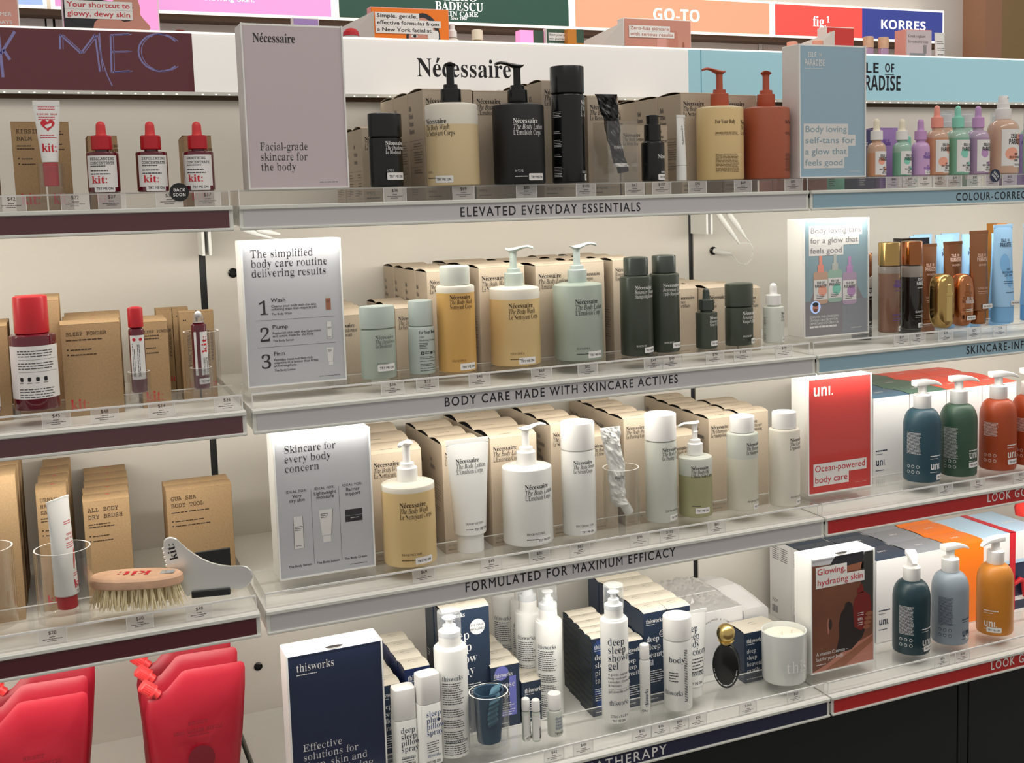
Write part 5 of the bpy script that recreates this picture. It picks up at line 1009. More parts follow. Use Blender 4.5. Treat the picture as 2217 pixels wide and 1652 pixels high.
cap_bottle('slim_roller', 'white roller bottle standing right of the shower gel', 'roller bottle', 0.6478, 0.0032, Z4, -0.1, 0.0094, 0.0994, 0.0270, 'white_plastic', 'cap_white', lambda mb, mp: (mb.text(lambda u, v, e: mp(-v, u, e), 0.016, -0.0020, 'thisworks', 'serifb', 0.0095, 'ink_navy', w=0.032), mb.micro(lambda u, v, e: mp(-v, u, e), 0.008, -0.0095, 0.065, 2, 0.0026, 'ink_grey', h=0.36), mb.text(mp, -0.010, 0.0060, 'ON', 'sansm', 0.0060, 'ink_black')), rc=0.0086)
cap_bottle('body_cylinder', 'wide white cylinder bottle in front of the tall beauty oil cartons', 'bottle', 0.7126, 0.0010, Z4, 0.9, 0.0254, 0.1275, 0.0410, 'white_plastic', 'cap_white', lambda mb, mp: ([mb.quad(mp, -0.0235, 0.018 + 0.0030 * k, -0.0175, 0.0193 + 0.0030 * k, 'ink_grey', n=2) for k in range(32)], mb.text(wrap(0.0254, -1.75), -0.008, 0.090, 'body', 'serif', 0.0150, 'ink_navy'), mb.micro(wrap(0.0254, -1.75), -0.008, 0.070, 0.018, 4, 0.005, 'ink_black', h=0.36), mb.text(wrap(0.0254, -1.75), -0.018, 0.0300, 'thisworks', 'serif', 0.0128, 'ink_navy', w=0.036)))
tube('body_tube', 'white tube standing on its cap between the white cylinder and the gold stopper', 0.7600, 0.0345, Z4, 0.0, 0.0215, 0.0335, 0.1310, 'white_plastic', 'white_plastic', 0.0190, 0.0200, lambda mb, mp: ([mb.text(mp, -0.0185, 0.1000 - 0.0138 * i, s_, 'serif', 0.0175, 'ink_navy', sx=0.86) for i, s_ in enumerate(('deep', 'sleep', 'body', 'cocoon'))], mb.micro(mp, -0.0185, 0.0500, 0.037, 5, 0.0056, 'ink_grey', h=0.36), mb.text(mp, -0.0165, 0.0215, 'thisworks', 'serif', 0.0125, 'ink_navy', w=0.0345), mb.text(mp, -0.0155, 0.0060, 'TRY ME ON', 'sansm', 0.0066, 'ink_black', w=0.027)), crimp=0.006)
t = thing('perfume_flask', 'round black flask with a gold ball stopper', 'perfume', (0.8301, 0.028, Z4), -0.75)
mb = MB(); rg = []
for dy, k in ((-0.0085, 0.90), (-0.0075, 0.965), (-0.005, 1.0), (0.005, 1.0), (0.0075, 0.965), (0.0085, 0.90)):
    rg.append([(0.0250 * k * math.cos(a), dy, 0.0 + max(0.0423 - 0.0422 * (0.96 + 0.04 * k), 0.0425 + 0.0425 * k * math.sin(a))) for a in [2 * PI * i / 48 for i in range(48)]])
mb.rings(rg, 'black_plastic'); mp = plane(0, -0.0086, 0)
for i in range(44):
    a = -PI * 0.95 + 0.05 * i * PI * 0.92 / 2.2
    if i % 7 != 3: mb.quad(lambda u, v, e: (0.0205 * math.cos(a) + u * -math.sin(a) + v * math.cos(a), -0.0085 - e, 0.0425 + 0.035 * math.sin(a) + u * math.cos(a) + v * math.sin(a)), 0, 0, 0.0012, 0.0018, 'ink_white')
mb.build('flask', t)
mb = MB(); mb.lathe([(0.0105, 0.0840), (0.0115, 0.0855), (0.0112, 0.0885), (0.0150, 0.0900)] + [(0.0172 * math.cos(a), 0.1035 + 0.0185 * math.sin(a)) for a in [-0.72 + 0.23 * i for i in range(10)]], 'gold_soft', 40); mb.build('stopper', t)
t = thing('candle', 'white glass candle at the end of the bottom middle shelf', 'candle', (0.9473, 0.0130, Z4), 0)
mb = MB(); mb.lathe([(0.036, 0), (0.0395, 0.0012), (0.0412, 0.005), (0.0424, 0.094), (0.0418, 0.0948), (0.0396, 0.0944), (0.0392, 0.080)], 'candle_glass', 64); mb.text(wrap(0.0418), -0.022, 0.026, 'this', 'serif', 0.033, 'paper_white', sx=0.9); mb.build('glass', t)
mb = MB(); mb.lathe([(0.0388, 0.0800), (0.0388, 0.0855), (0.030, 0.0858), (0.0, 0.0856)], 'wax', 48); mb.build('wax', t)
mb = MB()
for wx in (-0.006, 0.016): mb.box(wx - 0.0004, -0.003, 0.0856, wx + 0.0004, -0.002, 0.0915, 'wick')
mb.build('wick', t)

# ------------------------------------------------------------------ left bay
KB = dict(m='kraft_brown', side='kraft_brown', lid='kraft_brown')
def kfront(title, h, w, sub=2, u=0.006, size=0.0098, bullets=2, red=True):
    def f(mb, mp):
        y = h - 0.016
        for s_ in title: mb.text(mp, u, y, s_, 'mono', size, 'ink_brown', sx=0.86); y -= size * 1.05
        mb.micro(mp, u, y + 0.002, w * 0.62, sub, 0.0042, 'ink_brown', seed=len(title), h=0.36); y -= 0.0042 * sub + 0.008
        for k in range(bullets): mb.disc(mp, u + 0.0015, y + 0.0012, 0.0011, 'ink_black', k=10); mb.micro(mp, u + 0.005, y, w * 0.45, 1, 0.004, 'ink_brown', seed=k, h=0.36); y -= 0.0075
        if red: mb.text(mp, u, 0.010, 'kit:', 'serifb', 0.022, 'ink_red', w=min(0.026, w - 0.012))
    return f
def ktop(w, d):
    def f(mb, mp):
        mb.disc(mp, w * 0.55, d * 0.5, 0.0032, 'ink_red', ry=0.0022)
        for i in range(24):
            a = 2 * PI * i / 24; mb.quad(mp, w * 0.55 + w * 0.27 * math.cos(a), d * 0.5 + d * 0.30 * math.sin(a), w * 0.55 + w * 0.27 * math.cos(a) + 0.0012, d * 0.5 + d * 0.30 * math.sin(a) + 0.0006, 'ink_brown')
    return f
# top shelf
carton('brown kraft carton left of the balm tube on the top shelf', -0.2931, 0.105, 0, 0.0400, 0.045, 0.1265, front=kfront(('KISSING', 'BALM'), 0.1265, 0.04), bow=0.001, **KB)
carton('brown kraft carton behind the balm tube on the top shelf', -0.2505, 0.105, 0, 0.0330, 0.120, 0.1265, front=kfront((), 0.1265, 0.033), bow=0.001, **KB)
carton('brown kraft carton at the left edge of the top shelf', -0.3620, 0.110, 0, 0.0490, 0.045, 0.0900, front=kfront((), 0.09, 0.04), bow=0.001, **KB)
stack(ords('brown kraft carton, # one behind the left red dropper on the top shelf', 2), -0.1936, 0.105, 0, 0.0400, 0.040, 0.1060, front=kfront(('REBALANCING', 'CONCENTRATE'), 0.106, 0.04, size=0.0062), bow=0.001, **KB)
stack(ords('brown kraft carton, # one behind the right red dropper on the top shelf', 3), -0.0606, 0.105, 0, 0.0400, 0.040, 0.1060, dx=0.002, front=kfront(('SMOOTHING', 'CONCENTRATE'), 0.106, 0.04, size=0.0062), bow=0.001, **KB)
def klabel(title):
    def f(mb, mp):
        mb.quad(mp, -0.0230, 0.0075, 0.0230, 0.0520, 'paper_white', 0.0002, 16)
        for i, s_ in enumerate((title, 'CONCENTRATE')): mb.text(mp, -0.0160, 0.0455 - 0.0058 * i, s_, 'mono', 0.0062, 'ink_black', w=0.0031 * len(s_), e=0.0005)
        mb.micro(mp, -0.0160, 0.0365, 0.022, 1, 0.004, 'ink_grey', h=0.36); mb.micro(mp, -0.0160, 0.0300, 0.030, 2, 0.0045, 'ink_grey', seed=6, h=0.36); mb.text(mp, -0.0150, 0.0135, 'kit:', 'serifb', 0.0150, 'ink_red', w=0.022, e=0.0005)
    return f
for x, title, lb, rt in ((-0.1775, 'REBALANCING', 'dark red dropper bottle, leftmost of the three on the top shelf', -0.15), (-0.1122, 'EXFOLIATING', 'dark red dropper bottle in the middle of the top shelf three', 0.0), (-0.0478, 'SMOOTHING', 'dark red dropper bottle beside the round black back soon disc', -0.2)):
    dropper(lb, x, 0.045, Z1, rt, 0.0216, 0.0572, 'wine_glass', 'red_cap', 'red_bulb', klabel(title), rc=0.0142, hc=0.0200, rb=0.0068, hb=0.0205, neck=0.0095, stk=(-0.0115, 0.001), ss=0.92)
cup('low clear cup under the upended balm tube', -0.2454, 0.045, Z1, 0.0172, 0.0420, 0.0105)
def heart(mb, mp, u, v, s_, m, e=0.0005):
    pts = [(u + s_ * 16 * math.sin(a) ** 3 / 16, v + s_ * (13 * math.cos(a) - 5 * math.cos(2 * a) - 2 * math.cos(3 * a) - math.cos(4 * a)) / 16) for a in [2 * PI * i / 40 for i in range(40)]]
    mb.poly(mp, pts, m, e)
def balm(mb, mp):
    heart(mb, mp, 0.0, 0.052, 0.0090, 'ink_red'); mb.poly(mp, [(-0.002, 0.0520), (0.006, 0.0545), (0.0045, 0.050), (-0.001, 0.0470), (-0.004, 0.0500)], 'paper_white', 0.0007)
    mb.text(mp, 0, 0.0655, 'KISSING BALM', 'mono', 0.0040, 'ink_red', align='c', w=0.026); mb.micro(mp, -0.011, 0.076, 0.022, 2, 0.003, 'ink_red'); mb.micro(mp, -0.011, 0.062, 0.022, 2, 0.003, 'ink_red', seed=3); mb.micro(mp, -0.0105, 0.037, 0.021, 2, 0.003, 'ink_red', seed=5); mb.text(mp, 0, 0.0150, 'kit:', 'serifb', 0.0165, 'ink_red', align='c', w=0.0195)
tube('balm_tube', 'cream balm tube with a red heart upended in a clear cup', -0.2454, 0.045, Z1 + 0.0108, 0.0, 0.0106, 0.0172, 0.0780, 'white_plastic', 'red_cap', 0.0325, 0.0098, balm, crimp=0.007)
# second shelf
ZL2 = Z2
t = cap_bottle('mist_bottle', 'large dark red bottle with a glossy red cap', 'bottle', -0.2844, 0.0463, Z2, 0.0, 0.0302, 0.1055, 0.0530, 'wine_glass', 'red_cap', lambda mb, mp: (mb.quad(mp, -0.0420, 0.0170, 0.0420, 0.0905, 'paper_white', 0.0002, 20), [mb.micro(mp, -0.022, v, 0.050, n, 0.0036, 'ink_grey', seed=n + 1, h=0.36, rag=0.1) for v, n in ((0.083, 3), (0.066, 3), (0.030, 2), (0.0225, 2))], [mb.quad(mp, -0.022, v, 0.034, v + 0.0004, 'ink_grey', 0.0004, 8) for v in (0.0715, 0.0545)], [mb.rrect(mp, -0.020 + 0.0105 * k, 0.0415, -0.0155 + 0.0105 * k, 0.0475, 0.0012, 'ink_black', 0.0004) for k in range(4)], [mb.micro(mp, -0.021 + 0.0105 * k, 0.039, 0.0065, 1, 0.0026, 'ink_grey', seed=k) for k in range(4)]), rc=0.0222)
cap_bottle('serum_pot', 'small dark red bottle cut off by the left edge on the second shelf', 'bottle', -0.3600, 0.036, Z2, 0.3, 0.0300, 0.0420, 0.0190, 'wine_glass', 'red_cap', lambda mb, mp: (mb.quad(mp, -0.02, 0.009, 0.034, 0.0330, 'paper_white', 0.0002, 16), mb.text(mp, 0.0, 0.0265, 'REDUCED', 'mono', 0.0050, 'ink_black', e=0.0005), mb.micro(mp, 0.002, 0.022, 0.022, 2, 0.0036, 'ink_grey')), rc=0.0200, stk=(0.011, 0.004), ss=0.6)
stack(ords('brown powder carton, # in the wide row beside the large red bottle', 3), -0.2488, 0.078, ZS[1], 0.0800, 0.060, 0.1340, step=0.068, dx=0.004, front=kfront(('SLEEP POWDER',), 0.134, 0.08, 1, 0.007, 0.0088), topdeco=ktop(0.08, 0.06), bow=0.004, **KB)
stack(ords('tall brown carton, # one behind the large red bottle', 2), -0.3095, 0.120, ZS[1], 0.0620, 0.062, 0.1680, dx=0.001, front=kfront(('GOOD', 'P'), 0.168, 0.055, 1, 0.006, 0.0085), bow=0.004, **KB)
stack(ords('brown carton, # one at the left edge of the second shelf', 2), -0.3900, 0.100, ZS[1], 0.0720, 0.062, 0.1360, front=kfront((), 0.136, 0.06), bow=0.003, **KB)
stack(ords('brown powder carton, # in the narrow row behind the capped roller', 2), -0.1420, 0.095, ZS[1], 0.0410, 0.050, 0.1290, front=kfront(('SLEEP POWDER',), 0.129, 0.04, 2, 0.004, 0.0068), bow=0.003, **KB)
def kfun(mb, mp):
    mb.text(lambda u, v, e: mp(0.0150 - v, u, e), 0.052, 0.0, 'FUNCTIONAL', 'mono', 0.0080, 'ink_brown', w=0.056); mb.text(lambda u, v, e: mp(0.0210 - v, u, e), 0.060, 0.0, 'FRAGRANCE', 'mono', 0.0060, 'ink_brown', w=0.046); mb.text(mp, 0.010, 0.020, 'kit', 'serifb', 0.012, 'ink_red'); mb.disc(mp, 0.006, 0.125, 0.0010, 'ink_black', k=8); mb.disc(mp, 0.009, 0.125, 0.0010, 'ink_black', k=8)
kf = carton('slim brown fragrance carton, left one of the rear pair near the open roller', -0.1068, 0.215, ZS[1], 0.0240, 0.030, 0.1370, front=kfun, bow=0.001, **KB)
clone(kf, 'slim brown fragrance carton, right one of the rear pair near the open roller', (-0.0820, 0.215, ZS[1]), 0.0)
clone(kf, 'slim brown fragrance carton in front of the rear pair', (-0.0800, 0.132, ZS[1]), 0.0)
clone(kf, 'slim brown fragrance carton behind the open roller', (-0.0530, 0.132, ZS[1]), 0.0)
cup('tall clear cup standing behind the open roller', -0.0560, 0.0900 - 0.018, Z2, 0.0260, 0.0900, 0.008)
def rlabel(k):
    def f(mb, mp):
        mb.quad(mp, -0.0110, 0.020, 0.0110, 0.0835, 'paper_white', 0.0002, 12)
        if k == 0:
            for u in (-0.0045, 0.0045): mb.disc(mp, u, 0.0775, 0.0024, 'ink_red', 0.0004)
            mb.micro(lambda u, v, e: mp(v, u, e), 0.024, 0.0015, 0.048, 2, 0.0022, 'ink_grey', h=0.36); mb.micro(lambda u, v, e: mp(v, u, e), 0.024, -0.0055, 0.048, 2, 0.0022, 'ink_grey', seed=5, h=0.36)
        else:
            mb.quad(mp, -0.0070, 0.018, -0.0020, 0.0840, 'wine_glass', 0.0003, 4); mb.text(lambda u, v, e: mp(0.0078 - v, u, e), 0.0520, 0.0, 'kit:', 'serifb', 0.0115, 'ink_red', w=0.026, e=0.0005); mb.text(lambda u, v, e: mp(0.0040 - v, u, e), 0.0200, 0.0, 'FUNCTIONAL', 'mono', 0.0050, 'ink_black', w=0.026, e=0.0005); mb.text(lambda u, v, e: mp(0.0090 - v, u, e), 0.0200, 0.0, 'FRAGRANCE', 'mono', 0.0050, 'ink_black', w=0.026, e=0.0005)
    return f
cup('small clear cup holding the capped red roller', -0.1493, 0.0292, Z2, 0.0155, 0.0425, 0.0115)
cap_bottle('roller_bottle', 'slim dark red roller with a red cap in a small clear cup', 'roller bottle', -0.1493, 0.0292, Z2 + 0.0120, 0.0, 0.0108, 0.0935, 0.0295, 'wine_glass', 'red_cap', rlabel(0), rc=0.0104)
cup('small clear cup holding the open red roller', -0.0645, 0.0180, Z2, 0.0155, 0.0425, 0.0115)
t = thing('roller_bottle', 'slim dark red roller showing its steel ball in a small clear cup', 'roller bottle', (-0.0645, 0.0180, Z2 + 0.0120), 0.15)
mb = MB(); mb.lathe(body_prof(0.0110, 0.0955, 0.0065, 0.0012, 0.0015), 'wine_glass', 40); rlabel(1)(mb, wrap(0.0110)); mb.build('body', t)
mb = MB(); mb.lathe([(0.0072, 0.0968), (0.0072, 0.0990), (0.0078, 0.0992), (0.0078, 0.1010), (0.0072, 0.1012), (0.0072, 0.1065), (0.0060, 0.1085)], 'overcap_clear', 28); mb.build('neck', t)
mb = MB(); mb.lathe([(0.0052 * math.cos(a), 0.1085 + 0.0052 * math.sin(a)) for a in [-1.4 + 0.35 * i for i in range(9)]], 'chrome', 20); mb.build('ball', t)
try_sticker(t, wrap(0.0110), -0.006, 0.007, 0.75)
# third shelf
stack(ords('brown hand salve carton, # in the row left of the dry brush cartons', 4), -0.2978, 0.120, ZS[2], 0.0420, 0.056, 0.1830, step=0.060, dx=0.003, front=kfront(('URBAN', 'HAND', 'SALVE'), 0.183, 0.042, 2, 0.005, 0.0090), topdeco=ktop(0.042, 0.056), bow=0.003, **KB)
stack(ords('brown dry brush carton, # in the row behind the wooden brush', 5), -0.2349, 0.125, ZS[2], 0.0655, 0.048, 0.1570, step=0.0500, dx=0.002, front=kfront(('ALL BODY', 'DRY BRUSH'), 0.157, 0.065, 2, 0.006, 0.0105), topdeco=ktop(0.0655, 0.048), bow=0.004, **KB)
stack(ords('wide brown carton, # one behind the steel massage tool', 2), -0.1151, 0.140, ZS[2], 0.0990, 0.036, 0.1550, step=0.0385, dx=0.001, front=kfront(('GUA SHA', 'BODY TOOL'), 0.155, 0.12, 1, 0.0065, 0.0105), bow=0.003, **KB)
stack(ords('tall brown carton, # one at the left edge of the third shelf', 3), -0.4000, 0.100, ZS[2], 0.0780, 0.075, 0.2170, dx=0.002, front=kfront((), 0.217, 0.06), topdeco=ktop(0.078, 0.075), bow=0.002, **KB)
cup('round clear cup holding the white hand salve tube', -0.2665, 0.0080, Z3, 0.0372, 0.1020, 0.0140)
def hand(mb, mp):
    mb.micro(mp, 0.001, 0.104, 0.014, 2, 0.003, 'ink_red'); mb.text(mp, 0.002, 0.085, 'URBAN', 'mono', 0.0052, 'ink_red', w=0.013); mb.text(mp, -0.001, 0.0795, 'HAND SALVE', 'mono', 0.0052, 'ink_red', w=0.017); mb.micro(mp, -0.001, 0.074, 0.016, 3, 0.003, 'ink_red', seed=4); mb.poly(mp, [(0.007, 0.050), (0.010, 0.058), (0.012, 0.066), (0.014, 0.060), (0.010, 0.046), (0.006, 0.036), (0.0045, 0.037)], 'ink_red'); mb.micro(mp, 0.002, 0.030, 0.010, 2, 0.003, 'ink_red', seed=8); mb.text(mp, 0.000, 0.0100, 'kit:', 'serifb', 0.0175, 'ink_red', w=0.024); mb.text(mp, 0.003, 0.0035, 'TRY ME ON', 'sansm', 0.0050, 'ink_black', w=0.022)
tube('hand_tube', 'white hand salve tube with a red cap upended in a round clear cup', -0.2640, 0.0110, Z3 + 0.0145, 0.0, 0.0165, 0.0195, 0.1360, 'white_plastic', 'red_cap', 0.0195, 0.0136, hand, crimp=0.003).rotation_euler = (0, -0.035, 0.75)
cup('round clear cup holding the dark tube at the left edge', -0.3660, 0.0290, Z3, 0.0372, 0.1110, 0.0140)
tube('wash_tube', 'dark maroon tube with an orange blob at the left edge', -0.3700, 0.0290, Z3 + 0.0145, 0.2, 0.0170, 0.0230, 0.1450, 'plum_dark', 'red_cap', 0.0240, 0.0140, lambda mb, mp: (mb.disc(mp, 0.006, 0.086, 0.012, 'orange_mark', ry=0.016), mb.disc(mp, 0.008, 0.0340, 0.0022, 'orange_mark'), mb.disc(mp, 0.008, 0.0275, 0.0022, 'orange_mark')), crimp=0.005, crease=0.002)
t = thing('body_brush', 'oval wooden body brush lying on its bristles', 'brush', (-0.1720, 0.0105, Z3), -0.385)
def oval(a, b, z, n=48): return [(a * math.copysign(abs(math.cos(q)) ** 0.85, math.cos(q)), b * math.copysign(abs(math.sin(q)) ** 0.9, math.sin(q)), z) for q in [2 * PI * i / n for i in range(n)]]
mb = MB(); mb.rings([oval(0.0640, 0.0265, 0.0330), oval(0.0655, 0.0290, 0.0345), oval(0.0660, 0.0298, 0.0390), oval(0.0655, 0.0292, 0.0450), oval(0.0625, 0.0262, 0.0480), oval(0.045, 0.018, 0.0492)], 'beech')
top = lambda u, v, e: (u, v, 0.0488 - 0.10 * (u * u + v * v) * 0.6 + 0.0006 + e)
mb.text(lambda u, v, e: top(-u, -v, e), -0.022, -0.0075, 'kit:', 'serifb', 0.0260, 'ink_red', w=0.050); mb.poly(top, [(0.036, -0.009), (0.055, -0.006), (0.053, 0.010), (0.034, 0.009)], 'silver_foil'); mb.build('handle', t)
mb = MB(); rd = random.Random(5)
for ix in range(13):
    for iy in range(4):
        u, v = -0.0545 + 0.0091 * ix, -0.0195 + 0.0130 * iy
        if (u / 0.062) ** 2 + (v / 0.027) ** 2 > 1: continue
        for k in range(9):
            a = rd.random() * 2 * PI; q = 0.0036 * rd.random(); sx_, sy_ = u * 0.10 + math.cos(a) * q * 0.9, v * 0.16 + math.sin(a) * q * 0.9
            mb.wire([(u + math.cos(a) * q * 0.5, v + math.sin(a) * q * 0.5, 0.0335), (u + sx_ * 0.5 + math.cos(a) * q, v + sy_ * 0.5 + math.sin(a) * q, 0.017), (u + sx_ + math.cos(a) * q * 1.5, v + sy_ + math.sin(a) * q * 1.5, 0.0008 + 0.002 * rd.random())], [0.0011, 0.0010, 0.0004], 'bristle', 5)
o = mb.build('bristles', t); o['kind'] = 'stuff'
t = thing('massage_tool', 'polished steel massage tool standing in a black clip', 'massage tool', (-0.0973, 0.0115, Z3), -0.209)
out = [(-0.0346, 0.0887), (-0.0322, 0.0916), (-0.0297, 0.0930), (-0.0260, 0.0937), (-0.0227, 0.0932), (-0.017, 0.0905), (-0.0115, 0.084), (-0.0038, 0.0751), (0.0063, 0.0659), (0.0176, 0.0572), (0.029, 0.0504), (0.043, 0.0452), (0.0572, 0.042), (0.0715, 0.0412), (0.0770, 0.0402), (0.081, 0.0384), (0.0861, 0.0328), (0.0878, 0.0249), (0.0868, 0.0200), (0.0852, 0.0161), (0.0794, 0.0089), (0.072, 0.0052), (0.0648, 0.0059), (0.0589, 0.0078), (0.0545, 0.0072), (0.0006, 0.0070), (-0.0050, 0.0021), (-0.0089, 0.0050), (-0.0200, 0.0180), (-0.0290, 0.0340)]
for k in range(6):
    z0 = 0.0420 + 0.0064 * k; x0 = -0.0308 - 0.0009 * k; out += [(x0, z0), (x0 - 0.0026, z0 + 0.0016), (x0 - 0.0028, z0 + 0.0042), (x0 - 0.0004, z0 + 0.0058)]
out = out[::-1]
mb = MB(); n = len(out); cx, cz = 0.015, 0.035
rings_ = [[(x + (cx - x) * 0.022, y, z + (cz - z) * 0.022) for x, z in out] if e else [(x, y, z) for x, z in out] for y, e in ((-0.0022, 1), (-0.0012, 0), (0.0012, 0), (0.0022, 1))]
mb.rings(rings_, 'chrome', smooth=False)
mb.text(lambda u, v, e: (-0.0160 - 0.196 * u - 0.98 * v, -0.0023 - e, 0.0600 + 0.98 * u - 0.196 * v), 0, 0, 'kit:', 'serifb', 0.0165, 'ink_black', w=0.026); mb.build('blade', t)
mb = MB(); mb.box(0.0, -0.0065, 0.0002, 0.0545, -0.0024, 0.0102, 'black_matte', b=0.0008); mb.box(0.0, 0.0024, 0.0002, 0.0545, 0.0065, 0.0102, 'black_matte', b=0.0008); mb.box(0.0, -0.0024, 0.0002, 0.0545, 0.0024, 0.0066, 'black_matte'); mb.build('clip', t)
t = MB(); t.box(-0.0270, 0, 0.0002, 0.0250, 0.003, 0.0500, 'black_matte', b=0.001); o = t.build('stand_plate', loc=(-0.0575, 0.068, Z3)); tag(o, 'black upright plate behind the steel massage tool', 'plate')
# bottom shelf: refill pouches
def pouch(label, x, y, ttl, fold=1):
    t = thing('refill_pouch', label, 'refill pouch', (x, y, ZS[3])); H = 0.2300
    edge = [(0.000, 0.0), (0.118, 0.0), (0.122, 0.03), (0.134, 0.12), (0.141, 0.190), (0.1425, 0.218), (0.1410, 0.2255), (0.1360, 0.2290), (0.128, 0.2285), (0.058, 0.2305), (0.050, 0.2290), (0.0250, 0.2040), (-0.002, 0.1930), (-0.006, 0.1700), (-0.002, 0.10)]
    edge = [(u, v * 1.0) for u, v in edge]; n = len(edge); cx, cz = 0.066, 0.10; mb = MB()
    def bulge(u, v, k):
        s_ = max(0, 1 - k) ** 0.5 * (0.024 * (1 - v / H) + 0.007); return s_ + 0.0030 * noise.noise(Vector((u * 34, v * 30, x * 50 + y * 20))) * (1 - k) * 2
    for sg in (-1, 1):
        rg = []
        for k in (1.0, 0.95, 0.88, 0.75, 0.6, 0.45, 0.3, 0.12):
            rg.append([(cx + (u - cx) * k, sg * bulge(cx + (u - cx) * k, cz + (v - cz) * k, 0 if k < 0.3 else max(0, (k - 0.3) / 0.7) ** 2.2), cz + (v - cz) * k) for u, v in edge])
        rg = [[(p[0], p[1], p[2]) for p in r] for r in rg]; mb.rings(rg, 'red_pouch', cap=False)
        mb.add(rg[-1], [tuple(range(n))], 'red_pouch', True)
    def mp(u, v, e):
        k = 0.0
        return (u, -0.031 * (1 - v / H) ** 0.8 - 0.010 - e, v)
    mb.text(mp, 0.066, 0.152, 'RE:SET', 'mono', 0.0088, 'wine', align='c'); mb.text(mp, 0.066, 0.1405, ttl, 'mono', 0.0088, 'wine', align='c', w=0.072); mb.micro(mp, 0.052, 0.1355, 0.030, 1, 0.003, 'wine'); mb.disc(mp, 0.068, 0.100, 0.0195, 'wine'); mb.build('bag', t)
    c = MB(); a = Vector((0.0140, 0, 0.1990)); d = Vector((-0.74, 0, 0.67))
    pts = [a, a + d * 0.009, a + d * 0.0095, a + d * 0.0125, a + d * 0.0130, a + d * 0.0290, a + d * 0.0305]
    c.wire(pts, [0.0070, 0.0070, 0.0105, 0.0105, 0.0092, 0.0094, 0.0080], 'red_bulb', 22)
    nrm = Vector((0.67, 0, 0.74)); oth = Vector((0, 1, 0))
    for k in range(20):
        an = 2 * PI * k / 20; q_ = (nrm * math.cos(an) + oth * math.sin(an)) * 0.0094; c.wire([a + d * 0.0135 + q_, a + d * 0.0285 + q_], 0.0007, 'red_bulb', 5)
    c.build('spout_cap', t); return t
P = pouch('red lotion refill pouch, front one beside the black upright', -0.1640, 0.062, 'HAND LOTION REFILL')
clone(P, 'red lotion refill pouch, second one beside the black upright', (-0.1660, 0.128, ZS[3] - 0.0))
clone(P, 'red lotion refill pouch, rear one beside the black upright', (-0.1680, 0.190, ZS[3]))
P = pouch('red wash refill pouch, front one cut off by the left edge', -0.3900, 0.055, 'HAND WASH REFILL')
clone(P, 'red wash refill pouch, second one cut off by the left edge', (-0.3880, 0.120, ZS[3]))
clone(P, 'red wash refill pouch, rear one cut off by the left edge', (-0.3760, 0.185, ZS[3]))
# ------------------------------------------------------------------ right bay
def isle(mb, mp, u, v, s, ink='ink_black', w1=True):
    mb.text(mp, u + 0.0030 * s, v, 'ISLE', 'sansb', 0.0078 * s, ink, w=0.0125 * s, e=0.0007); mb.text(mp, u + 0.0180 * s, v + 0.0006 * s, 'OF', 'sansb', 0.0062 * s, ink, w=0.0055 * s, e=0.0007); mb.quad(mp, u + 0.018 * s, v - 0.0013 * s, u + 0.0235 * s, v - 0.0008 * s, ink, 0.0007)
    mb.text(mp, u, v - 0.0092 * s, 'PARADISE', 'sansb', 0.0108 * s, ink, w=0.0275 * s, e=0.0007)
def isle_label(blob, s, w, v0, v1, kind=0, off=0.0):
    def f(mb, mp):
        mb.quad(mp, -w, v0, w, v1, 'paper_white', 0.0002, 18); h = v1 - v0
        if kind == 0:
            mb.disc(mp, off - 0.004 * s, v0 + h * 0.58, 0.0085 * s, blob, 0.0004); mb.disc(mp, off + 0.007 * s, v0 + h * 0.25, 0.0048 * s, blob, 0.0004)
        else:
            mb.disc(mp, off + 0.010 * s, v0 + h * 0.72, 0.0085 * s, blob, 0.0004); mb.disc(mp, off - 0.005 * s, v0 + h * 0.33, 0.0105 * s, blob, 0.0004, ry=0.0090 * s)
        isle(mb, mp, off - 0.011 * s, v1 - 0.0125 * s, s)
        for i, (t_, q) in enumerate((('BODY', 0.007), ('SELF-TANNING', 0.024), ('DROPS', 0.008))): mb.text(mp, off + 0.002 * s, v0 + 0.0150 * s - 0.0045 * i * s, t_, 'sansb', 0.0046 * s, 'ink_black', align='c', w=q * s, e=0.0007)
    return f
for x, body, hi, cm, bm, blob, lb, dec in ((1.1869, 'peach_liquid', 'peach_glass', 'cap_white', 'cream', 'peach', 'small orange dropper bottle with a cream bulb', 1), (1.2476, 'mint_liquid', 'mint_glass', 'cap_white', 'cream', 'mint', 'small green dropper bottle with a cream bulb', 1), (1.2930, 'lilac_opaque', 'lilac_opaque', 'lilac_cap', 'lilac', 'lilac', 'small opaque lilac dropper bottle', 0)):
    dk = isle_label(blob, 0.82, 0.0160, 0.0035, 0.0475) if dec else (lambda mb, mp: (isle(mb, mp, -0.009, 0.0400, 0.82, 'ink_lilac'), [mb.text(mp, 0.002, 0.0170 - 0.0042 * i, t_, 'sansb', 0.0042, 'ink_lilac', align='c', w=q) for i, (t_, q) in enumerate((('FACE', 0.006), ('SELF-TANNING', 0.020), ('SERUM', 0.008)))]))
    dropper(lb, x, 0.045, Z1, 0.10, 0.0176, 0.0655, body, cm, bm, dk, hi=hi, level=0.045, neck=0.0088, round_=0.0150, rc=0.0118, hc=0.0180, rb=0.0062, hb=0.0225, stk=(-0.0055, 0.0025), ss=0.70)
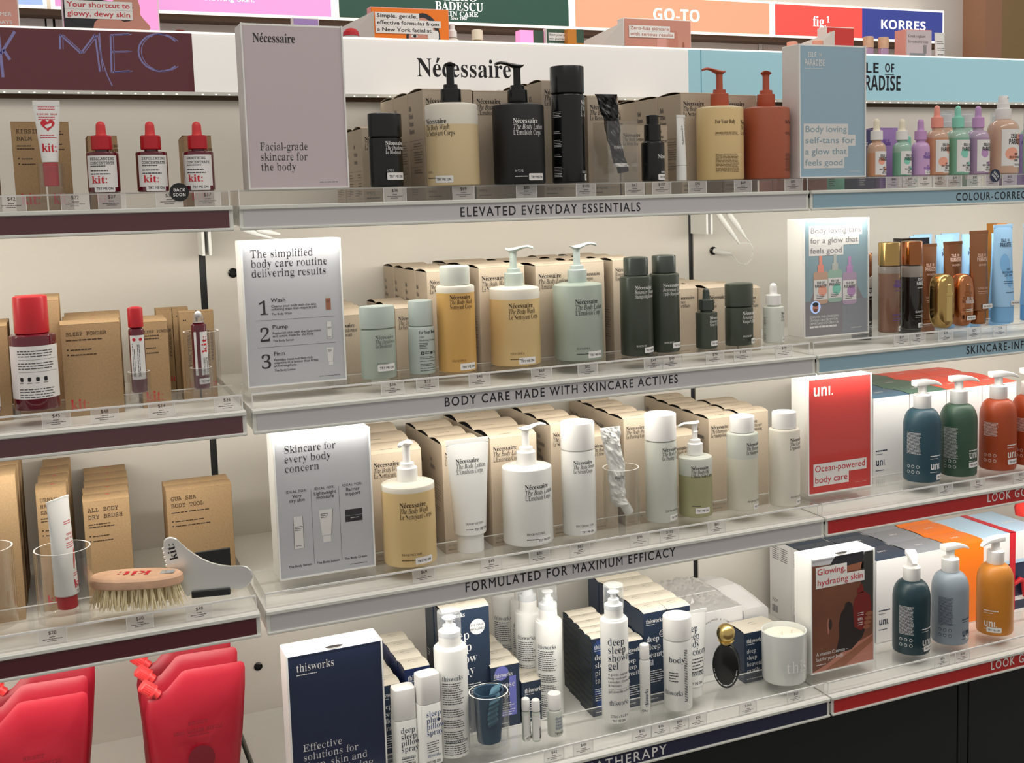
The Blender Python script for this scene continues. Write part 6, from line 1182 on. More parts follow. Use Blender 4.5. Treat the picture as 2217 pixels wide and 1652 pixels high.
for x, body, hi, cm, bm, blob, lb, kd in ((1.3335, 'peach_liquid', 'peach_glass', 'peach_cap', 'peach_cap', 'peach', 'large dropper bottle with a peach bulb', 1), (1.3860, 'mint_liquid', 'mint_glass', 'mint', 'mint', 'mint', 'large dropper bottle with a mint green bulb', 0), (1.4375, 'lilac_liquid', 'lilac_glass', 'lilac_cap', 'lilac', 'lilac', 'large dropper bottle with a lilac bulb', 0)):
    dropper(lb, x, 0.045, Z1, 0.10, 0.0225, 0.0890, body, cm, bm, isle_label(blob, 1.0, 0.0205, 0.0060, 0.0680, kd), hi=hi, level=0.072, neck=0.0100, round_=0.0200, rc=0.0120, hc=0.0205, rb=0.0062, hb=0.0225, stk=(-0.006, 0.0045), ss=0.80)
def mist(label, x, y, z, lo, hi, blob, r, hs, rot=0.0):
    t = thing('tanning_spray', label, 'spray bottle', (x, y, z), rot); p = [(r - 0.002, 0), (r, 0.002), (r, hs - 0.024)] + [(0.0150 + (r - 0.0150) * math.cos(a), hs - 0.024 + 0.022 * math.sin(a)) for a in [PI / 2 * i / 8 for i in range(1, 9)]] + [(0.0145, hs)]
    mb = MB(); p, ms = two_tone(p, hs * 0.7, lo, hi); mb.lathe(p, ms, 56); isle_label(blob, 1.38, 0.0285, 0.0160, 0.0880, 1)(mb, wrap(r)); mb.build('body', t)
    c = MB(); c.lathe([(0.0150, hs - 0.0005), (0.0156, hs + 0.001), (0.0152, hs + 0.0200), (0.0125, hs + 0.0215), (0.0122, hs + 0.0305), (0.0104, hs + 0.0315)], 'cap_white', 36); c.build('collar', t)
    a = MB(); a.lathe([(0.0103, hs + 0.0316), (0.0096, hs + 0.0450), (0.0088, hs + 0.0462)], 'cap_white', 30); a.disc(wrap(0.0100), 0.002, hs + 0.0415, 0.0016, 'ink_faint', 0.0002); a.build('nozzle', t)
    try_sticker(t, wrap(r), -0.005, 0.0125, 1.0); return t
mist('clear peach tanning spray with a white nozzle', 1.5030, 0.045, Z1, 'peach_glass', 'peach_glass', 'peach', 0.0306, 0.1090, 0.08)
mist('green tanning spray cut off by the right edge of the photo', 1.6000, 0.045, Z1, 'mint_liquid', 'mint_glass', 'mint', 0.0306, 0.1090, 0.2)
iside = lambda ink: (lambda mb, mp: (isle(mb, mp, 0.004, 0.092, 0.8, ink), mb.micro(mp, 0.006, 0.02, 0.014, 4, 0.004, ink)))
for x, y, h, m, ink, lb in ((1.0200, 0.100, 0.113, 'pink_card', 'ink_pinkish', 'pink tanning carton behind the pale blue sign'), (1.0700, 0.100, 0.113, 'pink_card', 'ink_pinkish', 'pink tanning carton left of the mint carton'), (1.1200, 0.112, 0.113, 'mint_card', 'sage_ink', 'mint tanning carton left of the small orange dropper'), (1.1900, 0.108, 0.114, 'indigo_card', 'ink_white', 'dark indigo carton behind the small orange dropper'), (1.2400, 0.100, 0.118, 'lilac_card', 'ink_lilac', 'lilac carton between the two cream bulb droppers')):
    stack([lb + ', ' + q for q in ('front one', 'rear one')], x, y, 0, 0.044, 0.045, h, m=m, side=m, lid=m, front=iside(ink), bow=0.0015)
BK = 'spare droppers behind the pastel row'
for x, y, cm, lb in ((1.2700, 0.215, 'peach_cap', 'spare dropper bottle with a peach bulb behind the lilac carton'), (1.3300, 0.150, 'peach_cap', 'spare dropper bottle with a peach bulb behind the second cream bulb'), (1.3650, 0.165, 'mint', 'spare dropper bottle with a mint bulb behind the lilac dropper')):
    dropper(lb, x, y, 0.0, 0.1, 0.0176, 0.0640, 'peach_liquid' if cm != 'mint' else 'mint_liquid', cm, cm, isle_label('peach' if cm != 'mint' else 'mint', 0.82, 0.0160, 0.0035, 0.0475), neck=0.0088, round_=0.0150, rc=0.0118, hc=0.0180, rb=0.0062, hb=0.0225, group=BK)
def capped_mist(label, x, y, lo):
    t = thing('capped_spray', label, 'spray bottle', (x, y, 0), 0.0, 'clear capped sprays behind the pastel row'); r = 0.0225
    mb = MB(); mb.lathe([(r - 0.002, 0), (r, 0.002), (r, 0.105), (r - 0.004, 0.116), (0.0135, 0.1215)], lo, 40); isle_label('peach', 1.0, 0.020, 0.015, 0.085, 1)(mb, wrap(r)); mb.build('body', t)
    c = MB(); c.lathe([(0.0140, 0.1218), (0.0140, 0.1330), (0.0110, 0.1340), (0.0105, 0.1480), (0.0095, 0.1490)], 'cap_white', 30); c.build('nozzle', t)
    o = MB(); o.lathe([(0.0150, 0.1230), (0.0146, 0.1560), (0.0005, 0.1566)], 'overcap_clear', 30); o.build('overcap', t)
for x, y, lo, lb in ((1.4530, 0.150, 'peach_glass', 'clear capped spray behind the mint bulb dropper'), (1.5080, 0.150, 'mint_glass', 'clear capped spray between the mint and lilac bulbs'), (1.5300, 0.230, 'lilac_glass', 'clear capped spray behind the lilac bulb dropper'), (1.6200, 0.180, 'lilac_glass', 'clear capped spray left of the peach tanning spray nozzle'), (1.7000, 0.165, 'mint_glass', 'clear capped spray right of the peach tanning spray')): capped_mist(lb, x, y, lo)
carton('purple carton right of the peach tanning spray', 1.6050, 0.100, 0, 0.045, 0.045, 0.1050, m='lilac_card', side='lilac_card', lid='lilac_card', front=iside('ink_lilac'), bow=0.001)
# second shelf
def oil_print(ink): return lambda mb, mp: (isle(mb, mp, -0.0065, 0.0960, 1.0, ink), mb.micro(mp, -0.004, 0.0810, 0.018, 1, 0.003, ink), mb.text(mp, -0.0085, 0.0330, 'SUNNY SERUM', 'sansm', 0.0058, ink, w=0.032, e=0.0006), mb.micro(mp, -0.008, 0.027, 0.024, 2, 0.0034, ink))
SQ = dict(gap=0.001)
cap_bottle('tanning_oil', 'square tan oil bottle with a gold cap', 'bottle', 1.2125, 0.0388, Z2, 0.05, 0.0208, 0.1280, 0.0455, 'tan_liquid', 'gold', oil_print('ink_lilac'), hi='glass_grey', level=0.114, stk=(0.005, 0.0025), ss=0.85, dome=0.0005)
cap_bottle('tanning_oil', 'dark brown oil bottle with a copper cap', 'bottle', 1.2823, 0.0560, Z2, 0.05, 0.0206, 0.1255, 0.0470, 'dark_liquid', 'copper', oil_print('ink_white'), hi='glass_grey', level=0.103, stk=(-0.002, 0.0035), ss=0.85, dome=0.0005)
cap_bottle('tanning_oil', 'dark brown oil bottle half hidden behind the gold capped bottle', 'bottle', 1.2180, 0.1280, ZS[1], 0.0, 0.0206, 0.1255, 0.0470, 'dark_liquid', 'copper', oil_print('ink_white'), hi='glass_grey', level=0.103, dome=0.0005)
carton('thin dark carton behind the copper capped bottle', 1.3400, 0.150, ZS[1], 0.0700, 0.030, 0.1950, m='dark_liquid', side='dark_liquid', lid='dark_liquid', bow=0.0)
def bz_print(ink): return lambda mb, mp: (isle(mb, mp, -0.0115, 0.1080, 1.05, ink), mb.text(mp, 0.002, 0.0895, 'BRONZER', 'sansm', 0.0055, ink, align='c', w=0.020, e=0.0006), mb.text(mp, 0.002, 0.0430, 'SUNNY SERUM', 'sansm', 0.0055, ink, align='c', w=0.030, e=0.0006), mb.micro(mp, -0.012, 0.038, 0.028, 2, 0.0035, ink))
tube('bronze_tube', 'bronze metallic tube behind the copper capped bottle, left one', 1.3820, 0.1250, ZS[1], 0.0, 0.0190, 0.0245, 0.1480, 'bronze', 'copper', 0.0300, 0.0160, bz_print('ink_pinkish'), crimp=0.006)
tube('bronze_tube', 'bronze metallic tube behind the gold capsule', 1.4080, 0.0800, Z2, 0.0, 0.0190, 0.0245, 0.1330, 'bronze', 'copper', 0.0270, 0.0160, bz_print('ink_pinkish'), crimp=0.006)
t = tube('bronze_tube', 'tall bronze metallic tube with a try me sticker', 1.4420, 0.0440, Z2, 0.0, 0.0195, 0.0240, 0.1530, 'bronze', 'copper', 0.0275, 0.0150, bz_print('ink_pinkish'), crimp=0.007)
try_sticker(t, lambda u, v, e: (u, -0.0205 - e, v), -0.008, 0.0320, 0.82)
def capsule(label, x, y, rot, hw, h, dp, m, m2, text=None):
    t = thing('serum_capsule', label, 'capsule', (x, y, Z2), rot); mb = MB(); rg = []
    def sta(k, yy): return [((hw * k) * math.copysign(abs(math.cos(a)) ** 0.8, math.cos(a)), yy, h / 2 + (h / 2 - (1 - k) * hw) * math.copysign(abs(math.sin(a)) ** 0.62, math.sin(a))) for a in [2 * PI * i / 56 for i in range(56)]]
    for k, yy in ((0.62, -dp), (0.82, -dp * 0.93), (0.95, -dp * 0.68), (1.0, -dp * 0.3), (1.0, dp * 0.3), (0.95, dp * 0.68), (0.82, dp * 0.93), (0.62, dp)): rg.append(sta(k, yy))
    mb.rings(rg, m); mb.build('shell', t)
    c = MB(); q = hw * 0.48
    c.lathe([(q, 0.016), (q, h * 0.60), (q + 0.0008, h * 0.605), (q + 0.0008, h * 0.66), (q * 0.85, h * 0.665), (q * 0.85, h * 0.80), (q * 0.7, h * 0.81)], m2, 32, cy=-dp + q * 0.55)
    if text: isle(c, plane(-0.003, -dp - q * 0.5, 0), -0.009, h * 0.52, 0.85, 'ink_white'); c.micro(plane(-0.003, -dp - q * 0.5, 0), -0.008, h * 0.33, 0.02, 2, 0.0036, 'ink_white')
    c.build('inner_vial', t); return t
capsule('gold capsule shaped bottle in front of the bronze tubes', 1.3310, 0.0250, 0.25, 0.0238, 0.1080, 0.0170, 'gold', 'gold_soft')
t = capsule('copper capsule shaped bottle with a try me sticker', 1.3860, 0.0310, 0.1, 0.0215, 0.1050, 0.0160, 'rose_gold', 'copper', True); try_sticker(t, plane(0, -0.0235, 0), -0.0105, 0.0140, 0.78)
def sky_print(mb, mp): mb.disc(mp, -0.004, 0.088, 0.012, 'sky_cap', ry=0.020); mb.disc(mp, 0.004, 0.062, 0.009, 'sky_cap', ry=0.022); isle(mb, mp, -0.0130, 0.1320, 1.1, 'ink_navy'); [mb.text(mp, 0.002, 0.0750 - 0.0062 * i, s_, 'sansm', 0.0062, 'ink_navy', align='c', w=q, e=0.0006) for i, (s_, q) in enumerate((('DAILY', 0.009), ('SELF-TAN LOTION', 0.030), ('LIGHT - MEDIUM', 0.022)))]; mb.micro(mp, -0.011, 0.052, 0.026, 2, 0.004, 'ink_navy'); mb.micro(mp, -0.008, 0.030, 0.024, 1, 0.0035, 'ink_navy')
t = tube('sky_tube', 'sky blue tube with a try me sticker at the front', 1.4990, 0.0374, Z2, 0.0, 0.0232, 0.0252, 0.1600, 'sky_tube', 'sky_cap', 0.0310, 0.0222, sky_print, crimp=0.007)
try_sticker(t, lambda u, v, e: (u, -0.0238 - e, v), 0.0, 0.0360, 0.75)
bt = tube('sky_tube', 'sky blue tube cut off by the right edge of the photo', 1.5700, 0.0280, Z2, 0.0, 0.0232, 0.0252, 0.1600, 'sky_tube', 'sky_cap', 0.0310, 0.0222, sky_print, crimp=0.007)
for x, y, lb in ((1.4130, 0.185, 'leftmost of the rear blue tubes'), (1.4760, 0.178, 'second of the rear blue tubes'), (1.5400, 0.170, 'third of the rear blue tubes'), (1.6040, 0.150, 'fourth of the rear blue tubes'), (1.4700, 0.240, 'blue tube at the very back left'), (1.5400, 0.232, 'blue tube at the very back right')):
    clone(bt, 'sky blue tube on the second shelf, ' + lb, (x, y, ZS[1]), group='blue tubes at the back')
carton('mustard yellow carton glimpsed between the blue tubes', 1.6420, 0.200, ZS[1], 0.030, 0.030, 0.2150, m='amber_bottle', side='amber_bottle', lid='amber_bottle', bow=0.0)
# third and bottom shelf: round shouldered pump bottles
def uni(label, x, y, z, m, nd, fr, ink='ink_white', side=-1.15, stk=(0.006, 0.006), icons=True, frot=0.0, lines=20):
    t = thing('pump_bottle', label, 'pump bottle', (x, y, z)); r = 0.0364
    p = [(r - 0.005, 0), (r - 0.0015, 0.0012), (r, 0.005), (r, 0.108)] + [(0.0165 + (r - 0.0165) * math.cos(a), 0.108 + 0.0345 * math.sin(a)) for a in [PI / 2 * i / 10 for i in range(1, 11)]] + [(0.0160, 0.1432)]
    mb = MB(); mb.lathe(p, m, 64); mp = wrap(r, frot)
    mb.micro(mp, -0.010, 0.0520, 0.030, 1, 0.005, ink, h=0.42); mb.micro(mp, -0.010, 0.0475, 0.018, 1, 0.003, ink); mb.text(mp, -0.0100, fr, 'unı.', 'sansb', 0.0205, ink, w=0.0270); mb.micro(mp, -0.010, fr - 0.0060, 0.016, 1, 0.003, ink)
    s_ = wrap(r, side); mb.micro(s_, -0.016, 0.098, 0.030, lines, 0.0024, ink, h=0.35, rag=0.12)
    if icons:
        for i in range(3):
            for j in range(2): mb.disc(s_, -0.012 + 0.010 * i, 0.032 - 0.011 * j, 0.0032, ink, 0.0003, 14); mb.disc(s_, -0.012 + 0.010 * i, 0.032 - 0.011 * j, 0.0024, m, 0.0005, 14)
    mb.build('body', t); pump(t, 0.1432, 'cap_white', nd, 'block', 0.0172)
    if stk: try_sticker(t, mp, stk[0], stk[1], 0.95)
    return t
uni('teal blue pump bottle on the third shelf', 1.2846, 0.0262, Z3, 'teal_bottle', -0.15, 0.0265, stk=(0.0045, 0.0050), lines=18)
uni('forest green pump bottle on the third shelf', 1.3771, 0.0261, Z3, 'green_bottle', -0.30, 0.0375, stk=(-0.010, 0.0190), lines=26, frot=0.12)
uni('burnt orange pump bottle on the third shelf', 1.4795, 0.0240, Z3, 'orange_bottle', -0.30, 0.0275, stk=(-0.008, 0.0135), lines=12, frot=0.02)
uni('burnt orange pump bottle cut off by the right edge', 1.5650, 0.0240, Z3, 'orange_bottle', -0.30, 0.0275, lines=12)
uni('dark navy pump bottle on the bottom shelf', 1.2459, 0.0094, Z4, 'navy_bottle', -PI / 2 - 0.55, 0.0200, stk=(-0.006, 0.0080), lines=24, side=-0.95, frot=0.16)
uni('grey blue pump bottle on the bottom shelf', 1.3469, 0.0124, Z4, 'greyblue_bottle', -0.10, 0.0185, 'ink_navy', stk=(0.000, 0.0110), lines=24, side=-0.95, frot=0.22)
uni('golden orange pump bottle on the bottom shelf', 1.4603, 0.0068, Z4, 'amber_bottle', PI + 0.1, 0.0200, side=2.6, icons=False, frot=-1.10, stk=(-0.004, 0.0085))
def ubox(labels, x, y, r, w, d, h, m, top, ink, step=None, dx=0.0, txt=True, sidetxt=None):
    def fr(mb, mp):
        if txt: mb.micro(mp, 0.006, 0.066, 0.030, 1, 0.006, ink, h=0.42); mb.micro(mp, 0.006, 0.060, 0.018, 1, 0.003, ink); mb.text(mp, 0.006, 0.037, 'unı.', 'sansb', 0.0205, ink, w=0.026); mb.micro(mp, 0.006, 0.026, 0.022, 1, 0.005, ink)
    return stack(labels, x, y, ZS[r], w, d, h, step=step, dx=dx, m=m, side=m, lid=top, front=fr, bow=0.003, sidetxt=sidetxt, topdeco=lambda mb, mp: mb.text(mp, w * 0.5, d * 0.45, 'unı.', 'sansb', 0.011, 'ink_white', align='c', sx=1.2))
ubox(ords('white carton with a blue top, # one beside the red sign', 3), 1.2330, 0.110, 2, 0.0915, 0.080, 0.1760, 'card_white', 'card_blue', 'ink_navy', sidetxt=None)
ubox(ords('white carton with a green top, # one behind the teal pump bottle', 3), 1.3265, 0.110, 2, 0.0950, 0.080, 0.1765, 'card_white', 'card_green', 'ink_navy')
ubox(ords('white carton with a coral top, # one behind the green pump bottle', 3), 1.4235, 0.110, 2, 0.0950, 0.080, 0.1765, 'card_white', 'card_coral', 'ink_red')
ubox(ords('white carton with a coral top, # one behind the orange pump bottle', 3), 1.5205, 0.110, 2, 0.0950, 0.080, 0.1765, 'card_white', 'card_coral', 'ink_red')
def barcode(mb, mp): [mb.quad(mp, -0.070 + 0.0022 * k, 0.012, -0.0688 + 0.0022 * k - (k % 3) * 0.0003, 0.028, 'ink_black') for k in range(10)]; mb.micro(mp, -0.070, 0.042, 0.024, 3, 0.003, 'ink_grey'); mb.micro(mp, -0.070, 0.160, 0.026, 7, 0.0045, 'ink_grey', h=0.35); mb.micro(mp, -0.038, 0.160, 0.026, 7, 0.0045, 'ink_grey', h=0.35)
ubox(ords('white carton with a dark navy top, # one behind the torso poster', 3), 1.1450, 0.110, 3, 0.0920, 0.080, 0.1740, 'card_white', 'card_navy', 'ink_navy', sidetxt=barcode)
ubox(ords('white carton with a grey top, # one behind the dark navy pump bottle', 3), 1.2420, 0.110, 3, 0.0920, 0.080, 0.1740, 'card_white', 'card_navy', 'ink_navy')
ubox(ords('white carton with a pale grey top, # one behind the grey blue pump bottle', 3), 1.3390, 0.110, 3, 0.0960, 0.080, 0.1740, 'card_white', 'card_grey', 'ink_navy')
ubox(ords('bright orange carton, # one behind the golden orange pump bottle', 3), 1.4370, 0.110, 3, 0.0920, 0.080, 0.1745, 'card_orange', 'card_orange', 'ink_white')
t = thing('gift_box', 'white and sky blue gift box tied with a red ribbon', 'gift box', (1.5350, 0.120, ZS[3]))
mb = MB(); mb.box(0.002, 0.002, 0, 0.168, 0.148, 0.108, 'poster_navy'); mb.quad(plane(0, 0.002, 0), 0.002, 0.020, 0.168, 0.030, 'card_white'); mb.build('box', t)
mb = MB(); mb.box(0, 0, 0.108, 0.170, 0.150, 0.1760, 'card_white', top='card_sky', b=0.0008); mb.quad(plane(0, 0, 0), 0, 0.106, 0.17, 0.114, 'card_sky'); mb.text(plane(0, 0, 0.176, (0, 0, 1)), 0.120, 0.060, 'unı.', 'sansb', 0.02, 'ink_white'); mb.build('lid', t)
mb = MB(); mb.box(0.078, -0.0012, 0, 0.094, -0.0002, 0.1772, 'ribbon_red'); mb.box(0.078, -0.0012, 0.1762, 0.094, 0.1512, 0.1772, 'ribbon_red')
for a, b2, c in (((0.084, 0.060), (0.060, 0.066), (0.052, 0.030)), ((0.088, 0.060), (0.112, 0.066), (0.120, 0.030))):
    mb.wire([(a[0], -0.004, a[1]), ((a[0] + b2[0]) / 2, -0.010, b2[1] + 0.006), (b2[0], -0.008, b2[1]), (c[0], -0.006, c[1])], [0.004, 0.006, 0.007, 0.006], 'ribbon_red', 8)
mb.build('ribbon', t)
t = thing('zip_pouch', 'red fleecy pouch with a metal zip on the gift box', 'pouch', (1.7650, 0.2000, ZS[3] + 0.1775))
mb = MB(); mb.rings([[(0.075 * k * math.cos(a) + 0.02, 0.028 * kk * math.sin(a), z) for a in [2 * PI * i / 28 for i in range(28)]] for z, k, kk in ((0.0002, 0.8, 0.8), (0.004, 0.95, 1.0), (0.022, 1.0, 1.0), (0.040, 0.92, 0.6), (0.050, 0.80, 0.25))], 'red_cloth'); mb.build('bag', t)
mb = MB(); mb.wire([(-0.036, -0.004, 0.0515), (0.0, -0.004, 0.054), (0.07, -0.004, 0.054)], 0.0035, 'black_metal', 8); mb.wire([(-0.036, -0.006, 0.052), (-0.044, -0.010, 0.046), (-0.046, -0.011, 0.038)], 0.0025, 'chrome', 8); mb.build('zip', t)

# ------------------------------------------------------------------ price tags on the riser fronts
TAGS = {(0, 'L'): [(-0.2972, '$42', 'below the kraft carton at the far left'), (-0.2177, '$22', 'right of the balm tube'), (-0.1705, '$37', 'below the leftmost red dropper'), (-0.0943, '$37', 'half covered by the black back soon disc'), (-0.0417, '$37', 'below the rightmost red dropper')],
 (0, 'M'): [(0.2364, '$36', 'below the black deodorant stick'), (0.3478, '$69', 'below the black pump amber bottle'), (0.4558, '$85', 'below the matte black pump bottle'), (0.5620, '$102', 'below the tall black cylinder'), (0.6529, '$62', 'below the crumpled black tube'), (0.7051, '$107', 'below the small black pump bottle'), (0.7757, '$46', 'below the slim white tube'), (0.8686, '$69', 'below the terracotta pump amber bottle'), (0.9750, '$85', 'below the terracotta bottle at the bay end')],
 (0, 'R'): [(1.2030, '$40', 'below the small orange dropper'), (1.2422, '$40', 'below the small green dropper'), (1.2784, '$40', 'below the opaque lilac dropper'), (1.3141, '$49', 'below the large peach dropper'), (1.3512, '$49', 'below the large mint dropper'), (1.4022, '$40', 'below the large lilac dropper'), (1.4450, '$40', 'partly under the navy back soon disc'), (1.4920, '$40', 'right of the navy back soon disc')],
 (1, 'L'): [(-0.2617, '$45', 'below the large red bottle'), (-0.1995, '$48', 'below the wide powder cartons'), (-0.1238, '$14', 'right of the capped red roller'), (-0.0334, '$36', 'below the open red roller')],
 (1, 'M'): [(0.2150, '$36', 'below the sage deodorant stick'), (0.2710, '$33', 'below the gel deodorant'), (0.3574, '$46', 'below the silver capped amber bottle'), (0.4653, '$69', 'below the pale green pump amber bottle'), (0.5489, '$85', 'below the sage pump bottle'), (0.6732, '$49', 'below the dark green shampoo'), (0.7088, '$49', 'below the dark green conditioner'), (0.7957, '$79', 'below the dark green dropper'), (0.8531, '$104', 'below the dark green mask'), (0.9405, '$79', 'below the frosted clear dropper')],
 (1, 'R'): [(1.2082, '$37', 'below the gold capped oil'), (1.2479, '$37', 'left of the gold capsule'), (1.3160, '$29', 'below the gold capsule'), (1.3878, '$29', 'below the copper capsule'), (1.4546, '$28', 'below the front blue tube')],
 (2, 'L'): [(-0.2864, '$28', 'below the white hand salve tube'), (-0.1731, '$30', 'below the wooden brush'), (-0.0920, '$48', 'below the steel massage tool')],
 (2, 'M'): [(0.2456, '$69', 'below the white pump amber bottle'), (0.3581, '$49', 'below the white lotion tube'), (0.4421, '$85', 'below the white pump bottle'), (0.5159, '$85', 'below the tall white cylinder'), (0.6272, '$46', 'below the crumpled white tube'), (0.6855, '$102', 'below the frosted peel cylinder'), (0.7800, '$85', 'below the olive pump bottle')],
 (2, 'R'): [(1.2970, '$54', 'below the teal pump bottle'), (1.3784, '$51', 'below the green pump bottle'), (1.4903, '$71', 'below the burnt orange pump bottle')],
 (3, 'M'): [(0.4513, '$42', 'below the slim white tubes'), (0.5046, '$48', 'left of the shower gel'), (0.6152, '$55', 'below the shower gel'), (0.6525, '$46', 'below the white roller bottle'), (0.6889, '$99', 'below the wide white cylinder'), (0.7266, '$52', 'below the white body tube'), (0.8305, '$163', 'below the black flask'), (0.9338, '$62', 'below the candle')],
 (3, 'R'): [(1.2777, '$56', 'below the dark navy pump bottle'), (1.3289, '$56', 'below the grey blue pump bottle')]}
for (r, b), L in TAGS.items():
    for i, (x, pr, lb) in enumerate(L):
        y = YF[r] + 0.0166; m = MB(); w, h = 0.0182, 0.0212
        m.box(-w, -0.0016, 0, w, 0, h, 'acrylic_tag'); mp = plane(0, -0.0016, 0)
        m.box(-w, -0.0018, 0, -w + 0.0006, 0, h, 'acrylic_edge'); m.box(w - 0.0006, -0.0018, 0, w, 0, h, 'acrylic_edge')
        m.text(mp, 0, 0.0145, pr, 'sans', 0.0068, 'ink_black', align='c', sx=1.0)
        m.micro(mp, -0.004, 0.0102, 0.009, 1, 0.003, 'ink_grey', h=0.35, seed=i); m.micro(mp, -0.0125, 0.0072, 0.026, 1, 0.003, 'ink_grey', h=0.32, seed=i + 3); m.micro(mp, -0.007, 0.0046, 0.014, 1, 0.003, 'ink_grey', h=0.3, seed=i + 5)
        o = m.build('price_tag', loc=(x, y, ZS[r] + 0.0006)); tag(o, 'clear price tag reading %s %s' % (pr, lb), 'price tag', 'price tags on the clear risers')
for x, y, z, r, m, lb in ((-0.0803, 0.0140, 0.0215, 0.0132, 'black_matte', 'round black disc reading back soon on the price tags'), (1.4530, 0.0140, 0.0200, 0.0128, 'ink_navy', 'round navy disc reading back soon under the peach spray')):
    b = MB(); k = 36; rg = [[(r * math.cos(2 * PI * i / k), yy, r * math.sin(2 * PI * i / k)) for i in range(k)] for yy in (0, -0.0008)]; b.rings(rg, m)
    c, s_ = (1, 0) if x < 0 else (math.cos(-0.75), math.sin(-0.75))
    mp = lambda u, v, e: (u * c - v * s_, -0.0009 - e, u * s_ + v * c)
    b.text(mp, 0, 0.0010, 'BACK', 'sansb', 0.0062, 'ink_white', align='c', w=0.0165); b.text(mp, 0, -0.0058, 'SOON', 'sansb', 0.0062, 'ink_white', align='c', w=0.0175)
    tag(b.build('back_soon_disc', loc=(x, y, z)), lb, 'sticker')

# ------------------------------------------------------------------ cables and grommets on the wall
def grommet(label, x, z, r=0.0085, kind='ring'):
    t = MB(); t.lathe([(r, 0), (r, 0.003), (r * 0.72, 0.0042), (r * 0.6, 0.002)], 'black_plastic', 28); o = t.build('cable_grommet', loc=(x, YW, z)); o.rotation_euler = (PI / 2, 0, 0); return tag(o, label, 'grommet')
grommet('black cable grommet with a white plug right of the black upright', 1.0291, -0.1220); grommet('black cable grommet half hidden by the routine sign', 0.0390, -0.1186)
grommet('black knob on the wall above the white bowed carton', 1.0293, -0.8452, 0.0075); grommet('black knob on the wall above the red pouches', 0.0440, -0.8452, 0.0075)
def plug(mb, a, b, r):
    a, b = Vector(a), Vector(b); d = b - a
    mb.wire([a, a + d * 0.1, a + d * 0.55, a + d * 0.62, a + d * 0.72, a + d * 0.8, b], [r * 0.8, r, r * 0.95, r * 0.75, r * 0.7, r * 0.6, r * 0.35], 'white_plastic', 12)
    for k in range(5): mb.wire([a + d * (0.68 + 0.055 * k), a + d * (0.70 + 0.055 * k)], r * (0.80 - 0.08 * k), 'white_plastic', 12)
t = thing('power_cable', 'white lighting cable hanging under the top shelf beside the upright', 'cable', (0.98, 0.36, -0.03)); o = Vector((0.98, 0.36, -0.03))
def wp(x, z, y=0.30): return Vector((x, y, z)) - o
for a_, b_ in ((wp(0.990, -0.040), wp(1.0411, -0.105)), (wp(1.012, -0.040, 0.295), wp(1.0540, -0.0932, 0.295)), (wp(1.0285, -0.1215, 0.3795), wp(1.052, -0.1285, 0.345))):
    mb = MB(); plug(mb, a_, b_, 0.0062); mb.build('plug', t)
mb = MB(); mb.wire([wp(1.0411, -0.105), wp(1.052, -0.1045), wp(1.066, -0.106), wp(1.0735, -0.1125), wp(1.075, -0.124), wp(1.0715, -0.1372), wp(1.062, -0.147), wp(1.0533, -0.1488), wp(1.046, -0.146, 0.31), wp(1.050, -0.134, 0.335), wp(1.052, -0.1285, 0.345)], 0.0011, 'white_plastic', 8); mb.wire([wp(1.054, -0.0932, 0.295), wp(1.064, -0.1000), wp(1.0735, -0.1125)], 0.0011, 'white_plastic', 8); mb.build('cord', t)
t = thing('power_cable', 'white lighting cable above the routine sign', 'cable', (0.05, 0.30, -0.03)); o = Vector((0.05, 0.30, -0.03))
for a_, b_ in ((wp(0.040, -0.038, 0.25), wp(0.0859, -0.0556, 0.25)), (wp(0.062, -0.040, 0.245), wp(0.1000, -0.0500, 0.245))):
    mb = MB(); plug(mb, a_, b_, 0.0058); mb.build('plug', t)
mb = MB(); mb.wire([wp(0.0859, -0.0556, 0.25), wp(0.098, -0.058, 0.25), wp(0.106, -0.064, 0.25)], 0.0011, 'white_plastic', 8); mb.build('cord', t)

# ------------------------------------------------------------------ second run of shelving behind
YB = 2.86; SB = 0.496
def lightbox(label, x0, x1, panels, deco):
    t = thing('lit_sign', label, 'lit sign', (x0, YB, 0.712)); H = 0.160
    f = MB(); f.box(0, 0.001, 0, x1 - x0, 0.12, H, 'lamp_edge'); f.build('frame', t)
    p = MB(); u0 = 0.012
    n = len(panels); wd = (x1 - x0 - 0.024) / n
    for i, m in enumerate(panels): p.box(u0 + wd * i, -0.003, 0.010, u0 + wd * (i + 1), 0.0005, H - 0.010, m)
    deco(p, plane(0, -0.003, 0)); p.build('panel', t); return t
lightbox('pale blue lit sign at the top left edge behind', -1.20, -0.205, ['glow_sky'], lambda mb, mp: None)
lightbox('pink lit sign with small white lettering behind', -0.190, 0.823, ['glow_pink'], lambda mb, mp: mb.text(mp, 0.290, 0.053, 'Fruit Powered. Glowing Skin.', 'sansm', 0.0235, 'lamp_letter', w=0.420))
lightbox('dark green lit sign with white serif lettering behind', 0.831, 1.843, ['lamp_green'], lambda mb, mp: (mb.text(mp, 0.410, 0.095, 'MARIO', 'serifb', 0.050, 'lamp_letter', w=0.18), mb.text(mp, 0.405, 0.0555, 'BADESCU', 'serifb', 0.0490, 'lamp_letter', w=0.208), mb.text(mp, 0.425, 0.0330, 'SKIN CARE', 'serifb', 0.0270, 'lamp_letter', w=0.165), mb.text(mp, 0.470, 0.0180, 'Since 1967', 'ital', 0.0195, 'lamp_letter', w=0.072)))
lightbox('coral lit sign with chunky white lettering behind', 1.851, 2.863, ['lamp_coral'], lambda mb, mp: mb.text(mp, 0.386, 0.0520, 'GO-TO', 'sansb', 0.073, 'lamp_letter', w=0.245))
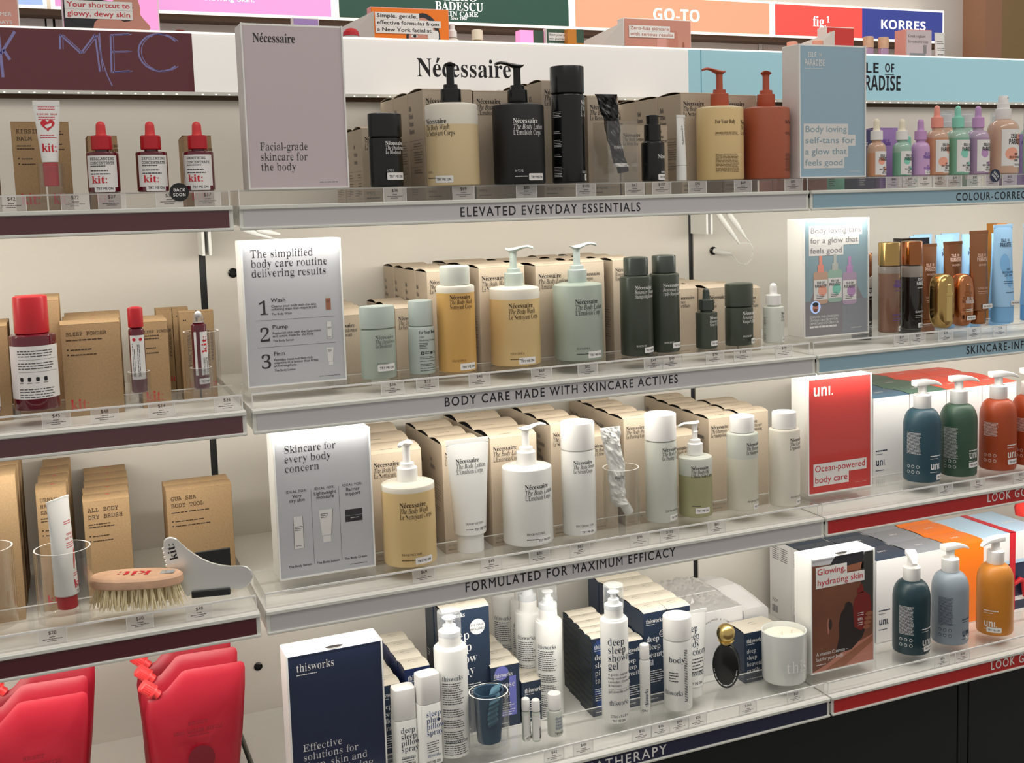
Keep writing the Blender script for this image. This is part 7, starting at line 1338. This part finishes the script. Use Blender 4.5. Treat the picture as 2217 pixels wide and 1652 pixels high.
lightbox('lit sign split between bright red and navy behind', 2.873, 3.893, ['lamp_red', 'lamp_navy'], lambda mb, mp: (mb.text(mp, 0.222, 0.0560, 'fig.', 'serifb', 0.0700, 'lamp_letter', w=0.078), mb.text(mp, 0.300, 0.0760, '1', 'serifb', 0.0420, 'lamp_letter', w=0.020), mb.text(mp, 0.618, 0.0590, 'KORRES', 'sansb', 0.0600, 'lamp_letter', w=0.285)))
w = MB(); w.box(-1.2, YB + 0.01, 0.690, 3.893, YB + 0.13, 0.7118, 'kraft_dark'); struct('trim_4', w)
w = MB()
for x0, x1 in ((-1.2, -0.215), (-0.18, 0.815), (0.842, 1.835), (1.862, 2.855), (2.884, 3.890)): w.box(x0, YB + 0.10, -1.5, x1, YB + 0.118, 0.690, 'backdrop_grey')
w.box(-1.2, YB + 0.121, -1.5, 3.89, YB + 0.13, 0.690, 'black_metal'); struct('wall_rear', w)
for i, x in enumerate((-0.1975, 0.828, 1.848, 2.869)):
    w = MB(); w.box(x - 0.011, YB + 0.095, -1.5, x + 0.009, YB + 0.112, 0.690, 'rail_white'); struct('trim_%d' % (5 + i), w)
t = MB(); t.box(-1.2, 2.36, SB - 0.025, 3.89, YB + 0.095, SB, 'shelf_white'); tag(t.build('display_shelf'), 'long white display shelf behind the lit header', 'shelf')
for i, (x0, x1, h) in enumerate(((0.70, 0.868, 0.15), (1.73, 1.878, 0.15), (2.72, 2.905, 0.15))):
    m = MB(); m.add([(x0, 2.60, SB + 0.001), (x1, 2.44, SB + 0.001), (x1, 2.44, SB + 0.187), (x0 + 0.02, 2.60, SB + 0.115), (x0, 2.606, SB + 0.001), (x1, 2.446, SB + 0.001), (x1, 2.446, SB + 0.187), (x0 + 0.02, 2.606, SB + 0.115)], [(0, 1, 2, 3), (7, 6, 5, 4), (0, 4, 5, 1), (1, 5, 6, 2), (2, 6, 7, 3), (3, 7, 4, 0)], 'backdrop_grey')
    tag(m.build('shelf_divider'), 'slanted grey shelf divider left of the %s poster' % ('orange', 'salmon', 'dark red')[i], 'divider')
def bsign(label, x, w, h, d, m, art, side='white_matte', y=2.50):
    t = thing('display_poster', label, 'poster', (x, y, SB)); b = MB(); b.box(0, 0.003, 0, w, d, h, side, b=0.002); b.build('block', t)
    p = MB(); p.box(0.004, 0, 0.004, w - 0.004, 0.0028, h - 0.004, m); art(p, plane(0, 0, 0)); p.build('printed_sheet', t)
def pl2(mb, mp, u, v, lines, size, pitch, ink):
    for i, s_ in enumerate(lines):
        w = len(s_) * size * 0.52; y = v - i * pitch; mb.quad(mp, u - size * 0.3, y - size * 0.36, u + w + size * 0.3, y + pitch - size * 0.34, 'paper_white', 0.0022); mb.text(mp, u, y, s_, 'sansm', size, ink, w=w, e=0.0028)
def face_profile(mb, mp):
    mb.poly(mp, [(0.004, 0.006), (0.16, 0.006), (0.165, 0.19), (0.09, 0.20), (0.004, 0.20)], 'hair_dark', 0.0006)
    mb.poly(mp, [(0.07, 0.006), (0.262, 0.006), (0.264, 0.095), (0.273, 0.108), (0.270, 0.117), (0.252, 0.138), (0.243, 0.152), (0.244, 0.175), (0.238, 0.200), (0.165, 0.200), (0.13, 0.165), (0.10, 0.13)], 'skin_peach', 0.0010)
    mb.poly(mp, [(0.020, 0.131), (0.06, 0.145), (0.13, 0.152), (0.105, 0.128), (0.09, 0.112), (0.045, 0.112)], 'hair_dark', 0.0014)
    mb.poly(mp, [(0.171, 0.176), (0.203, 0.183), (0.222, 0.174), (0.220, 0.169), (0.202, 0.176), (0.173, 0.171)], 'hair_dark', 0.0014); mb.poly(mp, [(0.174, 0.135), (0.190, 0.131), (0.211, 0.135), (0.209, 0.129), (0.190, 0.126)], 'hair_dark', 0.0014)
    pl2(mb, mp, 0.016, 0.170, ('Your shortcut to', 'glowy, dewy skin'), 0.0235, 0.029, 'ink_red')
bsign('pink poster with a face in profile behind the maroon header', -0.165, 0.304, 0.235, 0.06, 'glow_pink', face_profile)  # pink sheet is given its own glow; it is no lamp
def face_front(mb, mp0):
    mp = lambda u, v, e: mp0(u, max(v, 0.006), e)
    mb.disc(mp, 0.198, 0.105, 0.066, 'hair_dark', 0.0006, ry=0.092); mb.disc(mp, 0.196, 0.090, 0.056, 'skin_peach', 0.0008, ry=0.090); mb.disc(mp, 0.163, 0.126, 0.018, 'hair_dark', 0.0010, ry=0.003); mb.disc(mp, 0.163, 0.112, 0.013, 'paper_white', 0.0010, ry=0.006); mb.disc(mp, 0.165, 0.112, 0.006, 'hair_dark', 0.0012)
    mb.rrect(mp, 0.216, 0.098, 0.258, 0.134, 0.010, 'paper_white', 0.0016); pl2(mb, mp, 0.022, 0.176, ('Simple, gentle,', 'effective formulas from', 'a New York facialist'), 0.0200, 0.0250, 'ink_black')
bsign('orange poster with a face behind the white header', 0.872, 0.302, 0.214, 0.05, 'card_orange', face_front, side='pink_card')
def print_goto(mb, mp): mb.rrect(mp, 0.150, 0.006, 0.195, 0.142, 0.01, 'pink_card', 0.0008); mb.rrect(mp, 0.206, 0.006, 0.248, 0.168, 0.012, 'skin_light', 0.0008); mb.quad(mp, 0.206, 0.08, 0.248, 0.095, 'skin_dark', 0.0010); mb.poly(mp, [(0.265, 0.07), (0.285, 0.07), (0.278, 0.125), (0.272, 0.125)], 'skin_mid', 0.0008); pl2(mb, mp, 0.028, 0.168, ('Zero-fuss skincare', 'with serious results'), 0.0190, 0.0235, 'skin_light')
bsign('salmon poster of two bottles behind the white header', 1.911, 0.314, 0.214, 0.06, 'skin_peach', print_goto)
bsign('small dark red poster behind the blue header', 2.908, 0.150, 0.214, 0.07, 'poster_red', lambda mb, mp: (mb.text(mp, 0.012, 0.175, 'fig.', 'serifb', 0.026, 'ink_pinkish', w=0.024), mb.text(mp, 0.037, 0.184, '1', 'serifb', 0.016, 'ink_pinkish'), [mb.disc(mp, 0.085, 0.085, q, c, 0.0006 + 0.0002 * i) for i, (q, c) in enumerate(((0.020, 'ink_pinkish'), (0.016, 'poster_red')))]))
bsign('pale poster of a lilac jar behind the blue header', 3.347, 0.152, 0.218, 0.08, 'paper_mauve', lambda mb, mp: (mb.rrect(mp, 0.022, 0.03, 0.112, 0.112, 0.008, 'poster_grey', 0.0006), mb.quad(mp, 0.022, 0.082, 0.112, 0.112, 'card_grey', 0.0009), mb.quad(mp, 0.100, 0.112, 0.118, 0.150, 'poster_grey', 0.0006), mb.text(mp, 0.012, 0.182, 'Greek yoghurt', 'serif', 0.0190, 'ink_grey', w=0.100), mb.text(mp, 0.012, 0.158, 'for sensitive skin', 'serif', 0.0190, 'ink_grey', w=0.116)), side='pink_card')
bsign('small lavender poster behind the mauve sign', 0.588, 0.095, 0.163, 0.04, 'lilac_card', lambda mb, mp: (pl2(mb, mp, 0.012, 0.125, ('Formula for',), 0.0105, 0.014, 'ink_lilac'), pl2(mb, mp, 0.012, 0.104, ('unbothered', 'skin'), 0.0105, 0.014, 'ink_lilac')))
bsign('small dark green notice behind the white header', 1.570, 0.099, 0.161, 0.03, 'green_bottle', lambda mb, mp: (pl2(mb, mp, 0.012, 0.132, ('Start your clear', 'skin journey'), 0.0105, 0.0150, 'ink_grey'), mb.micro(mp, 0.010, 0.100, 0.075, 4, 0.009, 'ink_white', h=0.36)))
bsign('salmon notice at the top left edge', -0.445, 0.152, 0.190, 0.04, 'pink_card', lambda mb, mp: (mb.text(mp, 0.094, 0.132, 'SUMMER', 'sansm', 0.0165, 'ink_white', align='c', w=0.072), mb.text(mp, 0.094, 0.106, 'FRIDAYS', 'sansm', 0.0165, 'ink_white', align='c', w=0.072)))
for x, y, w, h, m, lb in ((1.4680, 2.52, 0.100, 0.152, 'glow_pink', 'bright pink carton left of the dark green notice'), (1.6480, 2.47, 0.070, 0.155, 'amber_bottle', 'yellow carton right of the dark green notice')):  # pink carton is given its own glow, though not a lamp
    t = thing('carton', lb, 'carton', (x, y, SB)); b = MB(); b.box(0, 0, 0, w, 0.05, h, m, b=0.001); b.rrect(plane(0, 0, 0), w * 0.55, h * 0.66, w, h, 0.004, 'green_bottle', 0.0005); b.micro(plane(0, 0, 0), 0.02, h * 0.52, w * 0.7, 1, 0.012, 'ink_black', h=0.4); b.build('body', t)
def small(name, label, cat, x, y, prof, m, cprof, cm, group=None):
    t = thing(name, label, cat, (x, y, SB), 0, group); b = MB(); b.lathe(prof, m, 28); b.build('body', t); c = MB(); c.lathe(cprof, cm, 28); c.build('cap', t); return t
for x, y, m, cm, lb in ((1.205, 2.56, 'frosted', 'cap_white', 'pale dropper bottle right of the orange poster'), (1.320, 2.60, 'frosted', 'cream', 'pale bottle with a cream cap behind the header')):
    small('pale_bottle', lb, 'bottle', x, y, [(0.030, 0), (0.030, 0.105), (0.012, 0.118)], m, [(0.017, 0.1185), (0.017, 0.142), (0.010, 0.150), (0.009, 0.170)] if cm == 'cap_white' else [(0.022, 0.1185), (0.022, 0.155), (0.016, 0.158)], cm)
for x, y, lb in ((2.705, 2.470, 'peach capped jar, left of the dark red poster'), (2.790, 2.405, 'peach capped jar, right in front of the slanted divider')):
    small('peach_jar', lb, 'jar', x, y, [(0.024, 0), (0.024, 0.100)], 'peach_glass', [(0.0235, 0.1005), (0.0235, 0.134), (0.020, 0.137)], 'peach')
for x, lb in ((3.150, 'plum bottle with a tan cap, left of the pair behind the blue header'), (3.235, 'plum bottle with a tan cap, right of the pair behind the blue header')):
    small('plum_bottle', lb, 'bottle', x, 2.52, [(0.024, 0), (0.024, 0.125), (0.022, 0.130)], 'lilac_liquid', [(0.024, 0.1305), (0.024, 0.178), (0.022, 0.180)], 'beech')
t = small('purple_tub', 'small purple lid behind the mauve sign', 'jar', 0.708, 2.48, [(0.018, 0), (0.018, 0.090)], 'lilac_card', [(0.0155, 0.0905), (0.0155, 0.128), (0.014, 0.130)], 'ink_lilac')
t = small('red_dome', 'red domed lid behind the white header', 'jar', 0.772, 2.40, [(0.026, 0), (0.026, 0.090)], 'paper_white', [(0.029, 0.0905), (0.027, 0.104), (0.018, 0.114), (0.004, 0.118)], 'red_cap')
t = small('crimson_lid', 'small crimson lid behind the maroon header', 'jar', 0.205, 2.52, [(0.014, 0), (0.014, 0.090)], 'paper_white', [(0.017, 0.0905), (0.017, 0.105), (0.015, 0.107)], 'bottle_print')
tube('white_tube', 'white tube right of the lilac jar poster', 3.560, 2.52, SB, 0.0, 0.026, 0.030, 0.185, 'paper_white', 'cap_white', 0.018, 0.022, lambda mb, mp: [mb.micro(mp, -0.02, 0.15 - 0.03 * k, 0.042, 2, 0.009, 'ink_grey', seed=k, h=0.36) for k in range(4)])
bpy.data.objects.remove(_co)
